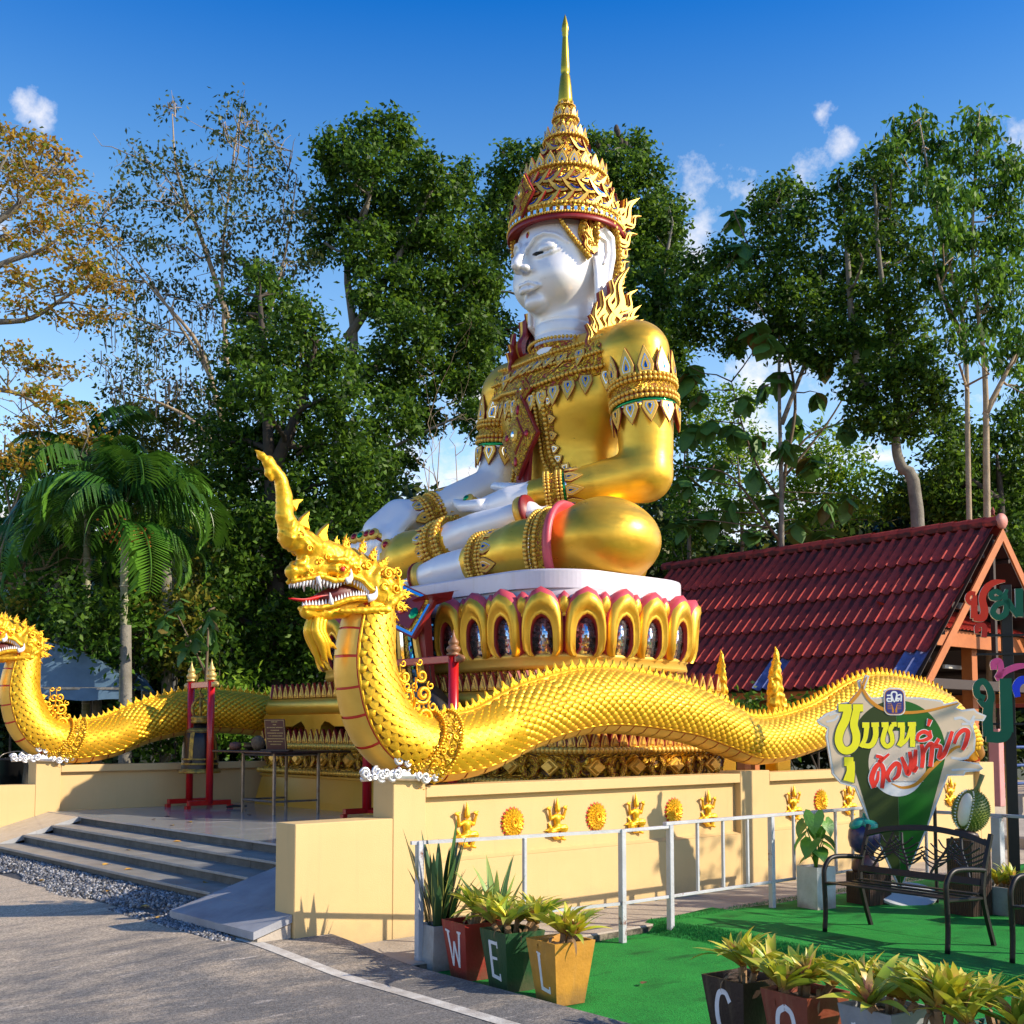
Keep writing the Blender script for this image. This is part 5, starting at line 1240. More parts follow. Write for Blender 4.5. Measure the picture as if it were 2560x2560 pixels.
    up_ = cr_spline([(.03, .045, 2.895), (.13, .08, 2.922), (.24, .105, 2.945), (.36, .125, 2.92), (.485, .135, 2.972), (.60, .15, 2.94), (.67, .165, 2.89)], 4)
    lo_ = cr_spline([(.15, .035, 2.715), (.25, .07, 2.72), (.36, .10, 2.745), (.46, .125, 2.79), (.56, .145, 2.815), (.65, .16, 2.82)], 4)
    for s in (-1, 1):
        for i, p in enumerate(up_): 
            if i % 1 == 0: tooth((p[0], s * (p[1] - .012), p[2]), (-.1, 0, -1), .058 if i > 2 else .045)
        for i, p in enumerate(lo_): tooth((p[0], s * (p[1] - .012), p[2]), (0, 0, 1), .050)
        tooth((.20, s * .11, 2.95), (.25, s * .2, -1), .105, 'fang'); tooth((.34, s * .105, 2.735), (-.25, s * .1, 1), .10, 'fang')
        MB().tube(cr_spline([(.64, s * .18, 2.80), (.685, s * .20, 2.815), (.71, s * .205, 2.85), (.712, s * .205, 2.905)], 3), [.035, .034, .033, .03, .027, .022, .016, .011, .007, .003], 8).build('fang', TOOTH, hd, smooth=True)
        MB().tube(cr_spline([(.445, s * .15, 2.93), (.475, s * .165, 2.95), (.485, s * .17, 2.985), (.48, s * .17, 3.035)], 3), [.03, .03, .029, .026, .023, .019, .014, .01, .006, .003], 8).build('fang', TOOTH, hd, smooth=True)
        MB().ball((.40, s * .168, 3.025), .024, 10, 6).build('eye', RED_LINE, hd, smooth=True)
        MB().tube(cr_spline([(.355, s * .16, 3.01), (.40, s * .18, 3.06), (.45, s * .17, 3.02)], 4), .009, 5).build('eyelid', GOLD_NAGA, hd, smooth=True)
        F = frame((.5, s * .20, 2.95), (0, s, 0), (1, 0, 0)); mb = MB()
        for (x, z, r, t, a, fl) in ((.82, 3.02, .055, 1.4, 0, 1), (.90, 2.90, .05, 1.4, 1, -1), (.86, 2.80, .05, 1.3, 2, 1), (.76, 2.72, .05, 1.3, 3, 1), (.66, 3.08, .045, 1.2, 1, 1), (.56, 3.03, .035, 1.2, 4, -1), (.30, 3.12, .035, 1.2, 2, 1), (.22, 3.08, .03, 1.2, 0, 1), (.78, 2.90, .045, 1.3, 5, 1), (.92, 3.03, .04, 1.2, 2, -1), (.14, 3.00, .028, 1.1, 3, 1), (.12, 3.17, .035, 1.2, 0, 1), (.04, 3.27, .035, 1.2, 2, -1)):
            yy = .22 if x > .7 else (.165 if x > .5 else .115)
            spiral(mb, (0, 0), r, t, r * .26, a, frame((x, s * yy, z), (0, s, 0), (1, 0, 0)), 0, fl)
        mb.build('scroll_relief', GOLD_NAGA, hd, smooth=True, kind='stuff')
        # flame mane
        for i, (x, z, ux, uz, sc_) in enumerate(((.62, 3.19, .2, 1, .12), (.72, 3.14, .4, 1, .12), (.81, 3.07, .6, .8, .13), (.89, 3.01, .8, .6, .14), (.95, 2.94, 1, .3, .14), (.99, 2.86, 1, .05, .16), (.97, 2.77, 1, -.2, .15), (.50, 3.22, .05, 1, .12), (.88, 2.70, .8, -.5, .13), (.75, 2.63, .5, -.9, .11))):
            put_flat(FLAME_G, hd, (x, s * (.13 if x > .6 else .07), z), (ux, s * .25, uz), (0, s, 0), sc_, 'mane_flame', flip=(s < 0))
    for x, z, q in ((.30, 3.27, .16), (.12, 3.36, .15), (.02, 3.52, .12)): 
        link('crest_fin', MB().prism([(-.5, 0), (-.3, .5), (.1, 1), (.2, .45), (.5, 0)], -.18, .18, 0, inset=.08).mesh('crest_fin', GOLD_NAGA), hd, frame((x, 0, z), (0, -1, 0), (1, 0, -.3 if x > .1 else -1.2)) @ scl(q * .8, q, q))
    # beard strands
    for i, (y, dx, l) in enumerate(((-.05, 0, .36), (0, -.02, .40), (.05, 0, .36), (-.025, .05, .33), (.03, .06, .30), (0, .10, .24))):
        P = cr_spline([(.24 + dx, y, 2.63), (.22 + dx, y * 1.2, 2.52), (.27 + dx, y * 1.3, 2.42), (.31 + dx, y, 2.62 - l * .85), (.36 + dx, y * .5, 2.62 - l)], 4)
        MB().tube(P, np.concatenate([np.linspace(.03, .045, 8), np.linspace(.043, .006, len(P) - 8)]), 8).build('beard_strand', GOLD_NAGA, hd, smooth=True)
    # collar round the body at the foot of the neck
    mb = MB(); rw = []
    for dz, l_ in ((-.13, .012), (-.125, .045), (-.10, .055), (-.085, .03), (.085, .03), (.10, .055), (.125, .045), (.13, .012)):
        rw.append([npt(1.72 + dz + .16 * math.cos(a) , a, l_)[0] for a in np.linspace(-R(150), R(150), 40)])
    mb.add([p for r_ in rw for p in r_], [(i * 40 + j, (i + 1) * 40 + j, (i + 1) * 40 + j + 1, i * 40 + j + 1) for i in range(7) for j in range(39)])
    cl = mb.build('collar_band', FIL_N, ng, smooth=True)
    for dz in (-.11, .11): beads(cl, [npt(1.72 + dz + .16 * math.cos(a), a, .055)[0] for a in np.linspace(-R(150), R(150), 60)], .017, GOLD_NAGA)
    mb = MB()
    for j in range(13):
        a = -R(140) + R(280) * j / 12; p, nn, T = npt(1.72 + .16 * math.cos(a), a, .035)
        for q in (-.045, .045): spiral(mb, (0, q), .03, 1.2, .010, j, frame(p, nn, T.cross(nn)), 0, 1 if q > 0 else -1)
    mb.build('scroll_relief', GOLD_NAGA, cl, smooth=True, kind='stuff')
    # rosette on the breast
    p, nn, T = npt(1.62, math.pi, .05)
    link('breast_rosette', ME_ROS, ng, frame(p, nn, V(0, 1, 0)) @ Matrix.Rotation(R(-90), 4, 'X') @ scl(1.15, 1.15, 1.15))
    # scrolled fin rising behind the neck
    for s in (-1, 1):
        mb = MB(); F = frame((1.25, s * .12, 1.80), (0, s, 0), (1, 0, 0)) if s > 0 else frame((1.25, s * .12, 1.80), (0, -1, 0), (1, 0, 0))
        g = 1 if s < 0 else -1
        for (x, z, r, tn, a, fl, tl) in ((.03, .02, .10, 1.6, 3.5, 1, (-.16, -.18)), (.02, .22, .085, 1.5, 3.5, 1, (-.10, .02)), (.0, .38, .06, 1.4, 3.4, 1, (-.06, .24)), (-.14, .10, .07, 1.4, 0, -1, (-.05, -.1)), (-.15, .28, .05, 1.3, 0, -1, (-.06, .12)), (-.06, -.14, .06, 1.3, 1, 1, None), (-.02, .50, .035, 1.2, 3.2, 1, (-.04, .36)), (.12, .12, .05, 1.3, 2, 1, None), (.10, .30, .04, 1.2, 2, 1, None)):
            spiral(mb, (x, g * z * 1), r, tn, r * .24, a, F, 0, fl * g, (tl[0], g * tl[1]) if tl else None)
        mb.build('scroll_fin', GOLD_NAGA, ng, smooth=True, kind='stuff')
    return ng
ng1 = make_naga('near gold serpent rearing with open jaws in front of the statue')
# silver cloud scrolls on the pier tops
def clouds(label, M):
    c = thing('silver_cloud_scroll', label, 'ornament', M, 'silver scroll clouds at the serpents\' feet'); r_ = np.random.default_rng(5)
    for i in range(22):
        x = -.42 + .84 * (i + .5) / 22; z = .03 + .06 * r_.random() + (.10 if 8 < i < 19 and i % 2 else 0); q = r_.uniform(.030, .055); mb = MB()
        for y in (-.15,): spiral(mb, (x, z), q, 1.6, q * .33, r_.random() * 6, T_((0, y - .012 * (i % 3), 0)) @ Matrix.Rotation(R(90), 4, 'X'), 0, 1 if i % 2 else -1)
        mb.ball((x, -.13, z), q * .8, 8, 5, 0, None, (1, .5, 1)); mb.build('cloud_curl', SILVER, c, smooth=True)
    MB().tube([(-.42, -.12, .03), (-.2, -.14, .06), (.1, -.13, .05), (.42, -.12, .03)], [.02, .04, .05, .02], 8).build('cloud_base', SILVER, c, smooth=True)
clouds('silver cloud scrolls under the near serpent on the pier top', MON @ T_((1.02, .10, 1.28)))
ng2 = copy_tree(ng1, MON @ T_((0, 8.33 + .15, 0)), label='far gold serpent at the left, partly outside the picture')
clouds('silver cloud scrolls under the far serpent on the left pier', MON @ T_((1.02, 8.43, 1.28)))
# flame finials standing behind the near serpent
for i, (s_, t_, z_, h_, lb) in enumerate(((6.95, 1.25, 1.6, 1.15, 'slim gold flame finial beside the plinth, left of the pair'), (8.12, 1.25, 1.6, 1.25, 'broad gold flame finial with deep scrolls, right of the pair'))):
    fn = thing('flame_finial', lb, 'finial', MON @ T_((s_, t_, ZF)), 'gold flame finials behind the serpent')
    MB().bbox(-.16, .16, -.10, .10, 0, z_ - ZF + .02, .02).build('finial_base', GOLD_NAGA, fn)
    def fsd(p, w=(1.0 if i else .6)):
        q = p * np.array([1 / w, 1, 1], np.float32)
        d = sd_chain(q, [(.02, 0, .05), (.05, 0, .30), (-.02, 0, .55), (-.04, 0, .80), (.01, 0, .98), (-.02, 0, 1.15)], [.20, .19, .13, .085, .05, .008])
        for x, z, r in ((.16, .22, .10), (.18, .10, .10), (-.14, .2, .09), (.12, .42, .07), (-.12, .45, .07), (.06, .66, .055), (-.10, .7, .05)): d = smin(d, sd_chain(q, [(x * .6, 0, z - .05), (x * 1.15, 0, z), (x * 1.25, 0, z + r * 1.4)], [r, r * .7, r * .15]), .02)
        d = smax(d, np.abs(p[:, 1]) - .075, .04)
        return d - .016 * np.sin(30 * q[:, 0] + 3 * np.sin(17 * q[:, 2])) * np.sin(26 * q[:, 2] + 2.4 * np.sin(24 * q[:, 0]))
    v_, f_ = sdf_mesh(fsd, (-.34, -.12, -.02), (.36, .12, 1.2), .0125)
    link('flame', np_mesh('flame', v_, f_, GOLD_NAGA, True), fn, T_((0, 0, z_ - ZF)) @ scl(1, 1, h_ / 1.15))
# ------------------------------------------------------------------ bell, gong, table
FIN = [(.05, 0), (.055, .02), (.035, .03), (.05, .05), (.058, .08), (.045, .11), (.03, .125), (.042, .14), (.04, .17), (.02, .21), (.008, .26), (.002, .31)]
WOODG = mat('turned_gilt_wood', (.60, .44, .16), .4, .35, (.5, .35, .1), 8, .5)
WOODB = mat('turned_brown_wood', (.30, .14, .06), .45, 0, (.2, .08, .03), 8, .5)
def stand(name, label, M, w, h, hb, r, foot, fin):
    """red tube frame: two posts along y, cross bar at hb, feet along x"""
    t = thing(name, label, 'frame', M)
    for y in (-w / 2, w / 2):
        MB().tube([(0, y, .07), (0, y, h)], r, 16).build('post', RED_F, t, smooth=True)
        MB().bbox(-foot / 2, foot / 2, y - .035, y + .035, .05, .12, .006).build('foot', RED_F, t)
        for x in (-1, 1): MB().bbox(x * foot / 2 - .035, x * foot / 2 + .035, y - .034, y + .034, 0, .051, .004).build('foot_pad', RED_F, t)
        MB().lathe([(a * r / .04, b) for a, b in FIN], 16, 0, T_((0, y, h))).build('finial', fin, t, smooth=True)
        sg = 1 if y > 0 else -1
        MB().lathe([(.03, 0), (.045, .02), (.05, .05), (.04, .09), (.015, .12), (.002, .125)], 14, 0, frame((0, y + sg * (r + .02), hb), (0, sg, 0))).build('bar_knob', fin, t, smooth=True)
    MB().bbox(-.03, .03, -w / 2 - r - .03, w / 2 + r + .03, hb - .045, hb + .045, .008).build('cross_bar', RED_F, t)
    MB().bbox(-.03, .03, -w / 2 + .03, w / 2 - .03, .055, .10, .006).build('floor_bar', RED_F, t)
    return t
stand('bell_stand', 'red bell stand with small gilt finials on the left of the terrace', MON @ T_((3.07, 7.735, ZF)), .63, 1.84, 1.78, .052, .66, WOODG)
BZ = 1.10
bell = thing('temple_bell', 'tall black bell with worn gold bands hanging in the red stand', 'bell', MON @ T_((3.07, 7.735, BZ)))
BK = mat('blackened_bronze', (.012, .013, .018), .35, .5, (.03, .025, .02), 14, .5, .15, 60)
WG = mat('worn_gold_leaf_band', (.55, .36, .05), .5, .5, (.10, .07, .03), 14, .35, .3, 60)
MB().lathe([(.20, .02), (.265, .02), (.262, .06), (.255, .22), (.252, .35), (.235, .50), (.205, .60), (.15, .645), (.10, .66), (.10, .72)], 40).build('bell_body', BK, bell, smooth=True)
MB().lathe([(.20, .0), (.298, .0), (.30, .02), (.272, .05), (.262, .065)], 40).build('bell_lip', WG, bell, smooth=True)
for z0, z1, r_ in ((.12, .15, .262), (.19, .215, .26)): MB().lathe([(r_, z0), (r_ + .005, z0 + .005), (r_ + .005, z1 - .005), (r_ - .001, z1)], 40).build('gold_band', WG, bell, smooth=True)
MB().lathe([(.212, .585), (.19, .622), (.15, .652)], 40).build('gold_band', WG, bell, smooth=True)
for k in range(4):
    a = k * math.pi / 2 - 2.55; d = V(math.cos(a), math.sin(a), 0); mb = MB()
    for q in (-.028, .012):
        P = [d * (r_ + .004) + V(0, 0, z) + V(-d.y, d.x, 0) * q for z, r_ in ((.21, .256), (.35, .252), (.50, .235), (.59, .21))]; e = V(-d.y, d.x, 0) * .02
        mb.add([p for w in P for p in (w, w + e)], [(2 * i, 2 * i + 1, 2 * i + 3, 2 * i + 2) for i in range(3)])
    MB().add([p for z, r_ in ((.21, .257), (.35, .253), (.50, .236), (.59, .211)) for p in (d * (r_ + .003) + V(0, 0, z) - V(-d.y, d.x, 0) * .032, d * (r_ + .003) + V(0, 0, z) + V(-d.y, d.x, 0) * .032)], [(2 * i, 2 * i + 1, 2 * i + 3, 2 * i + 2) for i in range(3)]).build('gold_strap', WG, bell)
    MB().ball(tuple(d * .262 + V(0, 0, .17)), .022, 8, 6).build('strap_boss', BK, bell, smooth=True)
MB().lathe([(.105, .72), (.135, .725), (.14, .75), (.12, .77), (.14, .79), (.13, .82), (.10, .83)], 24).build('crown_ring', WG, bell, smooth=True)
for k in range(6):
    a = k * math.pi / 3; d = V(math.cos(a), math.sin(a), 0)
    MB().tube(cr_spline([d * .10 + V(0, 0, .82), d * .135 + V(0, 0, .90), d * .12 + V(0, 0, 1.0), d * .05 + V(0, 0, 1.07), V(0, 0, 1.09)], 4), [.018] * 12 + [.014] * 5, 7).build('crown_loop', WG, bell, smooth=True)
MB().tube([(0, 0, 1.08), (.02, 0, 1.13), (-.02, 0, 1.16), (-.03, 0, 1.19)], [.03, .03, .022, .006], 7).build('crown_tip', WG, bell, smooth=True)
MB().tube(cr_spline([(0, 0, 1.16), (0, .025, 1.15), (0, .02, 1.20), (0, -.012, 1.23), (0, 0, 1.26)], 4), .008, 6).build('hook', BLACK_M, bell, smooth=True)

stand('gong_stand', 'tall red gong frame with turned brown finials behind the near serpent', MON @ T_((3.8, 3.645, ZF)), 1.77, 2.0, 1.96, .062, .7, WOODB)
gong = thing('gong', 'large black gong with a deep rim hanging behind the near serpent', 'gong', MON @ T_((3.8, 3.58, 1.60)) @ scl(1.13))
GF = Matrix.Rotation(R(-90), 4, 'Y')
MB().lathe([(.001, .13), (.11, .125), (.15, .08), (.17, .06), (.50, .05), (.60, .03), (.62, .0), (.625, -.16), (.60, -.16), (.595, -.01), (.001, .02)], 56, 0, GF).build('gong_disc', mat('black_lacquered_bronze', (.02, .02, .024), .38, .3, (.05, .045, .04), 9, .5, .2, 40), gong, smooth=True)
MB().lathe([(.30, .055), (.32, .062), (.34, .055)], 48, 0, GF).lathe([(.44, .052), (.46, .06), (.48, .052)], 48, 0, GF).build('painted_ring', WG, gong, smooth=True, kind='stuff')
for y in (-.3, .3): MB().tube([(.05, y, .54), (0, y, .90)], .006, 5).build('cord', BLACK_M, gong)

STEEL = mat('dull_steel_tube', (.42, .40, .36), .4, .7, (.22, .17, .12), 9, .45)
tb = thing('offering_table', 'steel framed table with a dark wooden top on the terrace', 'table', MON @ T_((3.45, 6.1, ZF)))
MB().bbox(-.62, .62, -.80, .80, .815, .845, .008).build('table_top', WOOD_D, tb)
for x in (-.34, .34):
    for y in (-.42, .42): MB().bbox(x - .018, x + .018, y - .018, y + .018, 0, .812, .003).build('leg', STEEL, tb)
for a in ((-.34, -.42, .34, -.42), (-.34, .42, .34, .42), (-.34, -.42, -.34, .42)):
    MB().tube([(a[0], a[1], .17), (a[2], a[3], .17)], .014, 4).build('stretcher', STEEL, tb)
for a in ((-.34, -.42, .34, -.42), (-.34, .42, .34, .42), (-.34, -.42, -.34, .42), (.34, -.42, .34, .42)): MB().tube([(a[0], a[1], .79), (a[2], a[3], .79)], .016, 4).build('top_rail', STEEL, tb)
TZ = ZF + .847
o = MB().lathe([(.03, 0), (.06, .01), (.065, .04), (.055, .075), (.02, .085), (.001, .086)], 16).build('wooden_drum_block', mat('brown_drum_wood', (.14, .05, .03), .6), None, MON @ T_((3.0, 6.55, TZ)) @ scl(1.3), True); tagit(o, 'small rounded brown wooden block at the left end of the table', 'temple block')
bw = thing('offering_bowl', 'small dark bronze offering bowl left of the big mallet on the table', 'bowl', MON @ T_((3.05, 6.22, TZ)))
MB().lathe([(.04, 0), (.045, .015), (.09, .03), (.10, .06), (.085, .085), (.10, .095), (.10, .105), (.085, .10), (.07, .05), (.001, .04)], 20).build('bowl_body', mat('dark_bronze', (.06, .045, .025), .4, .6), bw, smooth=True)
ml = thing('gong_mallet', 'gong mallet with a big wrapped round head lying on the table', 'mallet', MON @ T_((3.02, 5.92, TZ)) @ RZ(-1.2))
MB().ball((0, -.03, .10), .10, 14, 9, 0, None, (1, .9, 1)).build('mallet_head', mat('rope_wrapped_mallet', (.16, .11, .06), .8, 0, (.08, .05, .03), 30, .4, .6, 70), ml, smooth=True)
MB().tube([(.0, .03, .09), (-.06, .20, .04), (-.10, .32, .02)], [.03, .035, .02], 9).build('mallet_handle', BLACK_M, ml, smooth=True)
pq = thing('inscribed_plaque', 'dark red-brown inscribed plaque with rows of gold writing on the table', 'plaque', MON @ T_((3.05, 5.52, TZ)) @ RZ(R(-70)) )
PF = Matrix.Rotation(R(98), 4, 'X')
MB().bbox(-.17, .17, 0, .42, -.01, .01, .004, 0, PF).build('plaque_board', mat('red_brown_board', (.07, .014, .01), .35), pq)
MB().bbox(-.24, .24, -.05, .05, -.002, .02, .004).build('plaque_foot', WOOD_D, pq)
GT = mat('faded_gold_lettering', (.50, .36, .14), .5, .2)
rl = np.random.default_rng(3); mb = MB()
for i, wdt in enumerate((.10, .05, .26, .14, .26, .22, .28, .24, .18)):
    x = -wdt / 2; y = .385 - i * .037
    while x < wdt / 2:
        l_ = rl.uniform(.006, .012); mb.ribbon([(x, y - .006), (x + l_ * .5, y + .006), (x + l_, y - .005)], .0035, .011, .0125, 0, PF); x += l_ + (.003 if rl.random() > .12 else .012)
mb.build('gold_writing', GT, pq, kind='stuff')
MB().add([(-.16, .01, .0112), (-.155, .01, .0112), (-.155, .41, .0112), (-.16, .41, .0112), (.155, .01, .0112), (.16, .01, .0112), (.16, .41, .0112), (.155, .41, .0112), (-.155, .405, .0112), (.155, .405, .0112), (.155, .41, .0112), (-.155, .41, .0112)], [(0, 1, 2, 3), (4, 5, 6, 7), (8, 9, 10, 11)], 0, PF).build('gold_border', GT, pq, kind='stuff')
# small black stick lying by the bell stand
o = MB().tube([(0, 0, .02), (.1, .05, .035), (.28, .08, .03)], [.012, .02, .012], 6).build('bell_striker', BLACK_M, None, MON @ T_((3.25, 7.25, ZF)) @ RZ(-.7)); tagit(o, 'short black striker lying on the floor at the foot of the bell stand', 'striker')
# ------------------------------------------------------------------ railing
RAILM = mat('weathered_white_rail_paint', (.50, .52, .56), .5, .1, (.38, .39, .41), 5, .5, .15, 40)
nt = RAILM.node_tree; N, L = nt.nodes, nt.links; b = bsdf(RAILM); src = b.inputs['Base Color'].links[0].from_socket
tc = N.new('ShaderNodeTexCoord'); n = N.new('ShaderNodeTexNoise'); n.inputs['Scale'].default_value = 3.3; n.inputs['Detail'].default_value = 9; n.inputs['Roughness'].default_value = .75; L.new(tc.outputs['Object'], n.inputs['Vector'])
r = N.new('ShaderNodeMapRange'); r.inputs['From Min'].default_value = .60; r.inputs['From Max'].default_value = .66; L.new(n.outputs['Fac'], r.inputs['Value'])
x = N.new('ShaderNodeMixRGB'); x.inputs['Color2'].default_value = (.16, .05, .02, 1); L.new(r.outputs[0], x.inputs['Fac']); L.new(src, x.inputs['Color1']); L.new(x.outputs[0], b.inputs['Base Color'])
ra = thing('railing', 'low grey-white steel railing along the walkway beside the wall', 'railing', MON.copy())
RT = -1.15
for s_, t_, z0 in ((.573, -.85, -.08), (2.5, RT, -.08), (3.12, RT, -.08), (4.62, RT, -.02), (6.25, RT, -.02)):
    MB().bbox(s_ - .026, s_ + .026, t_ - .026, t_ + .026, z0, .872, .004).build('post', RAILM, ra)
def bar(a, b, r=.016, nm='rail', top=0): return MB().tube([a, b], r, 4, up=(.7, .7, 0) if abs(b[2] - a[2]) > .3 else (0, .7, .7)).build(nm, RAILM, ra)
MB().tube([(.50, -.84, .859), (2.5, RT, .859)], .019, 4, up=(0, .7, .7)).build('top_rail', RAILM, ra); MB().bbox(2.5, 3.09, RT - .02, RT + .02, .845, .872, .003).build('top_rail', RAILM, ra)
MB().bbox(3.05, 6.30, RT - .022, RT + .022, .873, .903, .003).build('top_rail', RAILM, ra)
MB().tube([(.58, -.85, .248), (2.5, RT, .248)], .017, 4, up=(0, .7, .7)).build('lower_rail', RAILM, ra); MB().bbox(2.5, 6.24, RT - .012, RT + .012, .235, .262, .003).build('lower_rail', RAILM, ra)
MB().bbox(1.50, 1.53, -1.015, -.985, .26, .846, .003).build('baluster', RAILM, ra)
for s_ in list(np.arange(3.5, 4.5, .37)) + [4.99, 5.36, 5.73, 6.05]: MB().bbox(s_ - .013, s_ + .013, RT - .013, RT + .013, .26, .874, .002).build('baluster', RAILM, ra)
MB().bbox(6.23, 6.28, -5.6, RT, .873, .903, .003).build('top_rail', RAILM, ra); MB().bbox(6.24, 6.265, -5.6, RT, .235, .262, .003).build('lower_rail', RAILM, ra)
for t_ in np.arange(-1.5, -5.5, -.37): MB().bbox(6.243, 6.267, t_ - .013, t_ + .013, .26, .874, .002).build('baluster', RAILM, ra)
for t_ in (-2.62, -4.2): MB().bbox(6.20, 6.30, t_ - .045, t_ + .045, -.02, .872, .003).build('post', RAILM, ra)

# ------------------------------------------------------------------ leaves and potted plants
def blade(name, l, w, bend, mats, n=7, fold=.25, tipw=.0, wpos=.4, up=1.0):
    """strap leaf growing along +x and rising; two strips with a fold"""
    P = []; 
    for i in range(n + 1):
        t = i / n; ang = up - bend * t; P.append((t, ang))
    x = z = 0; pts = [(0, 0)]
    for i in range(n): a = up - bend * (i + .5) / n; x += l / n * math.cos(a); z += l / n * math.sin(a); pts.append((x, z))
    vs = []
    for i, (x, z) in enumerate(pts):
        t = i / n; ww = w / 2 * (min(1, .55 + t / wpos * .45) if t < wpos else (1 - ((t - wpos) / (1 - wpos)) ** 1.8)) + .0004
        vs += [(x, -ww, z + fold * ww), (x, 0, z), (x, ww, z + fold * ww)]
    fs = [(i * 3 + j, (i + 1) * 3 + j, (i + 1) * 3 + j + 1, i * 3 + j + 1) for i in range(n) for j in range(2)]
    return MB().add(vs, fs).mesh(name, mats, True)
def leafmat(name, base, tip, streak=None, rough=.4, trans=.25):
    """colour runs from leaf base to tip (a pigment of the leaf), with the plant's own tint per leaf"""
    m = bpy.data.materials.new(name); m.use_nodes = True
    nt = m.node_tree; N, L = nt.nodes, nt.links; b = N['Principled BSDF']; tc = N.new('ShaderNodeTexCoord')
    sp = N.new('ShaderNodeSeparateXYZ'); L.new(tc.outputs['Generated'], sp.inputs[0])
    cr = N.new('ShaderNodeValToRGB'); e = cr.color_ramp.elements; cols = [base] + list(tip)
    while len(e) < len(cols): e.new(.5)
    for i, c in enumerate(cols): e[i].position = i / (len(cols) - 1) * .9; e[i].color = tuple(c) + (1,)
    n = N.new('ShaderNodeTexNoise'); n.inputs['Scale'].default_value = 14; n.inputs['Detail'].default_value = 5; L.new(tc.outputs['Object'], n.inputs['Vector'])
    a = N.new('ShaderNodeMath'); a.operation = 'MULTIPLY_ADD'; a.inputs[1].default_value = .35; L.new(n.outputs['Fac'], a.inputs[0]); 
    sb = N.new('ShaderNodeMath'); sb.operation = 'SUBTRACT'; sb.inputs[1].default_value = .17; L.new(sp.outputs['X'], sb.inputs[0]); L.new(sb.outputs[0], a.inputs[2]); L.new(a.outputs[0], cr.inputs[0])
    col = cr.outputs[0]
    if streak:
        y = N.new('ShaderNodeMath'); y.operation = 'SUBTRACT'; y.inputs[1].default_value = .5; L.new(sp.outputs['Y'], y.inputs[0]); ab = N.new('ShaderNodeMath'); ab.operation = 'ABSOLUTE'; L.new(y.outputs[0], ab.inputs[0])
        r = N.new('ShaderNodeMapRange'); r.inputs['From Min'].default_value = streak[1]; r.inputs['From Max'].default_value = streak[1] + .06; L.new(ab.outputs[0], r.inputs['Value'])
        x = N.new('ShaderNodeMixRGB'); x.inputs['Color2'].default_value = tuple(streak[0]) + (1,); L.new(col, x.inputs['Color1']); L.new(r.outputs[0], x.inputs['Fac']); col = x.outputs[0]
    oi = N.new('ShaderNodeObjectInfo'); h = N.new('ShaderNodeHueSaturation'); r2 = N.new('ShaderNodeMapRange'); r2.inputs['To Min'].default_value = .75; r2.inputs['To Max'].default_value = 1.3; L.new(oi.outputs['Random'], r2.inputs['Value']); L.new(r2.outputs[0], h.inputs['Value']); L.new(col, h.inputs['Color'])
    L.new(h.outputs[0], b.inputs['Base Color']); b.inputs['Roughness'].default_value = rough
    t = N.new('ShaderNodeBsdfTranslucent'); L.new(h.outputs[0], t.inputs['Color']); x = N.new('ShaderNodeMixShader'); x.inputs[0].default_value = trans
    L.new(b.outputs[0], x.inputs[1]); L.new(t.outputs[0], x.inputs[2]); L.new(x.outputs[0], N['Material Output'].inputs[0])
    return m
BR1 = leafmat('bromeliad_leaf_yellow_green', (.42, .18, .05), [(.62, .56, .04), (.50, .54, .04), (.60, .48, .08)])
BR2 = leafmat('bromeliad_leaf_pink_centre', (.62, .07, .09), [(.75, .28, .18), (.66, .50, .10), (.52, .50, .05)])
BR3 = leafmat('bromeliad_leaf_green', (.30, .22, .05), [(.30, .40, .04), (.22, .33, .03), (.45, .42, .07)])
BRD = mat('dry_bromeliad_leaf', (.28, .17, .08), .8, 0, (.16, .09, .04), 12, .5)
BL = {}
for k, m_ in (('a', BR1), ('b', BR2), ('c', BR3)):
    for j, (l_, w_, bd) in enumerate(((.27, .046, .75), (.31, .050, 1.0), (.21, .046, .5))): BL[k, j] = blade('leaf', l_, w_, bd, m_, up=1.15 - .25 * j * 0)
BLD = blade('dry_leaf', .16, .016, 2.6, BRD, up=.6)
def bromeliad(label, M, n=26, size=1., pink=.5, group=None, seed=0, heads=1, spread=0.):
    r_ = np.random.default_rng(seed); pl_ = thing('bromeliad_plant', label, 'plant', M, group)
    for h in range(heads):
        ox, oy = (r_.uniform(-spread, spread), r_.uniform(-spread, spread)) if heads > 1 else (0, 0)
        if heads > 1: MB().tube([(ox * .6, oy * .6, -.06), (ox, oy, .03)], .02, 6).build('stem', BRD, pl_)
        tl = Matrix.Rotation(r_.uniform(-.3, .3), 4, 'X') @ Matrix.Rotation(r_.uniform(-.3, .3), 4, 'Y'); zz = r_.uniform(0, .05)
        for i in range(n):
            a = i * 2.399 + r_.uniform(-.2, .2); q = i / n
            key = 'b' if (q < .35 and r_.random() < pink) else ('a' if r_.random() < .6 else 'c')
            el = 1.05 - .95 * q; s_ = size * (.6 + .55 * q) * r_.uniform(.85, 1.15)
            link('leaf', BL[key, int(r_.integers(3))], pl_, T_((ox, oy, zz)) @ tl @ RZ(a) @ Matrix.Rotation(-el + .55, 4, 'Y') @ Matrix.Rotation(r_.uniform(-.4, .4), 4, 'X') @ scl(s_, s_ * r_.uniform(.8, 1.2), s_))
    for i in range(5): link('dry_leaf', BLD, pl_, T_((r_.uniform(-.08, .08), r_.uniform(-.08, .08), .0)) @ RZ(r_.random() * 6.28) @ scl(size * r_.uniform(.7, 1.3)))
    return pl_
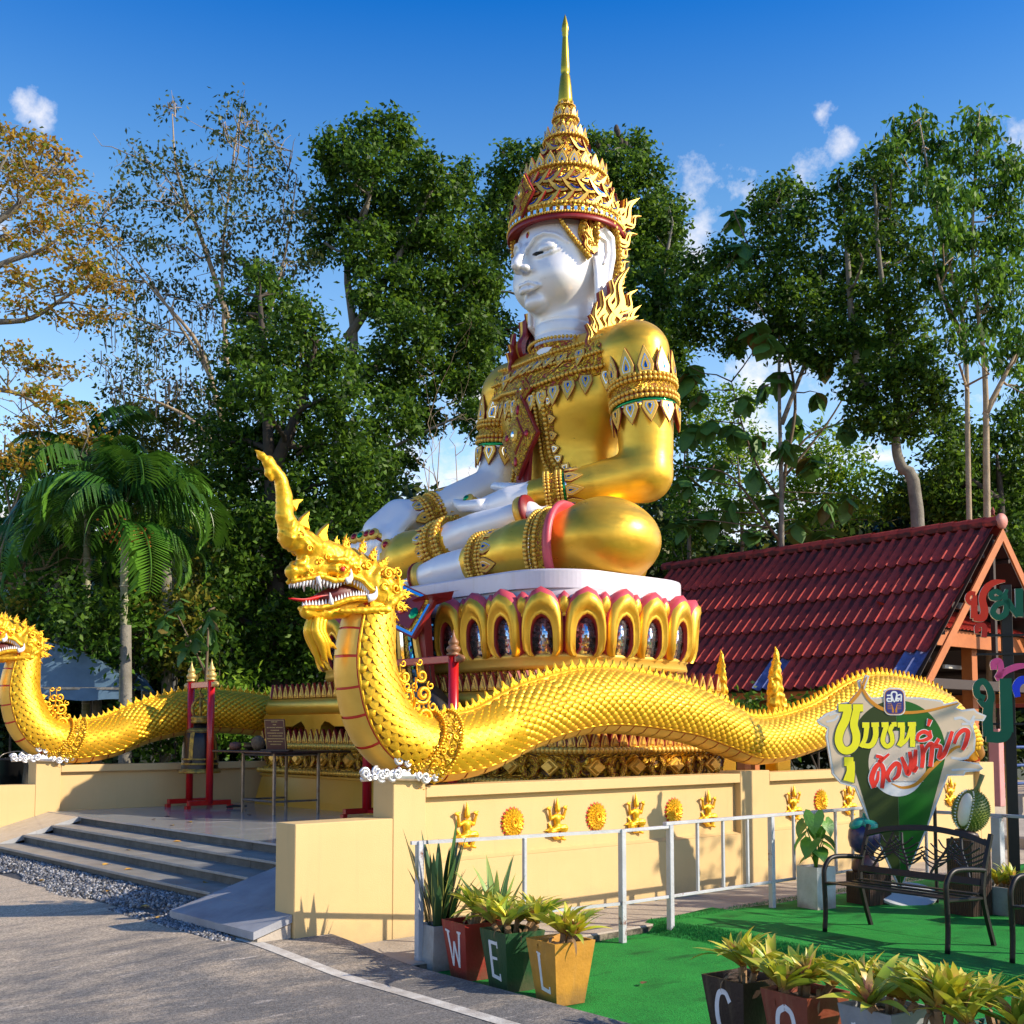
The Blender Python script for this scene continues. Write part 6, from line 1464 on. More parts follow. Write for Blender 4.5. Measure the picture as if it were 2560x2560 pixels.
def planter(name, label, M, tw, bw, h, m, letter=None, group=None, soil=True, ang=0):
    """square tapered pot; front face is -x"""
    p = thing(name, label, 'plant pot', M, group); mb = MB(); t = .016
    def sq(w, z): return [(-w / 2, -w / 2, z), (w / 2, -w / 2, z), (w / 2, w / 2, z), (-w / 2, w / 2, z)]
    v = sq(bw, 0) + sq(tw, h) + sq(tw - 2 * t, h) + sq(tw - 2 * t - (tw - bw) * .12, h - .06)
    mb.add(v, [(3, 2, 1, 0)] + [(i, (i + 1) % 4, 4 + (i + 1) % 4, 4 + i) for i in range(4)] + [(4 + i, 4 + (i + 1) % 4, 8 + (i + 1) % 4, 8 + i) for i in range(4)] + [(8 + i, 8 + (i + 1) % 4, 12 + (i + 1) % 4, 12 + i) for i in range(4)])
    mb.build('pot_body', m, p); MB().add(sq(tw - 2 * t - .001 - (tw - bw) * .12, h - .05), [(0, 1, 2, 3)]).build('soil', SOIL, p)
    if letter:
        sl_ = math.atan2((tw - bw) / 2, h); W_ = mat('white_brushed_letter', (.74, .74, .76), .6, 0, (.62, .62, .64), 20, .5) if 'WL' not in BL else BL['WL']; BL['WL'] = W_
        F = T_((-bw / 2, 0, 0)) @ Matrix.Rotation(-R(90), 4, 'Z') @ Matrix.Rotation(R(90) + sl_, 4, 'X'); q = MB()
        G = {'W': [([(-.11, .34), (-.06, .09)], [.03, .022]), ([(-.06, .09), (-.015, .27)], [.022, .02]), ([(-.015, .27), (.04, .09)], [.03, .022]), ([(.04, .09), (.085, .34)], [.022, .03]), ([(-.145, .345), (-.075, .335)], [.014, .014]), ([(.055, .345), (.115, .345)], [.014, .014])],
             'E': [([(-.06, .34), (-.055, .09)], [.034, .034]), ([(-.07, .335), (.05, .33)], [.024, .022]), ([(-.05, .225), (.035, .225)], [.02, .018]), ([(-.06, .10), (.055, .09)], [.024, .026]), ([(.05, .345), (.052, .30)], [.014, .012]), ([(.06, .075), (.058, .125)], [.014, .012])],
             'L': [([(-.04, .33), (-.035, .10)], [.032, .026]), ([(-.045, .10), (.07, .085)], [.026, .024]), ([(-.065, .335), (-.015, .325)], [.012, .012]), ([(.07, .075), (.068, .12)], [.014, .012])],
             'C': [([(.055, .29), (.02, .34), (-.04, .33), (-.075, .25), (-.07, .15), (-.02, .085), (.04, .10), (.06, .14)], [.034, .03, .034, .04, .036, .03, .026])],
             'O': [([(0, .34), (-.06, .30), (-.075, .2), (-.05, .11), (0, .085), (.05, .12), (.07, .21), (.055, .31), (.0, .342)], [.034, .034])],
             'M': [([(-.10, .09), (-.09, .33)], [.03, .03]), ([(-.09, .33), (-.01, .16)], [.03, .024]), ([(-.01, .16), (.07, .33)], [.024, .03]), ([(.07, .33), (.09, .09)], [.03, .03])]}[letter]
        for j, (P, w) in enumerate(G): q.ribbon(P, w, .0005, .0022 + j * .0004, 0, F @ scl(.82, 1, 1))
        q.build('letter', W_, p)
    return p
def wpaint(n_, c, c2=None):
    m_ = mat(n_, c, .5, 0, c2 or tuple(k * .7 for k in c), 7, .45, .15, 50); weather(m_, (.10, .07, .04), .10, .6); return m_
PA = R(-11.5); ROWP = []
def potM(x, y, a=0.): return T_((x, y, -.078)) @ RZ(TH + R(-8) + a)
def corner2centre(x, y, bw, a):   # measured points are the near bottom corner
    d = RZ(TH + R(-8) + a) @ V(bw / 2, bw / 2, 0); return x + d.x, y + d.y
POTS = [('W', -.32, 8.41, wpaint('dark_red_pot_paint', (.30, .02, .015)), 'dark red pot painted with a white W', 4),
        ('E', -.03, 8.03, wpaint('dark_green_pot_paint', (.012, .07, .022)), 'dark green pot painted with a white E', 7),
        ('L', .29, 7.65, wpaint('ochre_pot_paint', (.55, .26, .03)), 'ochre gold pot painted with a white L', 3),
        ('C', None, None, wpaint('black_brown_pot_paint', (.03, .014, .01)), 'black-brown pot painted with a white C', 3),
        ('O', None, None, wpaint('rust_red_pot_paint', (.22, .045, .02)), 'rust red pot painted with a white O', 5),
        ('M', None, None, wpaint('grey_pot_paint', (.26, .28, .31)), 'grey pot painted with a white M', 5),
        (None, None, None, wpaint('teal_pot_paint', (.02, .16, .15)), 'pot at the bottom right corner, hidden below its bromeliads', 6)]
def camc(px, py, z):
    """point on height z seen at photograph pixel (calibration of the pot row)"""
    u, v, p_ = (px - 1280) / 2898., (1617 - py) / 2898., math.atan(212 / 2898.)
    d = V(u, math.cos(p_) - v * math.sin(p_), math.sin(p_) + v * math.cos(p_)); k = (z - 1.7) / d.z; return d.x * k, d.y * k
POTC = {'C': camc(1858, 2462, .33), 'O': camc(2018, 2499, .33), 'M': camc(2228, 2541, .33), None: (2.22, 5.25)}
for i, (lt, x, y, m_, lb, hd_) in enumerate(POTS):
    bw_, tw_, h_ = .225, .33, .41; rim = x is None
    if rim: x, y = POTC[lt]
    cx, cy = corner2centre(x, y, tw_ if rim else bw_, 0)
    planter('letter_pot', lb, potM(cx, cy), tw_, bw_, h_, m_, lt, 'painted letter pots in a row on the turf')
    bromeliad('bromeliads growing in the ' + lb.replace(' painted with', ' with'), T_((cx, cy, .34)), 24, 1.0 if i < 3 else 1.0, .45 if i < 3 else .7, 'bromeliads in the letter pots', 40 + i, heads=hd_, spread=.19 if hd_ > 4 else .13)
bromeliad('loose bromeliads crowding the bottom right corner of the picture', T_((2.05, 5.62, .36)), 26, 1.15, .8, 'bromeliads in the letter pots', 61, heads=3, spread=.16)
# extra big heads over E
GREYP = wpaint('grey_cement', (.40, .39, .38), (.26, .25, .23))
cx, cy = corner2centre(-.59, 8.72, .30, 0)
planter('cement_pot', 'grey cement pot tapering upwards, left of the red W pot', potM(cx, cy), .235, .285, .325, GREYP, None)
SNK = leafmat('snake_plant_leaf', (.02, .05, .015), [(.03, .07, .02), (.035, .09, .03), (.05, .10, .03)], ((.38, .36, .08), .36), .35, .08)
sn = [blade('leaf', l_, .042, b_, SNK, 9, .5, wpos=.5, up=1.5) for l_, b_ in ((.66, .10), (.55, .25), (.44, .35), (.36, .15))]
sp_ = thing('snake_plant', 'tall dark snake plant with yellow edged blades in the grey cement pot', 'plant', T_((cx, cy, .22))); r_ = np.random.default_rng(4)
for i in range(42):
    a = r_.random() * 6.28; d = r_.uniform(0, .10); link('leaf', sn[int(r_.integers(4))], sp_, T_((d * math.cos(a), d * math.sin(a), 0)) @ RZ(a + r_.uniform(-.5, .5)) @ Matrix.Rotation(r_.uniform(-.05, .22), 4, 'Y') @ scl(1, r_.uniform(1., 1.6), r_.uniform(.85, 1.3)))
for i in range(5): link('leaf', sn[1], sp_, T_((.06, -.04, 0)) @ RZ(-.3 + .25 * i) @ Matrix.Rotation(.35 + .1 * i, 4, 'Y') @ scl(.9, 1, .9))
FUR = leafmat('furcraea_leaf', (.20, .30, .05), [(.20, .30, .06), (.22, .32, .08), (.25, .33, .08)], ((.06, .14, .03), .30), .4, .15)
fu = [blade('leaf', l_, .055, b_, FUR, 9, .35, wpos=.45, up=1.25) for l_, b_ in ((.62, .35), (.55, .7), (.48, .15))]
fx, fy = camc(1190, 2330, .0)
fr = thing('variegated_agave', 'striped green and cream sword-leaved plant behind the green E pot', 'plant', T_((-.12, 8.72, .16)))
for i in range(17):
    a = i * 2.399; link('leaf', fu[i % 3], fr, RZ(a) @ Matrix.Rotation(-.28 + .75 * (i / 17), 4, 'Y') @ scl(1 + .15 * r_.random()))
planter('low_black_pot', 'low black pot hidden behind the E pot under the striped sword plant', T_((-.12, 8.72, -.078)) @ RZ(.5), .24, .2, .26, BLACK_M)

# ------------------------------------------------------------------ elephant ear, fruit sculptures, grey planters
px_, py_ = 2.95, 11.38
planter('white_cement_planter', 'tall white cement planter with mossy foot left of the bench', T_((px_, py_, 0)) @ RZ(TH - R(8)), .26, .255, .40, wpaint('chalky_white_cement', (.58, .58, .56), (.40, .40, .37)))
EAR = mat('elephant_ear_leaf', (.13, .30, .03), .4, 0, (.08, .22, .025), 6, .5, .3, 30)
def heart(name, m, s=1.):
    P = [(0, 0, 0), (-.10, .06, -.01), (-.13, .14, -.015), (.0, .17, -.02), (.14, .14, -.04), (.25, .07, -.07), (.33, 0, -.11)]
    q = MB(); mid = [(0, 0, 0), (.06, 0, .0), (.14, 0, -.01), (.24, 0, -.05), (.33, 0, -.11)]
    L_ = [(0, 0, 0), (-.09, .07, .01), (-.10, .14, .02), (.02, .18, .02), (.13, .15, -.0), (.24, .08, -.04), (.33, 0, -.11)]
    for sg in (1, -1):
        l2 = [(x, y * sg, z) for x, y, z in L_]; v = mid + l2; F = [(0, 5 + 1, 5 + 2), (0, 5 + 2, 5 + 3), (0, 5 + 3, 1), (1, 5 + 3, 5 + 4), (1, 5 + 4, 2), (2, 5 + 4, 5 + 5), (2, 5 + 5, 3), (3, 5 + 5, 4)]
        q.add([(x * s, y * s, z * s) for x, y, z in v], F if sg > 0 else [f[::-1] for f in F])
    return q.mesh(name, m, True)
HE = heart('leaf', EAR, .85)
ee = thing('elephant_ear_plant', 'light green elephant ear plant in the white cement planter', 'plant', T_((px_, py_, .34)))
for i, (a, h_, tl, s_) in enumerate(((3.6, .48, .8, .58), (4.4, .56, 1.1, .66), (5.2, .50, .8, .58), (2.6, .36, .7, .7), (4.0, .30, .6, .7), (5.8, .28, .4, .55), (4.9, .22, .4, .6), (1.2, .40, .8, .6), (.3, .34, .5, .6), (3.2, .16, .3, .5))):
    d = V(math.cos(a), math.sin(a), 0); e_ = d * h_ * .28 + V(0, 0, h_); MB().tube([(0, 0, 0), d * h_ * .1 + V(0, 0, h_ * .6), e_], [.009, .007, .005], 5).build('stalk', EAR, ee, smooth=True)
    link('leaf', HE, ee, T_(e_) @ RZ(a) @ Matrix.Rotation(tl, 4, 'Y') @ scl(s_))
CRATE = mat('dark_bamboo_slat', (.055, .022, .012), .5, 0, (.02, .01, .006), 9, .5, .3, 40, stretch=(8, 8, 1))
def crate(label, M, w, h):
    c = thing('bamboo_stand', label, 'stand', M, 'dark slatted stands under the fruit sculptures'); MB().box(-w / 2 + .012, w / 2 - .012, -w / 2 + .012, w / 2 - .012, 0, h - .005).build('core', BLACK_M, c)
    st_ = MB().bbox(-.0095, .0095, -.008, .008, 0, h, .003).mesh('slat', CRATE); n_ = int(w / .021)
    for k in range(n_):
        q = -w / 2 + w * (k + .5) / n_
        for M2 in (T_((q, -w / 2, 0)), T_((q, w / 2, 0)), T_((-w / 2, q, 0)) @ RZ(R(90)), T_((w / 2, q, 0)) @ RZ(R(90))): link('slat', st_, c, M2 @ scl(1, 1, rng.uniform(.985, 1.0)))
    return c
A1 = TH - R(12)
c1x, c1y = 3.55, 11.68
crate('low dark slatted stand under the mangosteen sculpture', T_((c1x, c1y, 0)) @ RZ(A1), .30, .31)
mg = thing('mangosteen_sculpture', 'painted purple mangosteen sculpture with a turquoise calyx', 'fruit sculpture', T_((c1x - .03, c1y, .31)))
PUR = mat('glossy_purple_paint', (.035, .018, .07), .3, 0, (.03, .05, .16), 3, .5, coat=.2)
MB().lathe([(.12, 0), (.135, .03), (.13, .09), (.09, .15), (.05, .17), (.05, .19)], 24).build('lower_bulb', mat('brown_purple_paint', (.06, .025, .03), .4, 0, (.10, .05, .05), 8, .5), mg, smooth=True)
MB().lathe([(.04, .17), (.09, .19), (.145, .25), (.163, .33), (.155, .41), (.11, .47), (.03, .485)], 28).build('fruit', PUR, mg, smooth=True)
TUR = mat('turquoise_paint', (.03, .34, .25), .35, 0, (.02, .25, .19), 5, .5)
for k in range(4):
    a = k * math.pi / 2 + .35; MB().ball((0, 0, 0), .085, 12, 8, 0, None, (1.1, 1.0, .55)).build('calyx_lobe', TUR, mg, T_((math.cos(a) * .082, math.sin(a) * .082, .478)) @ RZ(a) @ Matrix.Rotation(.5, 4, 'Y'), True)
MB().tube([(0, 0, .48), (.005, 0, .58)], [.028, .022], 10).build('stem', TUR, mg, smooth=True)
c2x, c2y = 4.28, 10.98
crate('tall dark slatted stand under the durian sculpture', T_((c2x, c2y, 0)) @ RZ(A1), .27, .70)
du = thing('durian_sculpture', 'green spiky durian sculpture cut open to show white flesh', 'fruit sculpture', T_((c2x - .02, c2y - .0, .72)) @ Matrix.Rotation(.22, 4, 'Y'))
DG = mat('durian_skin_paint', (.06, .12, .015), .45, 0, (.20, .22, .03), 18, .5); DW = mat('durian_flesh_paint', (.72, .70, .62), .5, 0, (.60, .50, .36), 3, .5)
MB().lathe([(.10, 0), (.12, .02), (.10, .05), (.05, .06)], 20).build('base_ring', mat('brown_purple_paint_b', (.05, .03, .03), .4), du, smooth=True)
MB().ball((0, 0, .24), .158, 24, 16, 0, None, (1, 1, 1.22)).build('fruit', DG, du, smooth=True)
cut = RZ(-2.35)
MB().ball((0, 0, 0), .150, 20, 12, 0, None, (.32, .44, 1.05)).build('flesh', DW, du, cut @ T_((.125, 0, .24)) @ RZ(0), True)
spk = MB().lathe([(.5, 0), (.25, .5), (.01, 1)], 5).mesh('spike', DG); big = MB(); kk = 0; WED = MB().lathe([(.5, 0), (.01, 1)], 4).mesh('rim_spike', mat('white_rim_paint', (.75, .76, .74), .5))
for i in range(420):
    z = 1 - 2 * (i + .5) / 420; a = i * 2.39996; rr_ = math.sqrt(1 - z * z); n3 = V(rr_ * math.cos(a), rr_ * math.sin(a), z); c3 = cut.inverted() @ n3
    if c3.x > .55 and abs(c3.y) < .62 * .62 * (1.0 - .35 * abs(c3.z)): continue
    p3 = V(n3.x * .156, n3.y * .156, .24 + n3.z * .19)
    if kk < 300 and n3.y < .45: link('spike', spk, du, frame(p3, V(n3.x, n3.y, n3.z / 1.3)) @ scl(.021, .021, .024)); kk += 1
    else: big.lathe([(.010, 0), (.0005, .024)], 5, 0, frame(p3, n3))
big.build('spikes', DG, du, kind='stuff')
for sg in (-1, 1):
    for k in range(16):
        a = -1.25 + 2.5 * k / 15; w_ = .072 * math.cos(a) ** .8 + .004; p3 = cut @ V(.158 * math.cos(a * .62) * (.93), sg * w_, 0) + V(0, 0, .24 + .188 * math.sin(a)); link('rim_spike', WED, du, frame(p3, cut @ V(1, sg * .9, .2)) @ scl(.018, .018, .022))
MB().tube([(0, 0, .42), (.02, -.01, .48), (.035, -.02, .60)], [.026, .020, .024], 10).build('stem', mat('durian_stem_paint', (.16, .17, .05), .6), du, smooth=True)
for (x, y, lb, sd_) in ((4.62, 11.05, 'long grey cement planter with bromeliads, behind the bench end', 70), (5.2, 11.2, 'grey cement planter at the right edge behind the second bench', 71)):
    planter('grey_planter', lb, T_((x, y, 0)) @ RZ(TH - R(8)), .36, .34, .26, GREYP, None)
    bromeliad('yellow-green bromeliads in the ' + lb.split(',')[0].split(' with')[0].replace(' at the', ', at the'), T_((x, y, .22)), 22, 1.0, .5, None, sd_, heads=3, spread=.13)
crate('third dark slatted stand at the right picture edge', T_((4.62, 10.42, 0)) @ RZ(A1), .26, .42)

# ------------------------------------------------------------------ benches
def bench(label, M):
    b_ = thing('garden_bench', label, 'bench', M, 'black metal garden benches'); W_ = 1.20
    for y, sg in ((-W_ / 2, -1), (W_ / 2, 1)):
        P = cr_spline([(-.30, y, 0), (-.285, y, .20), (-.295, y, .42), (-.29, y, .53), (-.22, y, .61), (-.10, y, .625), (.12, y, .61), (.20, y, .60)], 5)
        MB().tube(P, .021, 8).build('arm_and_front_leg', BLACK_M, b_, smooth=True)
        P = cr_spline([(.30, y, 0), (.22, y, .22), (.17, y, .42), (.20, y, .60), (.30, y, .88)], 5)
        MB().tube(P, .022, 4, up=(.7, .7, 0)).build('rear_post', BLACK_M, b_)
        MB().tube([(-.29, y, .40), (.17, y, .385)], .014, 6).build('side_rail', BLACK_M, b_)
    for k in range(6):
        x = -.28 + k * .085; z = .415 - .012 * math.sin(k / 5 * math.pi) * 2
        MB().bbox(x - .032, x + .032, -W_ / 2 + .01, W_ / 2 - .01, z - .006, z + .006, .003).build('seat_slat', BLACK_M, b_)
    BP = T_((.198, 0, .60)) @ Matrix.Rotation(R(-90), 4, 'Z') @ Matrix.Rotation(R(90 - 19.5), 4, 'X')    # x across (-y), y up the back
    MB().ribbon([(-.59, -.10), (.59, -.10)], .055, -.012, .012, 0, BP).build('lower_back_rail', BLACK_M, b_)
    MB().ribbon([(-.60, .215), (-.35, .275), (0, .305), (.35, .275), (.60, .215)], .045, -.014, .014, 0, BP).build('top_back_rail', BLACK_M, b_)
    for c, dirn in ((-.42, 1), (-.14, 1), (.16, 1), (.44, 1)):
        q = MB(); st_ = [(c - .04, -.07), (c, .02), (c + .06, .12), (c + .10, .25)]
        if c in (-.14, .44): st_ = [(2 * c - x, y) for x, y in st_]
        q.ribbon(st_, .016, -.008, .008)
        g = 1 if c not in (-.14, .44) else -1; C_ = cr_spline(st_, 6)
        for i in range(1, 12, 2):
            bx, by = C_[min(i + 2, len(C_) - 1)]
            for h_ in (-1, 1):
                L_ = .15 * math.sin(math.pi * (i + 2) / 15) + .03
                if by < .21: q.ribbon([(bx, by), (bx + h_ * g * L_ * .45, by + .022), (bx + h_ * g * L_, min(.245, by + .075))], [.012, .011, .009], -.006 + i * .0003, .006 + i * .0003)
        q.build('fern_lattice', BLACK_M, b_, BP)
    return b_
bench('black metal bench with fern lattice back, wholly in view on the turf', MON @ T_((4.06, -2.88, .0)) @ RZ(R(-7.6)))
bench('second black metal bench, cut off by the right picture edge', MON @ T_((3.93, -4.56, .0)) @ RZ(R(-7.6)))

# ------------------------------------------------------------------ cut-out signboard
SG_D = 11.6; sgx = .3306 * SG_D
SIGN = T_((sgx, SG_D, 0)) @ RZ(R(4)) @ Matrix.Rotation(R(90), 4, 'X')
sign = thing('cutout_signboard', 'cut-out map-pin signboard with yellow and red writing behind the bench', 'sign', SIGN)
def zz(P): return [(X * .001035 - .712, 2.376 - Y * .001035) for X, Y in P]
def flat(n_, c, r_=.55): return mat(n_, c, r_, 0, tuple(k * .9 for k in c), 3, .5, spec=.25)
OUT = [(-93, 549), (0, 480), (110, 440), (120, 385), (230, 365), (335, 250), (320, 165), (345, 150), (367, 205), (400, 105), (437, 118), (385, 250), (450, 325), (570, 318), (580, 255), (640, 228), (740, 232), (785, 262), (792, 318), (950, 322), (1150, 350), (1175, 385), (1300, 358), (1332, 385), (1290, 425), (1350, 440), (1470, 430), (1500, 460), (1592, 500), (1560, 552), (1475, 545), (1455, 600), (1478, 720), (1462, 840), (1400, 905), (1310, 930), (1500, 958), (1542, 1010), (1500, 1035), (1365, 1045), (1350, 1078), (1190, 1078), (1130, 1220), (975, 1575), (690, 2165), (400, 1510), (270, 1190), (130, 1150), (50, 1060), (20, 870), (-5, 700), (10, 620), (-60, 590)]
def inset(P, d):
    n = len(P); o = []
    for i in range(n):
        a, b, c = P[i - 1], P[i], P[(i + 1) % n]; e1 = (b[0] - a[0], b[1] - a[1]); e2 = (c[0] - b[0], c[1] - b[1]); l1 = math.hypot(*e1); l2 = math.hypot(*e2)
        nx = e1[1] / l1 + e2[1] / l2; ny = -e1[0] / l1 - e2[0] / l2; q = math.hypot(nx, ny) or 1; o.append((b[0] - nx / q * d, b[1] - ny / q * d))
    return o
MB().prism(zz(OUT)[::-1], -.03, 0, 0).build('backing_board', flat('pale_grey_sign_edge', (.55, .57, .60)), sign)
MB().prism(zz(inset(OUT, 20))[::-1], .0002, .002, 0).build('cloud_print', flat('sand_beige_print', (.64, .50, .36)), sign)
pin = [(700 + 470 * math.cos(a), 830 + 480 * math.sin(a)) for a in np.linspace(R(-203), R(23), 40)]
pin = [(690 + 8, 2130)] + pin
lft = [p for p in pin if p[0] <= 690] + [(690, 350)]; 
GL = [(690, 350)] + [(700 + 470 * math.cos(a), 830 + 480 * math.sin(a)) for a in np.linspace(R(-92), R(-205), 24)] + [(400, 1480), (690, 2130)]
GR_ = [(692, 350)] + [(700 + 470 * math.cos(a), 830 + 480 * math.sin(a)) for a in np.linspace(R(-90), R(22), 24)] + [(970, 1545), (692, 2130)]
MB().prism(zz(GL), .002, .0035, 0).build('pin_print', flat('olive_green_print', (.03, .05, .012), .3), sign)
MB().prism(zz(GR_)[::-1], .002, .0035, 0).build('pin_print', flat('deep_green_print', (.015, .12, .015), .3), sign)
MB().prism(zz([(690 + 285 * math.cos(a), 960 + 315 * math.sin(a)) for a in np.linspace(0, 2 * math.pi, 40)[:-1]])[::-1], .0036, .0045, 0).build('pin_hole_print', flat('cream_print', (.60, .49, .40)), sign)
MB().prism(zz([(430 + 520 * k / 16, 1130 + (0 if k in (0, 16) else 10 * math.sin(k * 1.7))) for k in range(17)] + [(690 + 284 * math.cos(a), 960 + 314 * math.sin(a)) for a in np.linspace(R(32), R(148), 24)]), .0046, .0052, 0).build('white_print', flat('white_print', (.68, .68, .70)), sign)
ORG = flat('orange_print', (.60, .24, .02)); GRY = flat('light_cloud_print', (.55, .57, .62))
for P, w in (([(235, 385), (310, 300), (365, 220), (405, 125)], [30, 36, 26, 10]), ([(340, 165), (372, 260), (440, 360), (570, 440), (780, 470), (1000, 452), (1180, 410), (1310, 378)], [8, 30, 34, 34, 26, 22, 12]), ([(625, 1150), (740, 1190), (880, 1150), (1020, 1010), (1170, 880), (1290, 800), (1395, 812)], [8, 26, 34, 38, 34, 26, 4])):
    MB().ribbon(zz(P), [k * .001035 for k in w], .0053, .0066, 0).build('orange_swoosh', ORG, sign)
for P, w in (([(1265, 530), (1340, 520), (1420, 560), (1470, 500)], 26), ([(1340, 580), (1420, 580), (1450, 620)], 22), ([(1225, 905), (1330, 915), (1400, 900)], 24), ([(1225, 1025), (1350, 1015), (1480, 1020)], 20), ([(0, 560), (80, 540), (120, 500)], 20), ([(30, 500), (120, 470)], 14)):
    MB().ribbon(zz(P), w * .001035, .0024, .0034, 0).build('cloud_streak', GRY, sign)
YEL = flat('yellow_letter_print', (.80, .74, .02)); NVY = flat('navy_print', (.015, .018, .09)); REDL = flat('red_letter_print', (.80, .035, .02)); WHT = flat('white_letter_edge', (.75, .76, .76))
def word(strokes, m1, m0, name, z0, ex=1.3, T=None, dz=.0015):
    q = MB()
    for j, (P, w) in enumerate(strokes): q.ribbon(zz(P), [k * .001035 * ex + (.007 if ex > 1.35 else .004) for k in w], z0, z0 + dz + j * 1e-4, 1); 
    for j, (P, w) in enumerate(strokes): q.ribbon(zz(P), [k * .001035 * (1.18 if ex > 1.35 else 1) for k in w], z0 + dz + .0018, z0 + dz + .0030 + j * 1e-4, 0)
    q.build(name, [m1, m0], sign)
word([([(120, 425), (248, 425)], [72, 72]), ([(215, 430), (185, 540), (135, 640), (115, 740), (150, 820), (215, 832), (275, 780), (290, 690), (268, 590), (285, 500), (300, 440)], [80, 84, 78, 76, 72, 78, 76, 72]), ([(262, 425), (362, 425)], [70, 70])], YEL, NVY, 'thai_letter_cho_chang', .0056, 1.12)
word([([(165, 940), (255, 940)], [85, 85]), ([(225, 940), (228, 1030), (205, 1130)], [85, 80, 110])], YEL, NVY, 'thai_vowel_u', .0056, 1.12)
word([([(350, 590), (420, 590)], [52, 52]), ([(395, 600), (375, 720), (330, 800)], [50, 44, 40]), ([(345, 785), (430, 785), (478, 700), (480, 590)], [44, 52, 54, 56]), ([(440, 588), (515, 585)], [44, 44])], YEL, NVY, 'thai_letter_mo_ma', .0056, 1.16)
word([([(540, 588), (610, 585)], [48, 48]), ([(590, 595), (560, 680), (550, 750), (590, 795), (640, 760), (640, 690), (625, 640), (650, 590)], [46, 46, 44, 44, 44, 42]), ([(640, 585), (690, 582)], [44, 44])], YEL, NVY, 'thai_letter_cho_chang', .0056, 1.16)
word([([(700, 590), (770, 588)], [50, 50]), ([(748, 596), (738, 720), (705, 790)], [50, 44, 44]), ([(715, 790), (790, 720), (835, 590)], [36, 34, 30]), ([(850, 585), (842, 800)], [56, 52]), ([(800, 582), (882, 580)], [40, 40])], YEL, NVY, 'thai_letter_no_nu', .0056, 1.16)
word([([(455, 1190), (432, 1100), (470, 1000), (520, 965), (550, 1040), (530, 1195)], [40, 44, 40, 36, 40, 34]), ([(450, 1180), (488, 1110), (500, 1030)], [26, 28, 20])], REDL, WHT, 'thai_letter_to_tao', .0072, 1.5)
word([([(478, 885), (535, 905), (510, 945), (608, 868)], [26, 30, 30, 20])], REDL, WHT, 'thai_tone_mai_tho', .0072, 1.5)
word([([(610, 1135), (585, 1080), (610, 1020), (670, 960), (706, 985), (690, 1070), (640, 1115)], [24, 36, 36, 38, 40, 36, 20])], REDL, WHT, 'thai_letter_o_ang', .0076, 1.45)
word([([(730, 895), (762, 980), (790, 1060), (822, 960), (812, 845)], [26, 40, 40, 36, 34])], REDL, WHT, 'thai_letter_ngo_ngu', .0080, 1.45)
word([([(872, 825), (862, 930), (850, 1030), (888, 990)], [32, 38, 38, 20])], REDL, WHT, 'thai_vowel_e', .0084, 1.45)
word([([(930, 775), (942, 880), (928, 1000)], [34, 40, 34]), ([(940, 880), (990, 790), (1035, 785), (1012, 990)], [26, 30, 40, 36])], REDL, WHT, 'thai_letter_tho_thahan', .0088, 1.4)
word([([(885, 738), (905, 680), (965, 655), (1020, 700), (960, 735), (895, 742)], [24, 30, 32, 36, 26, 18]), ([(1022, 700), (1018, 640)], [26, 20])], REDL, WHT, 'thai_vowel_ii', .0092, 1.4)
word([([(1022, 535), (1000, 600)], [36, 22])], REDL, WHT, 'thai_tone_mai_ek', .0092, 1.5)
word([([(1105, 720), (1068, 790), (1120, 800), (1100, 900), (1150, 870), (1200, 760), (1240, 650)], [28, 34, 30, 38, 40, 36, 30])], REDL, WHT, 'thai_letter_yo_yak', .0092, 1.4)
word([([(1255, 770), (1290, 690), (1350, 640), (1395, 660), (1370, 760), (1335, 830)], [28, 32, 36, 42, 40, 30])], REDL, WHT, 'thai_letter_wo_waen', .0096, 1.4)
def rr(x0, y0, x1, y1, r_): return [(cx + r_ * math.cos(a), cy + r_ * math.sin(a)) for cx, cy, a0 in ((x1 - r_, y0 + r_, -90), (x1 - r_, y1 - r_, 0), (x0 + r_, y1 - r_, 90), (x0 + r_, y0 + r_, 180)) for a in [R(a0 + 22.5 * k) for k in range(5)]]
q = MB(); q.prism(zz(rr(570, 238, 780, 495, 60))[::-1], .007, .0085, 0); q.prism(zz(rr(577, 245, 772, 488, 56))[::-1], .0086, .0096, 1); q.prism(zz(rr(584, 252, 765, 481, 52))[::-1], .0097, .0105, 2)
BLU = flat('logo_blue', (.03, .035, .20)); q.build('logo_plate', [WHT, ORG, BLU], sign)
q = MB()
for j, (P, w) in enumerate((([(600, 305), (640, 305), (640, 335), (605, 335), (605, 360), (645, 362)], 13), ([(648, 362), (648, 280), (695, 280), (695, 362)], 16), ([(702, 305), (740, 300), (738, 362)], 14), ([(702, 335), (725, 335), (705, 362)], 12), ([(648, 300), (672, 368), (695, 300)], 9))): q.ribbon(zz(P) if len(P) < 3 else zz(P), w * .001035, .0106, .0112 + j * 1e-4, 0)
q.build('logo_letters', WHT, sign)
q = MB()
for k in range(4):
    for sg in (-1, 1): q.ribbon(zz([(672 + sg * 68, 382 + 17 * k), (672 + sg * (38 - 6 * k), 384 + 17 * k), (672 + sg * (24 - 5 * k), 400 + 14 * k), (672 + sg * (24 - 5 * k), 470)]), 4 * .001035, .0106, .0112 + k * 1e-4, 0)
q.build('logo_lines', ORG, sign, kind='stuff')
MB().prism([(.30 * math.cos(a) + .09, .16 * math.sin(a)) for a in np.linspace(0, 2 * math.pi, 30)[:-1]][::-1], -.06, -.032, 0, T_((0, .12, 0)) @ Matrix.Rotation(R(-50), 4, 'X')).build('foot_board', flat('pale_grey_board', (.50, .52, .54)), sign)
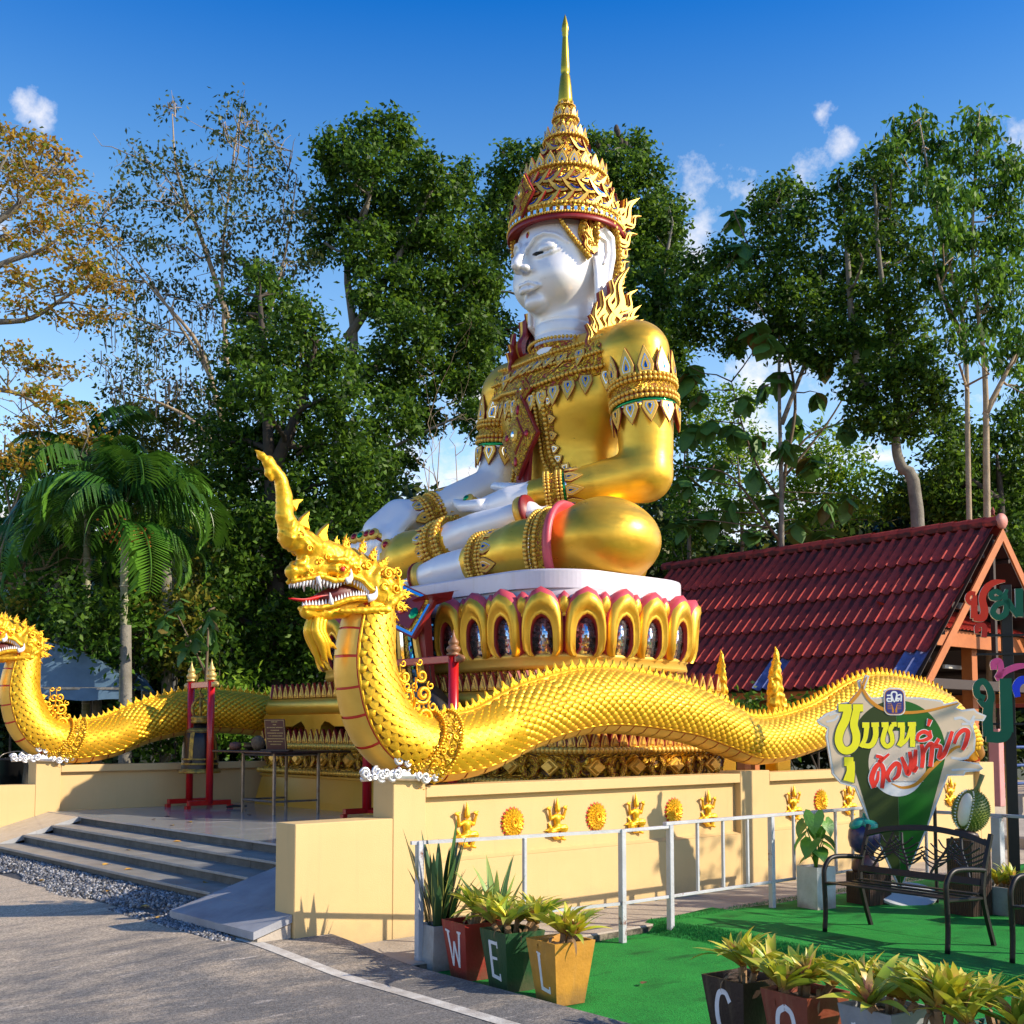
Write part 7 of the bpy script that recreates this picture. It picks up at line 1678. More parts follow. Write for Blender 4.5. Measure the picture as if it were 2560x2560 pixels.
for x in (-.25, .40): MB().tube([(x, 0, -.06), (x, 1.2, -.06)], .018, 6).build('support_pole', BLACK_M, sign)

# ------------------------------------------------------------------ tall letters on black posts
LT_D = 12.2; LTM = T_((5.29, LT_D, 1.7)) @ RZ(R(-14)) @ Matrix.Rotation(R(90), 4, 'X')
ls = thing('letter_sign_posts', 'black posts carrying large coloured Thai letters at the right edge', 'sign', LTM)
for x in (-.10,): MB().bbox(x, x + .11, -1.72, 1.56, -.14, -.05, .004).build('post', BLACK_M, ls)
for y in (1.02, .82, .08): MB().bbox(-.36, 1.6, y - .012, y + .012, -.05, -.03, .003).build('cross_bar', BLACK_M, ls)
def z7(P):
    return [((2060 + X / 3.864 - 2534) * .00421, (1829 - (1260 + Y / 3.864)) * .00421 + .0) for X, Y in P]
LW = mat('white_letter_sides', (.72, .72, .70), .5)
def big_letter(name, strokes, c):
    m_ = flat(name + '_paint', c); q = MB()
    for j, (P, w) in enumerate(strokes): q.ribbon(z7(P), [k * .00140 for k in w], -.03, .016 + j * .0007, 0, None, 1)
    return q.build(name, [m_, LW], ls)
o6 = lambda P: [(x, y + 1546) for x, y in P]
big_letter('thai_letter_cho_chang', [([(1500, 855), (1450, 850), (1425, 900), (1452, 945), (1488, 925), (1495, 870)], [34, 34]), ([(1488, 900), (1482, 1095)], [44, 50]), ([(1475, 1085), (1555, 1090), (1578, 1020), (1562, 900), (1605, 800), (1680, 748), (1775, 738)], [50, 60, 56, 52, 54, 46, 16])], (.90, .05, .02))
big_letter('thai_vowel_u', [([(1502, 1245), (1505, 1180), (1550, 1160), (1575, 1190), (1566, 1285)], [26, 34, 36, 38, 40])], (.62, .035, .02))
big_letter('thai_letter_mo_ma', [([(1740, 870), (1690, 835), (1645, 860), (1655, 900), (1710, 905), (1765, 870), (1790, 820)], [38, 38, 34, 24]), ([(1770, 870), (1760, 940), (1690, 970), (1655, 1040), (1700, 1090), (1765, 1060), (1785, 980), (1790, 930), (1835, 1010), (1885, 1085)], [40, 40, 42, 46, 44, 44, 40, 40]), ([(1898, 815), (1895, 1088)], [56, 52])], (.012, .13, .07))
big_letter('thai_tone_mai_tho', [([(1650, 1600), (1650, 1535), (1700, 1520), (1712, 1610), (1680, 1680), (1750, 1620), (1850, 1575), (1960, 1560)], [44, 50, 46, 44, 46, 46, 50, 30])], (.85, .10, .28))
big_letter('thai_letter_bo_baimai', [(o6([(1560, 330), (1495, 300), (1488, 210), (1545, 165), (1598, 230), (1615, 340), (1560, 400), (1500, 340)]), [44, 50, 50, 46, 50, 50, 30]), (o6([(1592, 370), (1578, 520), (1580, 700)]), [70, 72, 76]), (o6([(1560, 700), (1700, 705), (1750, 640)]), [84, 84, 80]), (o6([(1750, 660), (1750, 140)]), [88, 84])], (.012, .13, .07))
big_letter('thai_vowel_a', [(o6([(1855, 320), (1845, 220), (1900, 155), (1970, 190), (1990, 300), (1990, 720)]), [40, 56, 60, 66, 70, 70])], (.02, .06, .75))
big_letter('thai_letter_cho_chang', [([(2050, 850), (2000, 870), (2040, 930), (2060, 1080), (2150, 1080), (2170, 900), (2250, 760)], [40, 44, 50, 56, 56, 50, 30])], (.6, .3, .02))
# ------------------------------------------------------------------ open pavilion with corrugated tile roof
def at(x, y, D):
    """point at ground distance D seen at (x, y) of the 1932 px survey of the photograph"""
    x, y = x * 1.325, y * 1.325; u, v, p_ = (x - 1280) / 2898., (1617 - y) / 2898., math.atan(212 / 2898.)
    d = V(u, math.cos(p_) - v * math.sin(p_), math.sin(p_) + v * math.cos(p_)); return V(0, 0, 1.7) + d * (D / d.y)
TILE = mat('weathered_red_roof_tile', (.58, .05, .03), .75, 0, (.10, .018, .016), 1.5, .42, .3, 30, detail=10)
nt = TILE.node_tree; N, L = nt.nodes, nt.links; b = bsdf(TILE); src = b.inputs['Base Color'].links[0].from_socket
oi = N.new('ShaderNodeObjectInfo'); h = N.new('ShaderNodeHueSaturation'); r = N.new('ShaderNodeMapRange'); r.inputs['To Min'].default_value = .75; r.inputs['To Max'].default_value = 1.3
L.new(oi.outputs['Random'], r.inputs['Value']); L.new(r.outputs[0], h.inputs['Value']); L.new(src, h.inputs['Color'])
# black mould streaks in the troughs of the sheets (uses the sheet's own height)
tcn = N.new('ShaderNodeTexCoord'); sp = N.new('ShaderNodeSeparateXYZ'); L.new(tcn.outputs['Object'], sp.inputs[0])
n = N.new('ShaderNodeTexNoise'); n.inputs['Scale'].default_value = 7; n.inputs['Detail'].default_value = 8; mpn = N.new('ShaderNodeMapping'); mpn.inputs['Scale'].default_value = (3, .7, 1)
adv = N.new('ShaderNodeVectorMath'); adv.operation = 'ADD'; L.new(tcn.outputs['Object'], adv.inputs[0]); L.new(oi.outputs['Location'], adv.inputs[1]); L.new(adv.outputs[0], mpn.inputs[0]); L.new(mpn.outputs[0], n.inputs['Vector'])
mr = N.new('ShaderNodeMapRange'); mr.inputs['From Min'].default_value = .01; mr.inputs['From Max'].default_value = .05; mr.inputs['To Min'].default_value = .16; mr.inputs['To Max'].default_value = -.12; L.new(sp.outputs['Z'], mr.inputs['Value'])
ad = N.new('ShaderNodeMath'); ad.operation = 'ADD'; L.new(n.outputs['Fac'], ad.inputs[0]); L.new(mr.outputs[0], ad.inputs[1])
r2 = N.new('ShaderNodeMapRange'); r2.inputs['From Min'].default_value = .48; r2.inputs['From Max'].default_value = .66; r2.inputs['To Max'].default_value = .78; L.new(ad.outputs[0], r2.inputs['Value'])
x = N.new('ShaderNodeMixRGB'); x.inputs['Color2'].default_value = (.016, .008, .009, 1); L.new(h.outputs[0], x.inputs['Color1']); L.new(r2.outputs[0], x.inputs['Fac']); L.new(x.outputs[0], b.inputs['Base Color'])
TILE_B = mat('faded_blue_roof_tile', (.14, .18, .42), .6, 0, (.05, .06, .16), 5, .4, .2, 40)
ORNG = mat('orange_timber_paint', (.46, .14, .025), .6, 0, (.34, .09, .015), 4, .5, .1, 30)
BRWN = mat('dark_brown_beam', (.035, .022, .018), .7)
ASB = mat('old_fibre_cement_underside', (.20, .17, .12), .9, 0, (.10, .085, .06), 3, .5)
S0, S1, TA, TB = 15.5, 18.95, 3.35, 12.3; Z0, Z1 = 2.72, 6.10
pv = thing('open_pavilion', 'open-sided pavilion with steep mouldy red corrugated roof right of the statue', 'pavilion', MON.copy())
rows = 5; sl_len = math.hypot(S1 - S0, Z1 - Z0); ang = math.atan2(Z1 - Z0, S1 - S0); rh = sl_len / rows
def sheet_mesh(w, l, amp, per):
    """corrugated sheet: x along the eave, y up the slope"""
    n_ = int(w / per * 6); v = []; 
    for j, (y, dz) in enumerate(((-.10, .05), (l, -.004))):
        for k in range(n_ + 1):
            x_ = w * k / n_; c = (.5 + .5 * math.cos(2 * math.pi * x_ / per)) ** 2.2; v.append((x_, y, dz + amp * c))
    nn_ = n_ + 1; v += [(x_, y, z - .012) for x_, y, z in v]
    f = [(k, k + 1, nn_ + k + 1, nn_ + k) for k in range(n_)] + [(2 * nn_ + k, 3 * nn_ + k, 3 * nn_ + k + 1, 2 * nn_ + k + 1) for k in range(n_)] + [(k, 2 * nn_ + k, 2 * nn_ + k + 1, k + 1) for k in range(n_)]
    return MB().add(v, f).mesh('roof_tile', [TILE])
per = .26; wS = per * 2
SHM = sheet_mesh(wS, rh, .078, per); SHB = SHM.copy(); SHB.materials.clear(); SHB.materials.append(TILE_B)
F1 = T_((S0 - .12, 0, Z0 - .12)) @ Matrix.Rotation(-R(90), 4, 'Z') @ Matrix.Rotation(ang, 4, 'X')     # x -> -y local ; y -> up slope
# x runs towards -t, so start each sheet at larger t
ncol = int((TB - TA) / wS)
for i in range(rows):
    for j in range(ncol):
        t_hi = TA + (j + 1) * wS
        if i == 2 and j == 13: continue                                     # the missing sheet
        me_ = SHB if (i == 0 and j in (0, 6)) else SHM
        link('roof_tile', me_, pv, T_((0, t_hi - .06, 0)) @ F1 @ T_((0, i * rh, .004 * (j % 2) + rng.uniform(0, .004))) @ Matrix.Rotation(rng.uniform(-.003, .003), 4, 'X'), label='faded blue roof tile' if me_ is SHB else None)
# far slope, plain sheets
far = MB(); F2 = T_((2 * S1 - S0 + .12, 0, Z0 - .12)) @ Matrix.Rotation(R(90), 4, 'Z') @ Matrix.Rotation(ang, 4, 'X')
for sg_, F_ in ((1, F1), (-1, F2)): MB().box(0, TB - TA, .0, sl_len - .1, -.10, -.085).build('ceiling_board', BRWN, pv, T_((0, TB if sg_ > 0 else TA, 0)) @ F_)
link('far_slope', SHM, pv, T_((0, TA - .06, 0)) @ F2 @ scl((TB - TA) / wS, rows, 1))
# ridge caps
cap = MB(); a_ = [R(k * 30) for k in range(-1, 8)]
cv = [(.13 * math.cos(q) * s_, y_, .13 * math.sin(q) * s_) for y_, s_ in ((0, 1.12), (.38, 1.0)) for q in a_]; nn_ = len(a_)
cap.add(cv, [(k, nn_ + k, nn_ + k + 1, k + 1) for k in range(nn_ - 1)]); CAPM = cap.mesh('ridge_tile', TILE, True)
k_ = 0; t_ = TA - .12
while t_ < TB: link('ridge_tile', CAPM, pv, T_((S1, t_, Z1 + .0 + rng.uniform(-.008, .008))) @ scl(1.25, 1, 1.1)); t_ += .33
MB().ball((S1, TA - .13, Z1 + .02), .19, 12, 8, 0, None, (1, .55, .9)).build('ridge_end_cap', mat('pink_ridge_end', (.52, .20, .16), .6), pv, smooth=True)
MB().lathe([(.05, 0), (.03, .04), (.05, .08), (.01, .18)], 8, 0, T_((S1, TA + .05, Z1 + .17))).build('ridge_finial', TILE, pv, smooth=True)
# barge boards, fascia, frame
for sgn, sa in ((1, S0), (-1, 2 * S1 - S0)):
    P = [(sa - sgn * .10, Z0 - .30), (sa + sgn * .02, Z0 - .02 - .12), (S1, Z1 - .13), (S1, Z1 - .40), (sa + sgn * .12, Z0 - .30)]
    MB().prism(P if sgn < 0 else P[::-1], TA - .16, TA - .12, 0, Matrix(((1, 0, 0, 0), (0, 0, 1, 0), (0, 1, 0, 0), (0, 0, 0, 1)))).build('barge_board', ORNG, pv)
MB().bbox(S0 + .02, S0 + .07, TA - .1, TB, Z0 - .36, Z0 - .13, .005).build('eave_fascia', ORNG, pv)
MB().bbox(2 * S1 - S0 - .07, 2 * S1 - S0 - .02, TA - .1, TB, Z0 - .36, Z0 - .13, .005).build('eave_fascia', ORNG, pv)
for t_ in (TA + .1, TA + 3, TA + 6, TA + 8.8):
    MB().bbox(S0 + .25, 2 * S1 - S0 - .25, t_ - .06, t_ + .06, Z0 - .18, Z0 + .02, .008).build('tie_beam', BRWN, pv)
    MB().bbox(S1 - .05, S1 + .05, t_ - .05, t_ + .05, Z0 + .02, Z1 - .35, .006).build('king_post', BRWN, pv)
    MB().bbox(S0 + 1.6, 2 * S1 - S0 - 1.6, t_ - .04, t_ + .04, Z0 + 1.45, Z0 + 1.58, .006).build('collar_beam', BRWN, pv)
for k in range(1, 6):
    for sgn in (1, -1):
        q = k / 6; MB().bbox(-.04, .04, TA, TB, -.1, -.02, .004).build('purlin', BRWN, pv, T_((S0 + (S1 - S0) * q if sgn > 0 else 2 * S1 - S0 - (S1 - S0) * q, 0, Z0 + (Z1 - Z0) * q - .14)))
for s_ in (S0 + .5, 2 * S1 - S0 - .5):
    for t_ in (TA + .3, TA + 4.4, TA + 8.5): MB().bbox(s_ - .11, s_ + .11, t_ - .11, t_ + .11, .3, Z0 - .18, .008).build('column', ORNG, pv)
MB().bbox(S1 - .6, S1 + .4, TA + .9, TA + .96, Z0 + .32, Z0 + .40, .004).build('tube_light', mat('grimy_white_tube', (.5, .5, .45), .4), pv)
MB().bbox(S0 - .6, 2 * S1 - S0 + 2.5, TA - .6, TB + 1, -.1, .45, .02).build('floor_slab', CONC, pv)
# pink posts and blue rails beside the pavilion
PKP = mat('pink_post_paint', (.60, .26, .24), .6, 0, (.5, .2, .18), 4, .5); BLR = mat('blue_rail_paint', (.04, .10, .30), .5)
pr = thing('pink_post_railing', 'pink posts with blue rails at the pavilion edge', 'railing', MON.copy())
for s_, t_ in ((16.6, 2.35), (18.6, 2.35), (20.6, 2.35)): MB().bbox(s_ - .10, s_ + .10, t_ - .10, t_ + .10, .3, 1.75, .01).build('post', PKP, pr)
for z in (.7, 1.05, 1.4): MB().tube([(16.6, 2.35, z), (22.5, 2.35, z)], .03, 8).build('rail', BLR, pr, smooth=True)
# second roof in bright red sheets, lower and further back
lt = thing('lean_to_roof', 'bright red corrugated lean-to roof seen through the pavilion gable', 'roof', MON @ T_((17.1, 3.72, 3.72)))
lw = .16 * 4
RSM = mat('bright_red_roof_sheet', (.52, .05, .03), .5, 0, (.40, .03, .02), 4, .5)
SH3 = sheet_mesh(lw, 1.5, .05, .16); SH3.materials.clear(); SH3.materials.append(RSM)
for j in range(6): link('roof_sheet', SH3, lt, T_((j * lw, 0, .08)) @ Matrix.Rotation(R(24), 4, 'X'))
MB().bbox(-.05, 3.9, .0, .05, -.28, .06, .005).build('fascia', ORNG, lt)
for x_ in (1.9, 3.6): MB().bbox(x_ - .12, x_ + .12, .2, .44, -3.3, -.2, .006).build('column', ORNG, lt)
# concrete retaining edge and steps right of the wall
MB().bbox(12.2, 30, -4.5, 1.8, -.16, .16, .03).build('yard_slab', CONC, None, MON.copy(), kind='structure')
o = thing('stair_rail', 'light blue slanting pipe rail behind the white railing post', 'railing', MON.copy())
for dz in (0, .28, .56): MB().tube([(9.2, -2.6, .62 + dz), (12.5, -2.0, -.1 + dz)], .018, 7).build('pipe', mat('pale_blue_pipe', (.28, .42, .62), .4) if dz == 0 else bpy.data.materials['pale_blue_pipe'], o, smooth=True)

# ------------------------------------------------------------------ blue canopy on the left with its clutter
tn = thing('canopy_tent', 'dusty blue canopy tent at the left edge behind the far serpent', 'tent', T_((-10.4, 22.5, 0)) @ RZ(.12))
CAN = mat('dusty_blue_canvas', (.12, .22, .34), .8, 0, (.08, .15, .24), 3, .5, .2, 12)
q = MB(); n_ = 12; P = []
for i in range(n_ + 1):
    a = math.pi * (.06 + .5 * .88 * i / n_ * 2); x_ = 2.85 * math.cos(a) / math.cos(math.pi * .06); z_ = 2.55 + 1.28 * (math.sin(a) - math.sin(math.pi * .06))
    P.append((x_, z_))
vs = [(x_, y_, z_) for y_ in (0, 1.5, 3.) for x_, z_ in P]; m_ = n_ + 1
q.add(vs, [(j * m_ + i, j * m_ + i + 1, (j + 1) * m_ + i + 1, (j + 1) * m_ + i) for j in range(2) for i in range(n_)])
q.build('canopy_roof', CAN, tn, smooth=True)
MB().add([(x_, -.01, z_) for x_, z_ in P] + [(P[-1][0], -.01, 2.56), (P[0][0], -.01, 2.56)], [tuple(range(m_ + 2))]).build('gable_panel', CAN, tn)
q = MB(); r_ = np.random.default_rng(2); C_ = [(2.87 - 5.74 * k / 40, -.03 + .02 * math.sin(k * .9), ) for k in range(41)]
q.add([(x_, y_, 2.55) for x_, y_ in C_] + [(x_, y_ + .02 * math.sin(i * 1.7), 2.32 + .02 * math.sin(i * .8)) for i, (x_, y_) in enumerate(C_)], [(i, i + 1, 42 + i, 41 + i) for i in range(40)]); q.build('valance', CAN, tn, smooth=True)
MB().bbox(-2.86, 2.86, -.04, -.0, 2.52, 2.57, .003).build('eave_pipe', STEEL, tn)
for x_ in (-2.8, 2.8):
    for y_ in (0, 3.): MB().tube([(x_, y_, 0), (x_, y_, 2.55)], .03, 8).build('pole', STEEL, tn, smooth=True)
gt = thing('green_net_table', 'steel table covered with green netting at the left edge', 'table', T_((-7.45, 17.6, 0)))
MB().bbox(-1.3, .55, -.4, .4, .80, .84, .01).build('net_top', mat('green_netting', (.03, .22, .14), .8, 0, (.02, .12, .08), 40, .5, .4, 60), gt)
for x_ in (-1.2, .45):
    for y_ in (-.3, .3): MB().tube([(x_, y_, 0), (x_, y_, .80)], .02, 6).build('leg', STEEL, gt)
bk = thing('black_bucket', 'black plastic bucket standing on the green net table', 'bucket', T_((-7.55, 17.55, .84))); MB().lathe([(.15, 0), (.19, .42), (.205, .43), (.205, .46), (.185, .46), (.16, .05), (.001, .04)], 20).build('bucket_body', BLACK_M, bk, smooth=True)
MB().tube(cr_spline([(-.2, 0, .44), (-.18, .15, .52), (0, .22, .56), (.18, .15, .52), (.2, 0, .44)], 4), .007, 5).build('bucket_handle', STEEL, bk, smooth=True)
jr = thing('clay_jar', 'brown clay jar under the green net table', 'jar', T_((-7.35, 17.4, 0))); MB().lathe([(.14, 0), (.24, .12), (.27, .24), (.22, .34), (.17, .37), (.20, .40), (.20, .42), (.16, .41), (.12, .2)], 20).build('jar_body', mat('brown_clay', (.11, .05, .03), .5, 0, (.06, .03, .02), 6, .5), jr, smooth=True)
lg = thing('wooden_post', 'short weathered wooden post standing beside the black bucket', 'post', T_((-7.95, 17.7, .84))); MB().tube([(0, 0, 0), (.02, 0, .5), (.0, 0, .95)], [.06, .055, .05], 8).build('post_shaft', mat('weathered_orange_wood', (.35, .17, .06), .8, 0, (.2, .1, .04), 8, .5), lg)
# ------------------------------------------------------------------ trees
def tint(cols, k): return [tuple(v * k for v in c) for c in cols]
LM = {'dark': island_mat('dark_evergreen_leaf', [(.018, .05, .005), (.028, .07, .007), (.045, .11, .010), (.07, .15, .012), (.11, .21, .018)], .5, .40, .22),
      'mid': island_mat('mid_green_leaf', [(.025, .07, .006), (.045, .12, .010), (.07, .17, .014), (.11, .23, .02)], .5, .38, .22),
      'lite': island_mat('light_green_leaf', [(.05, .13, .010), (.09, .20, .014), (.15, .28, .02), (.22, .34, .03)], .5, .42, .2),
      'airy': island_mat('olive_small_leaf', [(.018, .04, .012), (.03, .06, .014), (.05, .08, .016), (.10, .11, .02)], .45, .28, .4),
      'gold': island_mat('autumn_gold_leaf', [(.12, .17, .015), (.26, .22, .02), (.34, .20, .02), (.46, .32, .04), (.28, .15, .02)], .5, .42, .2),
      'olive': island_mat('yellow_olive_leaf', [(.07, .10, .012), (.15, .16, .018), (.25, .21, .02), (.04, .08, .012)], .5, .40, .2)}
BARK_L = mat('pale_bark', (.42, .33, .22), .85, 0, (.22, .16, .10), 4, .5, .5, 30); BARK_G = mat('grey_bark', (.26, .24, .20), .9, 0, (.10, .09, .07), 3, .5, .6, 30); BARK_D = mat('dark_bark', (.07, .055, .04), .9, 0, (.03, .025, .02), 3, .5, .5, 30)
def leaves(C, Rr, n, l, w, droop=.4, sub=.30, flat=1., seed=0, shell=.5):
    """n leaves in little bunches through each ellipsoid; returns quads"""
    g = np.random.default_rng(seed); out = []
    for (c, r, k) in zip(C, Rr, n):
        ns = max(3, k // 22); d = g.normal(size=(ns, 3)); d /= np.linalg.norm(d, axis=1)[:, None]; rad = g.random(ns) ** (1 / 3.) * (1 - shell) + shell * (.75 + .35 * g.random(ns))
        rad *= 1 + .18 * np.sin(d[:, 0] * 5 + d[:, 2] * 7 + c[0])
        s = d * rad[:, None] * np.array([r[0], r[1], r[2]]) + np.array(c)
        i = g.integers(0, ns, k); p = s[i] + g.normal(size=(k, 3)) * sub * np.array([1, 1, .7 * flat])
        out.append(p)
    p = np.concatenate(out); k = len(p)
    a = g.random(k) * 6.283; e = -droop + g.normal(size=k) * .55
    u = np.stack([np.cos(a) * np.cos(e), np.sin(a) * np.cos(e), np.sin(e)], 1)
    v = np.cross(u, g.normal(size=(k, 3))); v /= np.linalg.norm(v, axis=1)[:, None] + 1e-9
    s = (g.uniform(.65, 1.25, k))[:, None]; nn = np.cross(u, v)
    V4 = np.stack([p, p + u * l * .45 * s + v * w * .5 * s + nn * w * .12 * s, p + u * l * s, p + u * l * .45 * s - v * w * .5 * s + nn * w * .12 * s], 1)
    return V4.reshape(-1, 3)
def wobble(a, b, n, amp, g):
    a, b = Vector(a), Vector(b); P = [a.lerp(b, i / n) + V(*(g.normal(size=3) * amp * math.sin(math.pi * i / n))) for i in range(n + 1)]; return P
def tree(name, label, D, trunk, blobs, leafm, bark, dens=900, l=.16, w=.08, r0=.16, droop=.4, sub=.28, group=None, seed=1, depth=1.0, twigs=0, shell=.5, extra=None, flat=1., cat='tree'):
    """trunk: list of trunk polylines; blobs: crown clumps (x, y, rx, ry) at distance D, spread in depth too"""
    g = np.random.default_rng(seed); base = at(trunk[0][0][0], 1380, D); base.z = -.1
    t = thing(name, label, cat, T_(base), group)
    bb = []
    for (x, y, rx, ry) in blobs:
        k = D * 1.325 / 2898; c = at(x, y, D) - base; off = g.normal() * depth * .9; s_ = (D + off) / D; c = at(x, y, D + off) - base
        bb.append((c, (rx * k * s_, (rx + ry) / 2 * k * s_, ry * k * s_)))
    tm = MB(); tops = []
    for j, tr in enumerate(trunk):
        P = [at(x, y, D) - base for x, y in tr]; P[0].z = min(P[0].z, .05) if tr[0][1] >= 1380 else P[0].z
        Q = [Vector(p) for p in cr_spline([tuple(p) for p in P], 4)]; n_ = len(Q); rr_ = [r0 * (1 if j == 0 else .75) * (1 - .82 * i / (n_ - 1)) for i in range(n_)]
        tm.tube(Q, rr_, 8); tops += [(q, rr_[i]) for i, q in enumerate(Q)]
    for c, r in bb:      # a limb into every clump
        cand = [(q, rr_) for q, rr_ in tops if q.z < c.z + .3] or tops
        q, rr_ = min(cand, key=lambda a: (a[0] - c).length + .4 * abs(c.z - a[0].z - .8))
        P = wobble(q, c, 4, .12 * (c - q).length ** .7, g); tm.tube(P, [max(.012, rr_ * .5) * (1 - .8 * i / 4) + .006 for i in range(5)], 5, caps=False)
        for _ in range(twigs):
            e = c + V(*(g.normal(size=3) * np.array(r) * .75)); s_ = P[int(g.integers(1, 5))]; tm.tube(wobble(s_, e, 3, .1, g), [.016, .011, .008, .004], 4, caps=False)
    tm.build('trunk', bark, t, smooth=True)
    area = [math.pi * r[0] * r[2] for c, r in bb]; n = [max(12, int(dens * a)) for a in area]
    v = leaves([tuple(c) for c, r in bb], [r for c, r in bb], n, l, w, droop, sub, flat, seed, shell)
    link('crown', np_mesh('crown', v, np.arange(len(v)).reshape(-1, 4), leafm), t)
    if extra: extra(t, base, g)
    return t
G_ = 'trees standing behind the statue'
def pods(t, base, g):
    q = MB()
    for _ in range(150):
        x, y = g.uniform(190, 560), g.uniform(560, 780); c = at(x, y, 30 + g.normal()) - base; l_ = g.uniform(.3, .7); q.tube([c, c + V(.02, 0, -l_ * .5), c + V(g.normal() * .04, 0, -l_)], [.012, .014, .008], 4, caps=False)
    q.build('seed_pods', BARK_D, t, kind='stuff')
tree('airy_tree', 'airy pale-trunked tree with sparse small leaves and hanging pods, upper left', 30,
     [[(560, 1385), (500, 1080), (440, 880), (400, 720), (330, 600), (250, 480)], [(500, 1080), (450, 860), (425, 640), (420, 480), (440, 300), (455, 200)], [(500, 1000), (490, 800), (500, 640), (540, 470), (560, 330)], [(440, 880), (370, 800), (300, 760), (230, 740)], [(420, 800), (380, 660), (300, 560), (190, 440)], [(430, 600), (380, 450), (335, 330), (325, 215)], [(500, 900), (560, 700), (590, 560)]],
     [(325, 205, 20, 20), (440, 215, 42, 26), (480, 235, 36, 26), (510, 270, 40, 32), (420, 250, 28, 24), (240, 290, 30, 24), (290, 310, 40, 30), (350, 310, 40, 32), (400, 330, 42, 34), (460, 330, 46, 40), (520, 340, 50, 40), (230, 360, 45, 34), (300, 380, 50, 34), (370, 390, 50, 40), (440, 410, 54, 44), (520, 420, 54, 44), (570, 400, 30, 40), (190, 430, 46, 34), (250, 450, 50, 36), (330, 460, 56, 40), (420, 490, 60, 44), (500, 500, 56, 50), (560, 500, 40, 44), (180, 520, 40, 40), (240, 540, 56, 36), (320, 560, 60, 40), (400, 580, 56, 44), (180, 600, 34, 30), (250, 620, 50, 34), (340, 650, 60, 36), (220, 680, 44, 26), (280, 710, 60, 24), (340, 730, 50, 26), (430, 680, 50, 50), (210, 730, 30, 30), (395, 760, 40, 30), (500, 600, 60, 50), (570, 590, 40, 60)],
     LM['airy'], BARK_L, dens=230, l=.15, w=.075, r0=.10, droop=.7, sub=.22, seed=3, twigs=7, extra=pods, group=G_, shell=.2)
tree('golden_tree', 'tree with layered orange-gold leaves reaching in from the left edge', 24,
     [[(-120, 1385), (-110, 1000), (-100, 700), (-60, 450), (20, 280)], [(-105, 800), (-40, 740), (40, 745), (110, 800)], [(-100, 640), (-20, 610), (60, 600), (150, 545), (230, 530)], [(-90, 560), (0, 500), (80, 470), (150, 420)], [(-100, 900), (0, 870), (90, 850), (190, 880)], [(-60, 450), (20, 400), (90, 330), (130, 290)]],
     [(20, 250, 40, 18), (60, 270, 36, 16), (100, 285, 30, 14), (20, 300, 50, 16), (80, 320, 40, 16), (120, 330, 26, 14), (30, 345, 50, 16), (100, 370, 44, 18), (150, 385, 36, 16), (20, 395, 40, 14), (70, 420, 50, 18), (140, 430, 44, 16), (200, 440, 20, 12), (20, 450, 46, 16), (90, 475, 46, 14), (150, 490, 50, 16), (30, 520, 50, 14), (110, 540, 50, 14), (180, 530, 44, 12), (220, 545, 26, 10), (40, 575, 50, 12), (120, 600, 60, 10), (190, 595, 40, 10), (20, 660, 40, 14), (70, 690, 50, 14), (120, 700, 30, 12), (40, 740, 50, 12), (110, 760, 40, 16), (150, 780, 24, 18), (60, 800, 50, 16), (20, 860, 50, 22), (90, 850, 50, 18), (160, 830, 40, 16)],
     LM['gold'], BARK_G, dens=980, l=.11, w=.07, r0=.12, droop=.2, sub=.16, seed=5, twigs=4, group=G_, shell=.2, flat=.7)
tree('tall_dark_tree', 'tall dark evergreen with a pale grey trunk left of the statue', 31,
     [[(600, 1385), (625, 1000), (640, 800), (668, 650), (655, 500), (690, 400), (715, 270)], [(655, 640), (720, 540), (780, 430), (830, 330)], [(640, 760), (720, 680), (800, 600), (880, 540)]],
     [(630, 280, 34, 34), (680, 250, 34, 32), (735, 245, 38, 30), (640, 330, 45, 38), (700, 310, 50, 42), (765, 290, 40, 36), (810, 315, 34, 26), (868, 325, 24, 26), (620, 400, 40, 42), (690, 390, 56, 46), (760, 375, 56, 46), (830, 370, 50, 40), (878, 370, 22, 30), (600, 470, 30, 34), (690, 470, 50, 50), (760, 460, 60, 50), (840, 450, 60, 48), (900, 440, 26, 40), (720, 550, 56, 52), (790, 540, 60, 52), (860, 540, 60, 50), (915, 520, 34, 50), (770, 630, 60, 52), (850, 630, 64, 52), (905, 620, 30, 50), (720, 700, 50, 50), (800, 710, 60, 46), (880, 700, 50, 50), (740, 780, 50, 50), (790, 800, 46, 40), (900, 790, 24, 40), (700, 860, 50, 50), (690, 940, 50, 46), (740, 880, 40, 40)],
     LM['dark'], BARK_G, dens=1050, l=.17, w=.085, r0=.20, sub=.15, seed=8, group=G_)
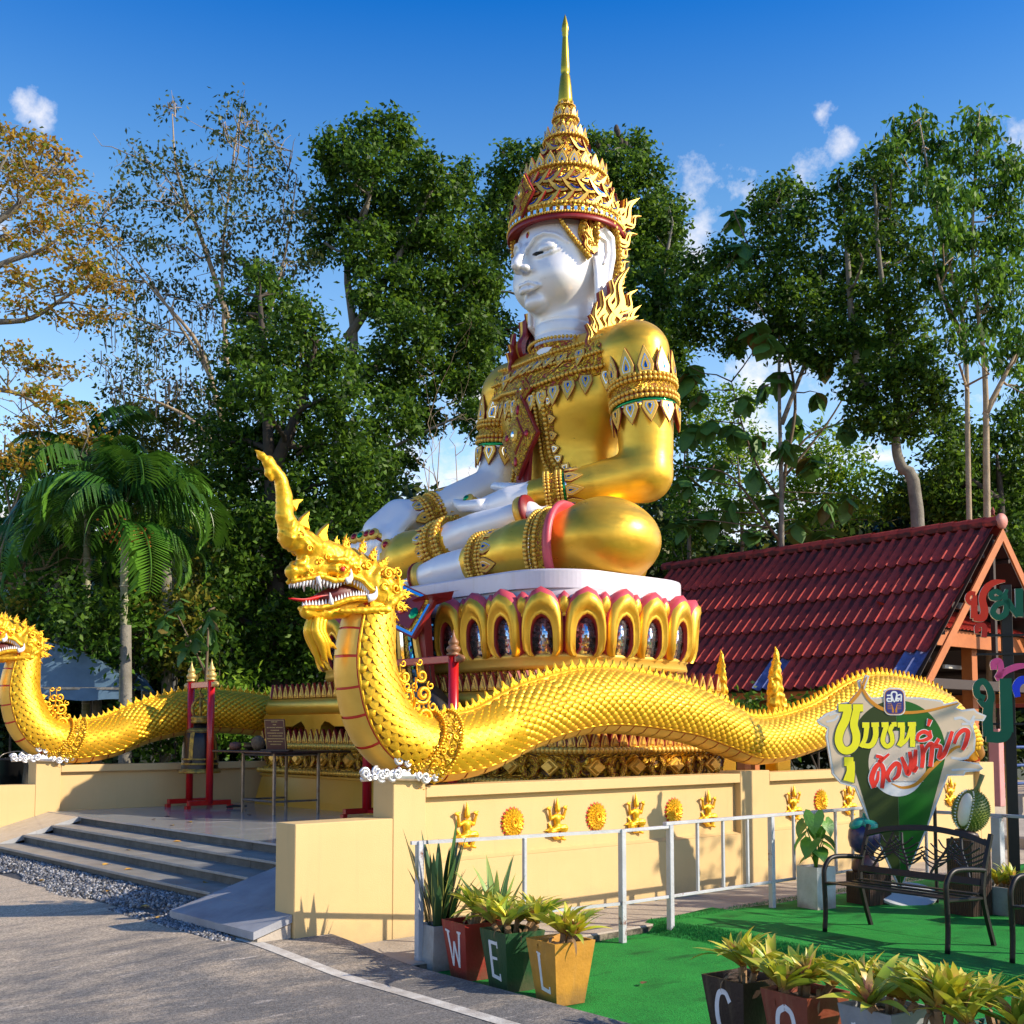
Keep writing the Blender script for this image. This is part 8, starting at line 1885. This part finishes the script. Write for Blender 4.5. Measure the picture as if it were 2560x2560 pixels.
tree('dense_dark_tree', 'very dense black-green tree behind the near serpent\'s horn', 25,
     [[(520, 1385), (520, 1100), (510, 900), (500, 700), (490, 560)], [(510, 900), (560, 780), (600, 640)]],
     [(490, 510, 20, 24), (498, 545, 26, 26), (540, 545, 20, 20), (440, 560, 18, 20), (480, 600, 32, 36), (545, 590, 36, 36), (590, 600, 26, 30), (450, 650, 36, 34), (510, 660, 44, 40), (580, 670, 50, 40), (640, 690, 40, 40), (430, 740, 40, 40), (500, 740, 60, 46), (580, 750, 60, 50), (650, 760, 44, 46), (400, 810, 36, 30), (450, 820, 60, 46), (540, 830, 66, 50), (630, 840, 60, 50), (420, 890, 50, 50), (500, 910, 70, 50), (600, 920, 70, 54), (680, 900, 40, 50), (430, 970, 50, 50), (520, 990, 76, 54), (610, 1000, 66, 54), (690, 990, 50, 50), (450, 1060, 54, 54), (550, 1080, 80, 60), (640, 1080, 60, 60), (480, 1150, 60, 54), (570, 1170, 80, 56), (660, 1160, 60, 56), (430, 1120, 30, 50), (500, 1240, 60, 44), (580, 1250, 60, 44), (660, 1240, 50, 44)],
     LM['dark'], BARK_D, dens=1150, l=.155, w=.075, r0=.24, sub=.15, seed=12, group=G_)
tree('cone_topped_tree', 'dark broad tree with brown cones, right behind the statue\'s crown', 33,
     [[(1180, 1385), (1185, 1000), (1190, 700), (1180, 450), (1160, 280)], [(1190, 700), (1240, 560), (1270, 420)], [(1150, 800), (1020, 600), (960, 420), (990, 300)], [(915, 1000), (915, 850), (920, 700)]],
     [(1005, 285, 26, 22), (960, 305, 30, 28), (1030, 310, 24, 30), (940, 350, 34, 34), (990, 360, 40, 36), (925, 400, 24, 34), (970, 430, 40, 40), (930, 470, 36, 40), (1110, 270, 24, 24), (1150, 285, 34, 30), (1200, 270, 26, 26), (1175, 320, 44, 36), (1225, 325, 30, 34), (1130, 360, 50, 44), (1200, 390, 56, 44), (1250, 390, 34, 40), (1270, 430, 24, 36), (1240, 460, 50, 46), (1190, 480, 50, 44), (1260, 510, 32, 40), (1210, 550, 56, 46), (1255, 580, 36, 40), (1230, 640, 46, 50), (900, 560, 40, 50), (930, 620, 34, 50), (900, 680, 34, 50), (1270, 650, 36, 50), (1290, 730, 30, 44), (880, 760, 24, 40), (1180, 600, 50, 50)],
     LM['dark'], BARK_G, dens=980, l=.17, w=.09, r0=.2, sub=.16, seed=15, group=G_,
     extra=lambda t, b, g: [MB().ball(tuple(at(x, y, 32.5) - b), .11, 8, 6, 0, None, (.7, .7, 1.2)).build('cone', BARK_D, t, smooth=True) for x, y in ((1163, 243), (1166, 250), (1172, 268), (1112, 270), (1128, 273), (1180, 271), (948, 292))])
tree('slim_dark_tree', 'dark tree right of the elbow, between the clouds', 30,
     [[(1470, 1385), (1475, 1000), (1470, 700), (1475, 400)], [(1475, 800), (1540, 620), (1550, 480)]],
     [(1473, 340, 12, 14), (1440, 370, 26, 26), (1490, 370, 34, 28), (1525, 390, 22, 26), (1450, 420, 38, 36), (1510, 430, 40, 38), (1440, 480, 30, 36), (1490, 500, 50, 44), (1545, 500, 32, 40), (1450, 560, 40, 40), (1510, 580, 56, 46), (1560, 580, 30, 44), (1480, 640, 44, 40), (1540, 660, 50, 44), (1320, 500, 40, 32), (1360, 480, 30, 34), (1330, 560, 50, 44), (1390, 540, 36, 44), (1300, 600, 30, 44), (1360, 630, 50, 40)],
     LM['dark'], BARK_G, dens=900, l=.16, w=.085, r0=.09, sub=.15, seed=19, group=G_)
tree('leaning_dark_tree', 'dark tree with a pale leaning trunk above the pavilion roof', 29,
     [[(1745, 1385), (1730, 960), (1700, 880), (1690, 830), (1690, 700), (1660, 500), (1650, 340)], [(1690, 820), (1620, 700), (1600, 500), (1590, 360)]],
     [(1585, 345, 22, 26), (1595, 400, 30, 34), (1640, 310, 26, 26), (1680, 300, 28, 30), (1660, 350, 40, 34), (1620, 440, 40, 36), (1680, 410, 44, 40), (1600, 500, 36, 36), (1660, 490, 50, 44), (1720, 480, 34, 44), (1620, 570, 50, 40), (1690, 570, 54, 44), (1590, 630, 44, 40), (1650, 650, 56, 44), (1720, 640, 44, 44), (1640, 720, 60, 44), (1710, 720, 56, 44), (1760, 700, 30, 44), (1660, 790, 56, 40), (1720, 790, 44, 40), (1770, 760, 24, 30)],
     LM['dark'], BARK_G, dens=1000, l=.16, w=.085, r0=.2, sub=.15, seed=23, group=G_)
tree('bright_tall_tree', 'tall bright green tree with twin pale trunks and drooping leaves, upper right', 27,
     [[(1870, 1385), (1862, 950), (1858, 700), (1835, 480), (1845, 230)], [(1835, 1385), (1827, 900), (1818, 620), (1770, 420), (1735, 230)], [(1860, 780), (1900, 700), (1930, 640)], [(1818, 640), (1780, 560), (1760, 480)]],
     [(1700, 240, 14, 20), (1735, 225, 20, 22), (1745, 260, 34, 24), (1690, 275, 20, 20), (1845, 222, 18, 22), (1832, 250, 26, 20), (1865, 250, 24, 20), (1770, 300, 34, 28), (1830, 300, 34, 28), (1890, 300, 30, 26), (1920, 330, 26, 34), (1750, 350, 34, 30), (1800, 370, 40, 32), (1860, 360, 40, 34), (1910, 400, 34, 34), (1770, 430, 36, 32), (1830, 440, 40, 34), (1890, 460, 40, 36), (1780, 500, 34, 34), (1850, 520, 44, 34), (1910, 540, 34, 40), (1790, 570, 30, 30), (1870, 600, 40, 36), (1925, 620, 24, 40), (1760, 520, 20, 26), (1900, 680, 34, 34), (1840, 650, 24, 24), (1930, 730, 24, 40), (1800, 630, 22, 24)],
     LM['mid'], BARK_L, dens=800, l=.20, w=.075, r0=.11, droop=.9, sub=.15, seed=27, twigs=1, group=G_)
tree('lower_right_tree', 'dark bushy tree above the pavilion ridge at the right edge', 31,
     [[(1890, 1385), (1890, 1000), (1880, 850)], [(1890, 950), (1800, 880)]],
     [(1790, 800, 34, 34), (1830, 840, 44, 40), (1900, 810, 40, 44), (1780, 870, 44, 44), (1850, 900, 56, 40), (1920, 880, 34, 50), (1760, 940, 50, 44), (1830, 960, 60, 40), (1900, 960, 50, 44), (1930, 1040, 40, 60), (1700, 940, 40, 36)],
     LM['dark'], BARK_D, dens=1000, l=.17, w=.085, r0=.2, sub=.16, seed=31, group=G_)
for i, (lb, tr, bl, lm_, sd_, D_) in enumerate((
    ('light green young tree just above the pavilion ridge', [[(1570, 1385), (1570, 1000), (1565, 900)]], [(1560, 830, 40, 30), (1530, 880, 50, 40), (1600, 880, 50, 40), (1560, 930, 60, 40), (1640, 920, 40, 36), (1500, 930, 36, 40), (1620, 960, 50, 30), (1530, 985, 56, 30)], 'lite', 41, 33),
    ('yellow-green thin tree between elbow and teak sapling', [[(1400, 1385), (1400, 1000), (1390, 850)]], [(1390, 760, 40, 40), (1350, 820, 40, 40), (1410, 850, 44, 44), (1370, 900, 44, 40), (1430, 930, 40, 40), (1390, 970, 44, 30), (1320, 780, 36, 44)], 'lite', 42, 34),
    ('dull green tree close behind the statue\'s elbow', [[(1300, 1385), (1300, 1000), (1295, 800)]], [(1285, 730, 26, 44), (1280, 820, 26, 44), (1310, 870, 30, 44), (1275, 920, 26, 44), (1310, 960, 34, 40), (1290, 1010, 40, 36), (1350, 1000, 40, 24), (1270, 1040, 30, 30)], 'mid', 43, 33),
    ('olive tree with yellowing leaves behind the palms', [[(330, 1385), (330, 1000), (320, 850)]], [(250, 775, 36, 22), (300, 775, 44, 26), (350, 790, 44, 30), (400, 810, 36, 34), (230, 820, 50, 34), (310, 840, 60, 40), (390, 870, 50, 40), (240, 890, 60, 40), (330, 920, 60, 44), (400, 950, 44, 44), (180, 860, 40, 34), (280, 980, 60, 44), (370, 1010, 60, 44), (180, 940, 50, 44), (330, 1080, 70, 50), (400, 1090, 50, 50)], 'olive', 44, 33),
    ('light green tree at the left edge behind the palms', [[(50, 1385), (50, 1000), (60, 900)]], [(30, 900, 44, 30), (90, 880, 40, 26), (20, 960, 50, 40), (90, 950, 50, 40), (140, 930, 36, 36), (50, 1020, 60, 40), (120, 1010, 44, 40), (20, 1080, 40, 40)], 'lite', 45, 34),
    )):
    tree('background_tree', lb, D_, tr, bl, LM[lm_], BARK_G, dens=430 if lm_ == 'lite' else 520, l=.18, w=.085, r0=.1, sub=.22, seed=sd_, group=G_, twigs=2)
# a far wood closing the view low down behind everything
def far_wood():
    g = np.random.default_rng(77); C, Rr, n = [], [], []
    for x in np.arange(-60, 2040, 42):
        top = np.interp(x, [-60, 130, 420, 560, 700, 800, 830, 905, 940, 1250, 1290, 1340, 1480, 1560, 1650, 1760, 2040], [1030, 1000, 1010, 980, 940, 960, 1000, 1000, 940, 930, 1040, 1030, 1020, 960, 980, 930, 900])
        y = top + 30 + g.uniform(-15, 25)
        while y < 1400:
            D = g.uniform(36, 46); c = at(x + g.uniform(-20, 20), y, D); C.append(tuple(c)); r_ = g.uniform(1.0, 1.5); Rr.append((r_, r_, r_ * .85)); n.append(620); y += 40
    v = leaves(C, Rr, n, .34, .20, .3, .36, 1, 5, .4); return np_mesh('far_wood', v, np.arange(len(v)).reshape(-1, 4), island_mat('far_wood_leaf', [(.008, .02, .006), (.014, .035, .008), (.02, .05, .01), (.04, .08, .014), (.12, .14, .02), (.02, .04, .008)], .5, .3, .3))
link('far_wood', far_wood(), None, kind='stuff', label='dark mixed wood closing the background')
# undergrowth behind the far wall and the tent: shrubs one can tell apart
SHR = [(20, 1180, 60, 60, 'olive'), (90, 1130, 60, 50, 'mid'), (170, 1180, 60, 70, 'dark'), (250, 1200, 60, 70, 'mid'), (330, 1190, 60, 80, 'olive'), (410, 1230, 50, 80, 'dark'), (450, 1330, 60, 60, 'lite'), (380, 1360, 60, 50, 'mid'), (300, 1380, 70, 50, 'dark'), (490, 1380, 60, 40, 'mid'), (1150, 1370, 50, 40, 'lite'), (1380, 1350, 60, 40, 'dark'), (1460, 1370, 40, 40, 'mid'), (1540, 1350, 50, 40, 'dark')]
SHP = ['leftmost', 'above the blue tent', 'behind the palm trunks', 'between the palms and the bell', 'behind the bell stand finials', 'left of the dense black-green tree', 'bright, right of the bell', 'directly behind the bell', 'left of the bell stand', 'beside the plinth', 'bright, under the arch of the near serpent', 'left of the gold flame finials', 'between the gold flame finials', 'behind the signboard top']
for i, ((x, y, rx, ry, m_), ps) in enumerate(zip(SHR, SHP)):
    tree('shrub', 'leafy shrub in the undergrowth, ' + ps, 23.5 if x < 1000 else 21, [[(x, 1400), (x + 5, y)]], [(x + (k % 3 - 1) * rx * .6, y + (k // 3 - 1) * ry * .6, rx * .55, ry * .5) for k in range(9)], LM[m_], BARK_D, dens=420, l=.15, w=.075, r0=.04, sub=.16, seed=90 + i, group='shrubs behind the walls', cat='shrub')

# areca palms
PALM = leafmat('areca_leaflet', (.02, .08, .008), [(.025, .095, .010), (.04, .13, .014), (.09, .21, .02)], None, .32, .3)
PALM_S = mat('ringed_green_palm_trunk', (.16, .19, .08), .6, 0, (.30, .28, .2), 12, .3, .2, 20, stretch=(.2, .2, 6))
def frond(name, L_, seed, droop=1.2, up=1.0):
    g = np.random.default_rng(seed); n_ = 40; x = z = 0; P = []
    for i in range(n_ + 1):
        a = up - (droop + up) * (i / n_) ** 1.1; P.append((x, z, a)); x += L_ / n_ * math.cos(a); z += L_ / n_ * math.sin(a)
    q = MB(); q.tube([(p[0], 0, p[1]) for p in P[::2]], [.028 * (1 - .85 * i / 20) for i in range(21)], 5, caps=False)
    for i in range(5, n_):
        px, pz, a = P[i]; t = i / n_; l_ = (.95 * math.sin(math.pi * (t * .80 + .16)) ** .7 + .12) * L_ * .42; w_ = .072
        for s in (-1, 1):
            f = g.uniform(.75, 1.05); dx, dy = math.cos(a) * .62, s * .78 * f; dz = math.sin(a) * .5 + .25
            m1 = (px + dx * l_ * .5, dy * l_ * .55, pz + dz * l_ * .4 - .05 * l_); e = (px + dx * l_ * .95, dy * l_ * .92, pz + dz * l_ * .25 - .42 * l_ * g.uniform(.8, 1.3))
            q.add([(px, 0, pz), (m1[0] - w_ * .5, m1[1], m1[2] + .01), (m1[0] + w_ * .5, m1[1], m1[2] - .01), e], [(0, 1, 2), (1, 3, 2)])
    return q.mesh(name, PALM)
FR = [frond('frond', 2.1, 1, 1.5, 1.3), frond('frond', 2.3, 2, 1.9, 1.0), frond('frond', 2.0, 3, 1.6, .5), frond('frond', 1.8, 4, .7, 1.5)]
def palm(label, x, y, D, s_, seed, nf=12, fruit=True, lean=0):
    g = np.random.default_rng(seed); base = at(x + lean, 1380, D); base.z = -.1; top = at(x, y, D) - base; t = thing('areca_palm', label, 'palm tree', T_(base), 'areca palms on the left')
    tr = MB(); P = [(0, 0, 0), tuple(top * .5), tuple(top)]; tr.tube([Vector(p) for p in cr_spline(P, 8)], [.085] * 9 + [.075] * 8, 10); tr.build('trunk', PALM_S, t, smooth=True)
    rn = MB()
    for k in range(int(top.z / .28)): p = top * ((k + .5) * .28 / top.z); rn.lathe([(.088, 0), (.096, .012), (.088, .024)], 10, 0, T_(p))
    rn.build('trunk_rings', mat('pale_trunk_ring', (.40, .38, .30), .8) if 'pale_trunk_ring' not in bpy.data.materials else bpy.data.materials['pale_trunk_ring'], t, kind='stuff')
    MB().tube([top - V(0, 0, .1), top + V(0, 0, .5 * s_)], [.10, .06], 8).build('crownshaft', PALM, t, smooth=True)
    for i in range(nf):
        a = i * 2.399 + g.uniform(-.2, .2); k = [3, 0, 1, 2][min(3, i * 4 // nf)]
        link('frond', FR[k], t, T_(top + V(0, 0, .42 * s_ - .02 * i)) @ RZ(a) @ Matrix.Rotation(g.uniform(-.55, .5), 4, 'Y') @ scl(s_ * g.uniform(.85, 1.1)))
    if fruit:
        q = MB()
        for _ in range(110): d = g.normal(size=3) * np.array([.20, .20, .13]); q.ball(tuple(top + V(.12, -.1, -.12) + V(*d)), .028, 5, 4)
        q.build('palm_fruit', mat('orange_palm_fruit', (.55, .16, .02), .5) if 'orange_palm_fruit' not in bpy.data.materials else bpy.data.materials['orange_palm_fruit'], t, kind='stuff')
palm('tallest areca palm, darker, left of the pair', 165, 930, 24.5, 1.15, 2, 18, False)
palm('areca palm with orange fruit hanging over the tent', 235, 1000, 22.5, 1.15, 5, 20, True)
palm('low areca palm half hidden at the left of the group', 110, 1060, 25.5, 1.1, 9, 15, False)
palm('slender areca palm on the right of the group', 275, 1070, 26.5, 1.0, 11, 13, False)

# large-leaved teak sapling between statue and pavilion, and a small one by the bell
TK = mat('teak_leaf', (.11, .25, .04), .55, 0, (.05, .13, .025), 5, .5, .35, 12); TKY = mat('yellowing_teak_leaf', (.20, .17, .03), .6, 0, (.12, .07, .02), 6, .5, .3, 12)
for m_ in (TK, TKY):
    nt = m_.node_tree; N, L = nt.nodes, nt.links; b = bsdf(m_); t = N.new('ShaderNodeBsdfTranslucent'); L.new(b.inputs['Base Color'].links[0].from_socket, t.inputs['Color']); x = N.new('ShaderNodeMixShader'); x.inputs[0].default_value = .3
    L.new(b.outputs[0], x.inputs[1]); L.new(t.outputs[0], x.inputs[2]); L.new(x.outputs[0], N['Material Output'].inputs[0])
def teak_leaf(m, s):
    q = MB(); W_ = [0, .13, .20, .21, .17, .10, .0]; v = []
    for i, w in enumerate(W_): x_ = i / 6 * .62; z_ = -.10 * (i / 6) ** 2 * 1.6; v += [(x_, -w, z_ - w * .22 + .015 * (i % 2)), (x_, 0, z_), (x_, w, z_ - w * .22 + .015 * (i % 2))]
    q.add([(a * s, b_ * s, c * s) for a, b_, c in v], [(i * 3 + j, (i + 1) * 3 + j, (i + 1) * 3 + j + 1, i * 3 + j + 1) for i in range(6) for j in range(2)]); return q.mesh('leaf', m, True)
TL = [teak_leaf(TK, 1.0), teak_leaf(TK, .8), teak_leaf(TKY, .9)]
def teak(label, D, stems, tufts, s_, seed, r0=.06):
    g = np.random.default_rng(seed); base = at(stems[0][0][0], 1380, D); base.z = -.1; t = thing('teak_sapling', label, 'tree', T_(base), None); tm = MB(); pts = []
    for j, st_ in enumerate(stems):
        P = [at(x, y, D) - base for x, y in st_]; Q = [Vector(p) for p in cr_spline([tuple(p) for p in P], 5)]; n_ = len(Q); tm.tube(Q, [r0 * (1 if j == 0 else .6) * (1 - .75 * i / n_) for i in range(n_)], 7); pts += Q
    for (x, y) in tufts:
        c = at(x, y, D + g.normal() * .8) - base; q = min([p for p in pts if p.z < c.z + .1] or pts, key=lambda p: (p - c).length); tm.tube(wobble(q, c, 3, .06, g), [.022, .018, .014, .01], 5)
        for k in range(int(g.integers(7, 11))):
            a = k * 1.15 + g.random(); e = g.uniform(-.1, 1.2); yv = g.random() < .10
            link('leaf', TL[2 if yv else int(g.integers(2))], t, T_(c - V(0, 0, .03 * k)) @ RZ(a) @ Matrix.Rotation(e, 4, 'Y') @ Matrix.Rotation(g.uniform(-.5, .5), 4, 'X') @ scl(s_ * g.uniform(.65, 1.1)), label='yellowing leaf' if yv else None)
    tm.build('trunk', BARK_K, t, smooth=True); return t
BARK_K = mat('brown_sapling_bark', (.17, .12, .07), .85, 0, (.08, .06, .04), 5, .5)
teak('young teak tree with huge limp leaves between statue and pavilion', 30.5,
     [[(1465, 1385), (1470, 1050), (1480, 900), (1500, 740), (1450, 560), (1385, 400)], [(1475, 950), (1430, 880), (1400, 800), (1380, 720)], [(1480, 900), (1560, 800), (1620, 700)], [(1470, 1020), (1380, 900), (1290, 880)], [(1480, 880), (1530, 820), (1610, 790)]],
     [(1385, 395), (1400, 455), (1470, 585), (1425, 610), (1395, 625), (1450, 630), (1500, 640), (1530, 650), (1560, 665), (1480, 700), (1440, 720), (1620, 630), (1610, 665), (1400, 745), (1540, 740), (1600, 790), (1640, 780), (1500, 780), (1380, 800), (1430, 820), (1340, 790), (1300, 690), (1480, 830), (1350, 870), (1300, 800), (1420, 880), (1530, 860), (1300, 900), (1380, 940), (1460, 930), (1560, 940), (1500, 980), (1600, 930), (1340, 960), (1290, 980), (1420, 990), (1320, 740), (1560, 1000), (1360, 1010)], 1.15, 6, .07)
teak('small dark big-leaved sapling standing left behind the bell', 20.5, [[(385, 1385), (390, 1250), (395, 1150)], [(388, 1270), (330, 1150)]], [(395, 1150), (370, 1190), (340, 1130), (380, 1230), (310, 1160), (350, 1210), (400, 1180)], .62, 16, .04)
# slim pole-like trunks on the left
for i, (x, y0, y1, D_, lb) in enumerate(((312, 1060, 1400, 24, 'straight grey trunk between palms and bell'), (235, 1180, 1400, 22.3, 'trunk with shaggy pale root strands beside the fruiting palm'), (180, 1300, 1400, 24.3, 'short grey trunk right of the blue tent'))):
    base = at(x, 1380, D_); base.z = -.1; t = thing('slim_tree', lb, 'tree', T_(base)); top = at(x + 3, y0, D_) - base; MB().tube([(0, 0, 0), tuple(top * .5 + V(.04, 0, 0)), tuple(top)], [.13, .115, .10], 9).build('trunk', BARK_G, t, smooth=True)
# thin bare winter twigs at the left edge and beside the statue
def bare(label, D, root, tips, seed, r0=.05):
    g = np.random.default_rng(seed); base = at(root[0], 1380, D); base.z = -.1; t = thing('bare_tree', label, 'tree', T_(base)); q = MB(); r_ = at(*root, D) - base
    q.tube([(0, 0, 0), tuple(r_ * .5), tuple(r_)], [r0 * 1.6, r0 * 1.3, r0], 7)
    def grow(a, b, r, d):
        P = wobble(a, b, 4, .07 * (b - a).length, g); q.tube(P, [r * (1 - .6 * i / 4) for i in range(5)], 5 if r > .015 else 3, caps=False)
        if d: 
            for _ in range(3): s_ = P[int(g.integers(2, 5))]; e = s_ + (b - a) * g.uniform(.15, .35) + V(*(g.normal(size=3) * min(.6, (b - a).length * .2))); grow(s_, e, r * .5, d - 1)
    for x, y in tips: grow(r_, at(x, y, D) - base, r0 * .7, 3)
    q.build('branches', BARK_L, t, smooth=True)
bare('leafless thin-branched tree at the left edge under the golden leaves', 25, (-20, 1120), [(60, 860), (120, 900), (10, 820), (150, 1000), (90, 980), (140, 1080), (60, 1060)], 4, .07)
bare('leafless twiggy tree in the cloud gap left of the statue\'s arm', 27, (850, 1180), [(830, 830), (860, 860), (880, 900), (810, 880)], 7, .035)

# the tree that shades the benches stands just outside the right edge of the picture
tree('shade_tree', 'broad low tree standing outside the right picture edge beside the turf', 10.8, [[(3430, 1385), (3430, 1000), (3420, 780)]],
     [(3230 + 130 * (k % 4), 830 - 90 * (k // 4) + 30 * (k % 2), 110, 80) for k in range(12)], LM['mid'], BARK_G, dens=190, l=.2, w=.1, r0=.16, sub=.25, seed=140, depth=.6)
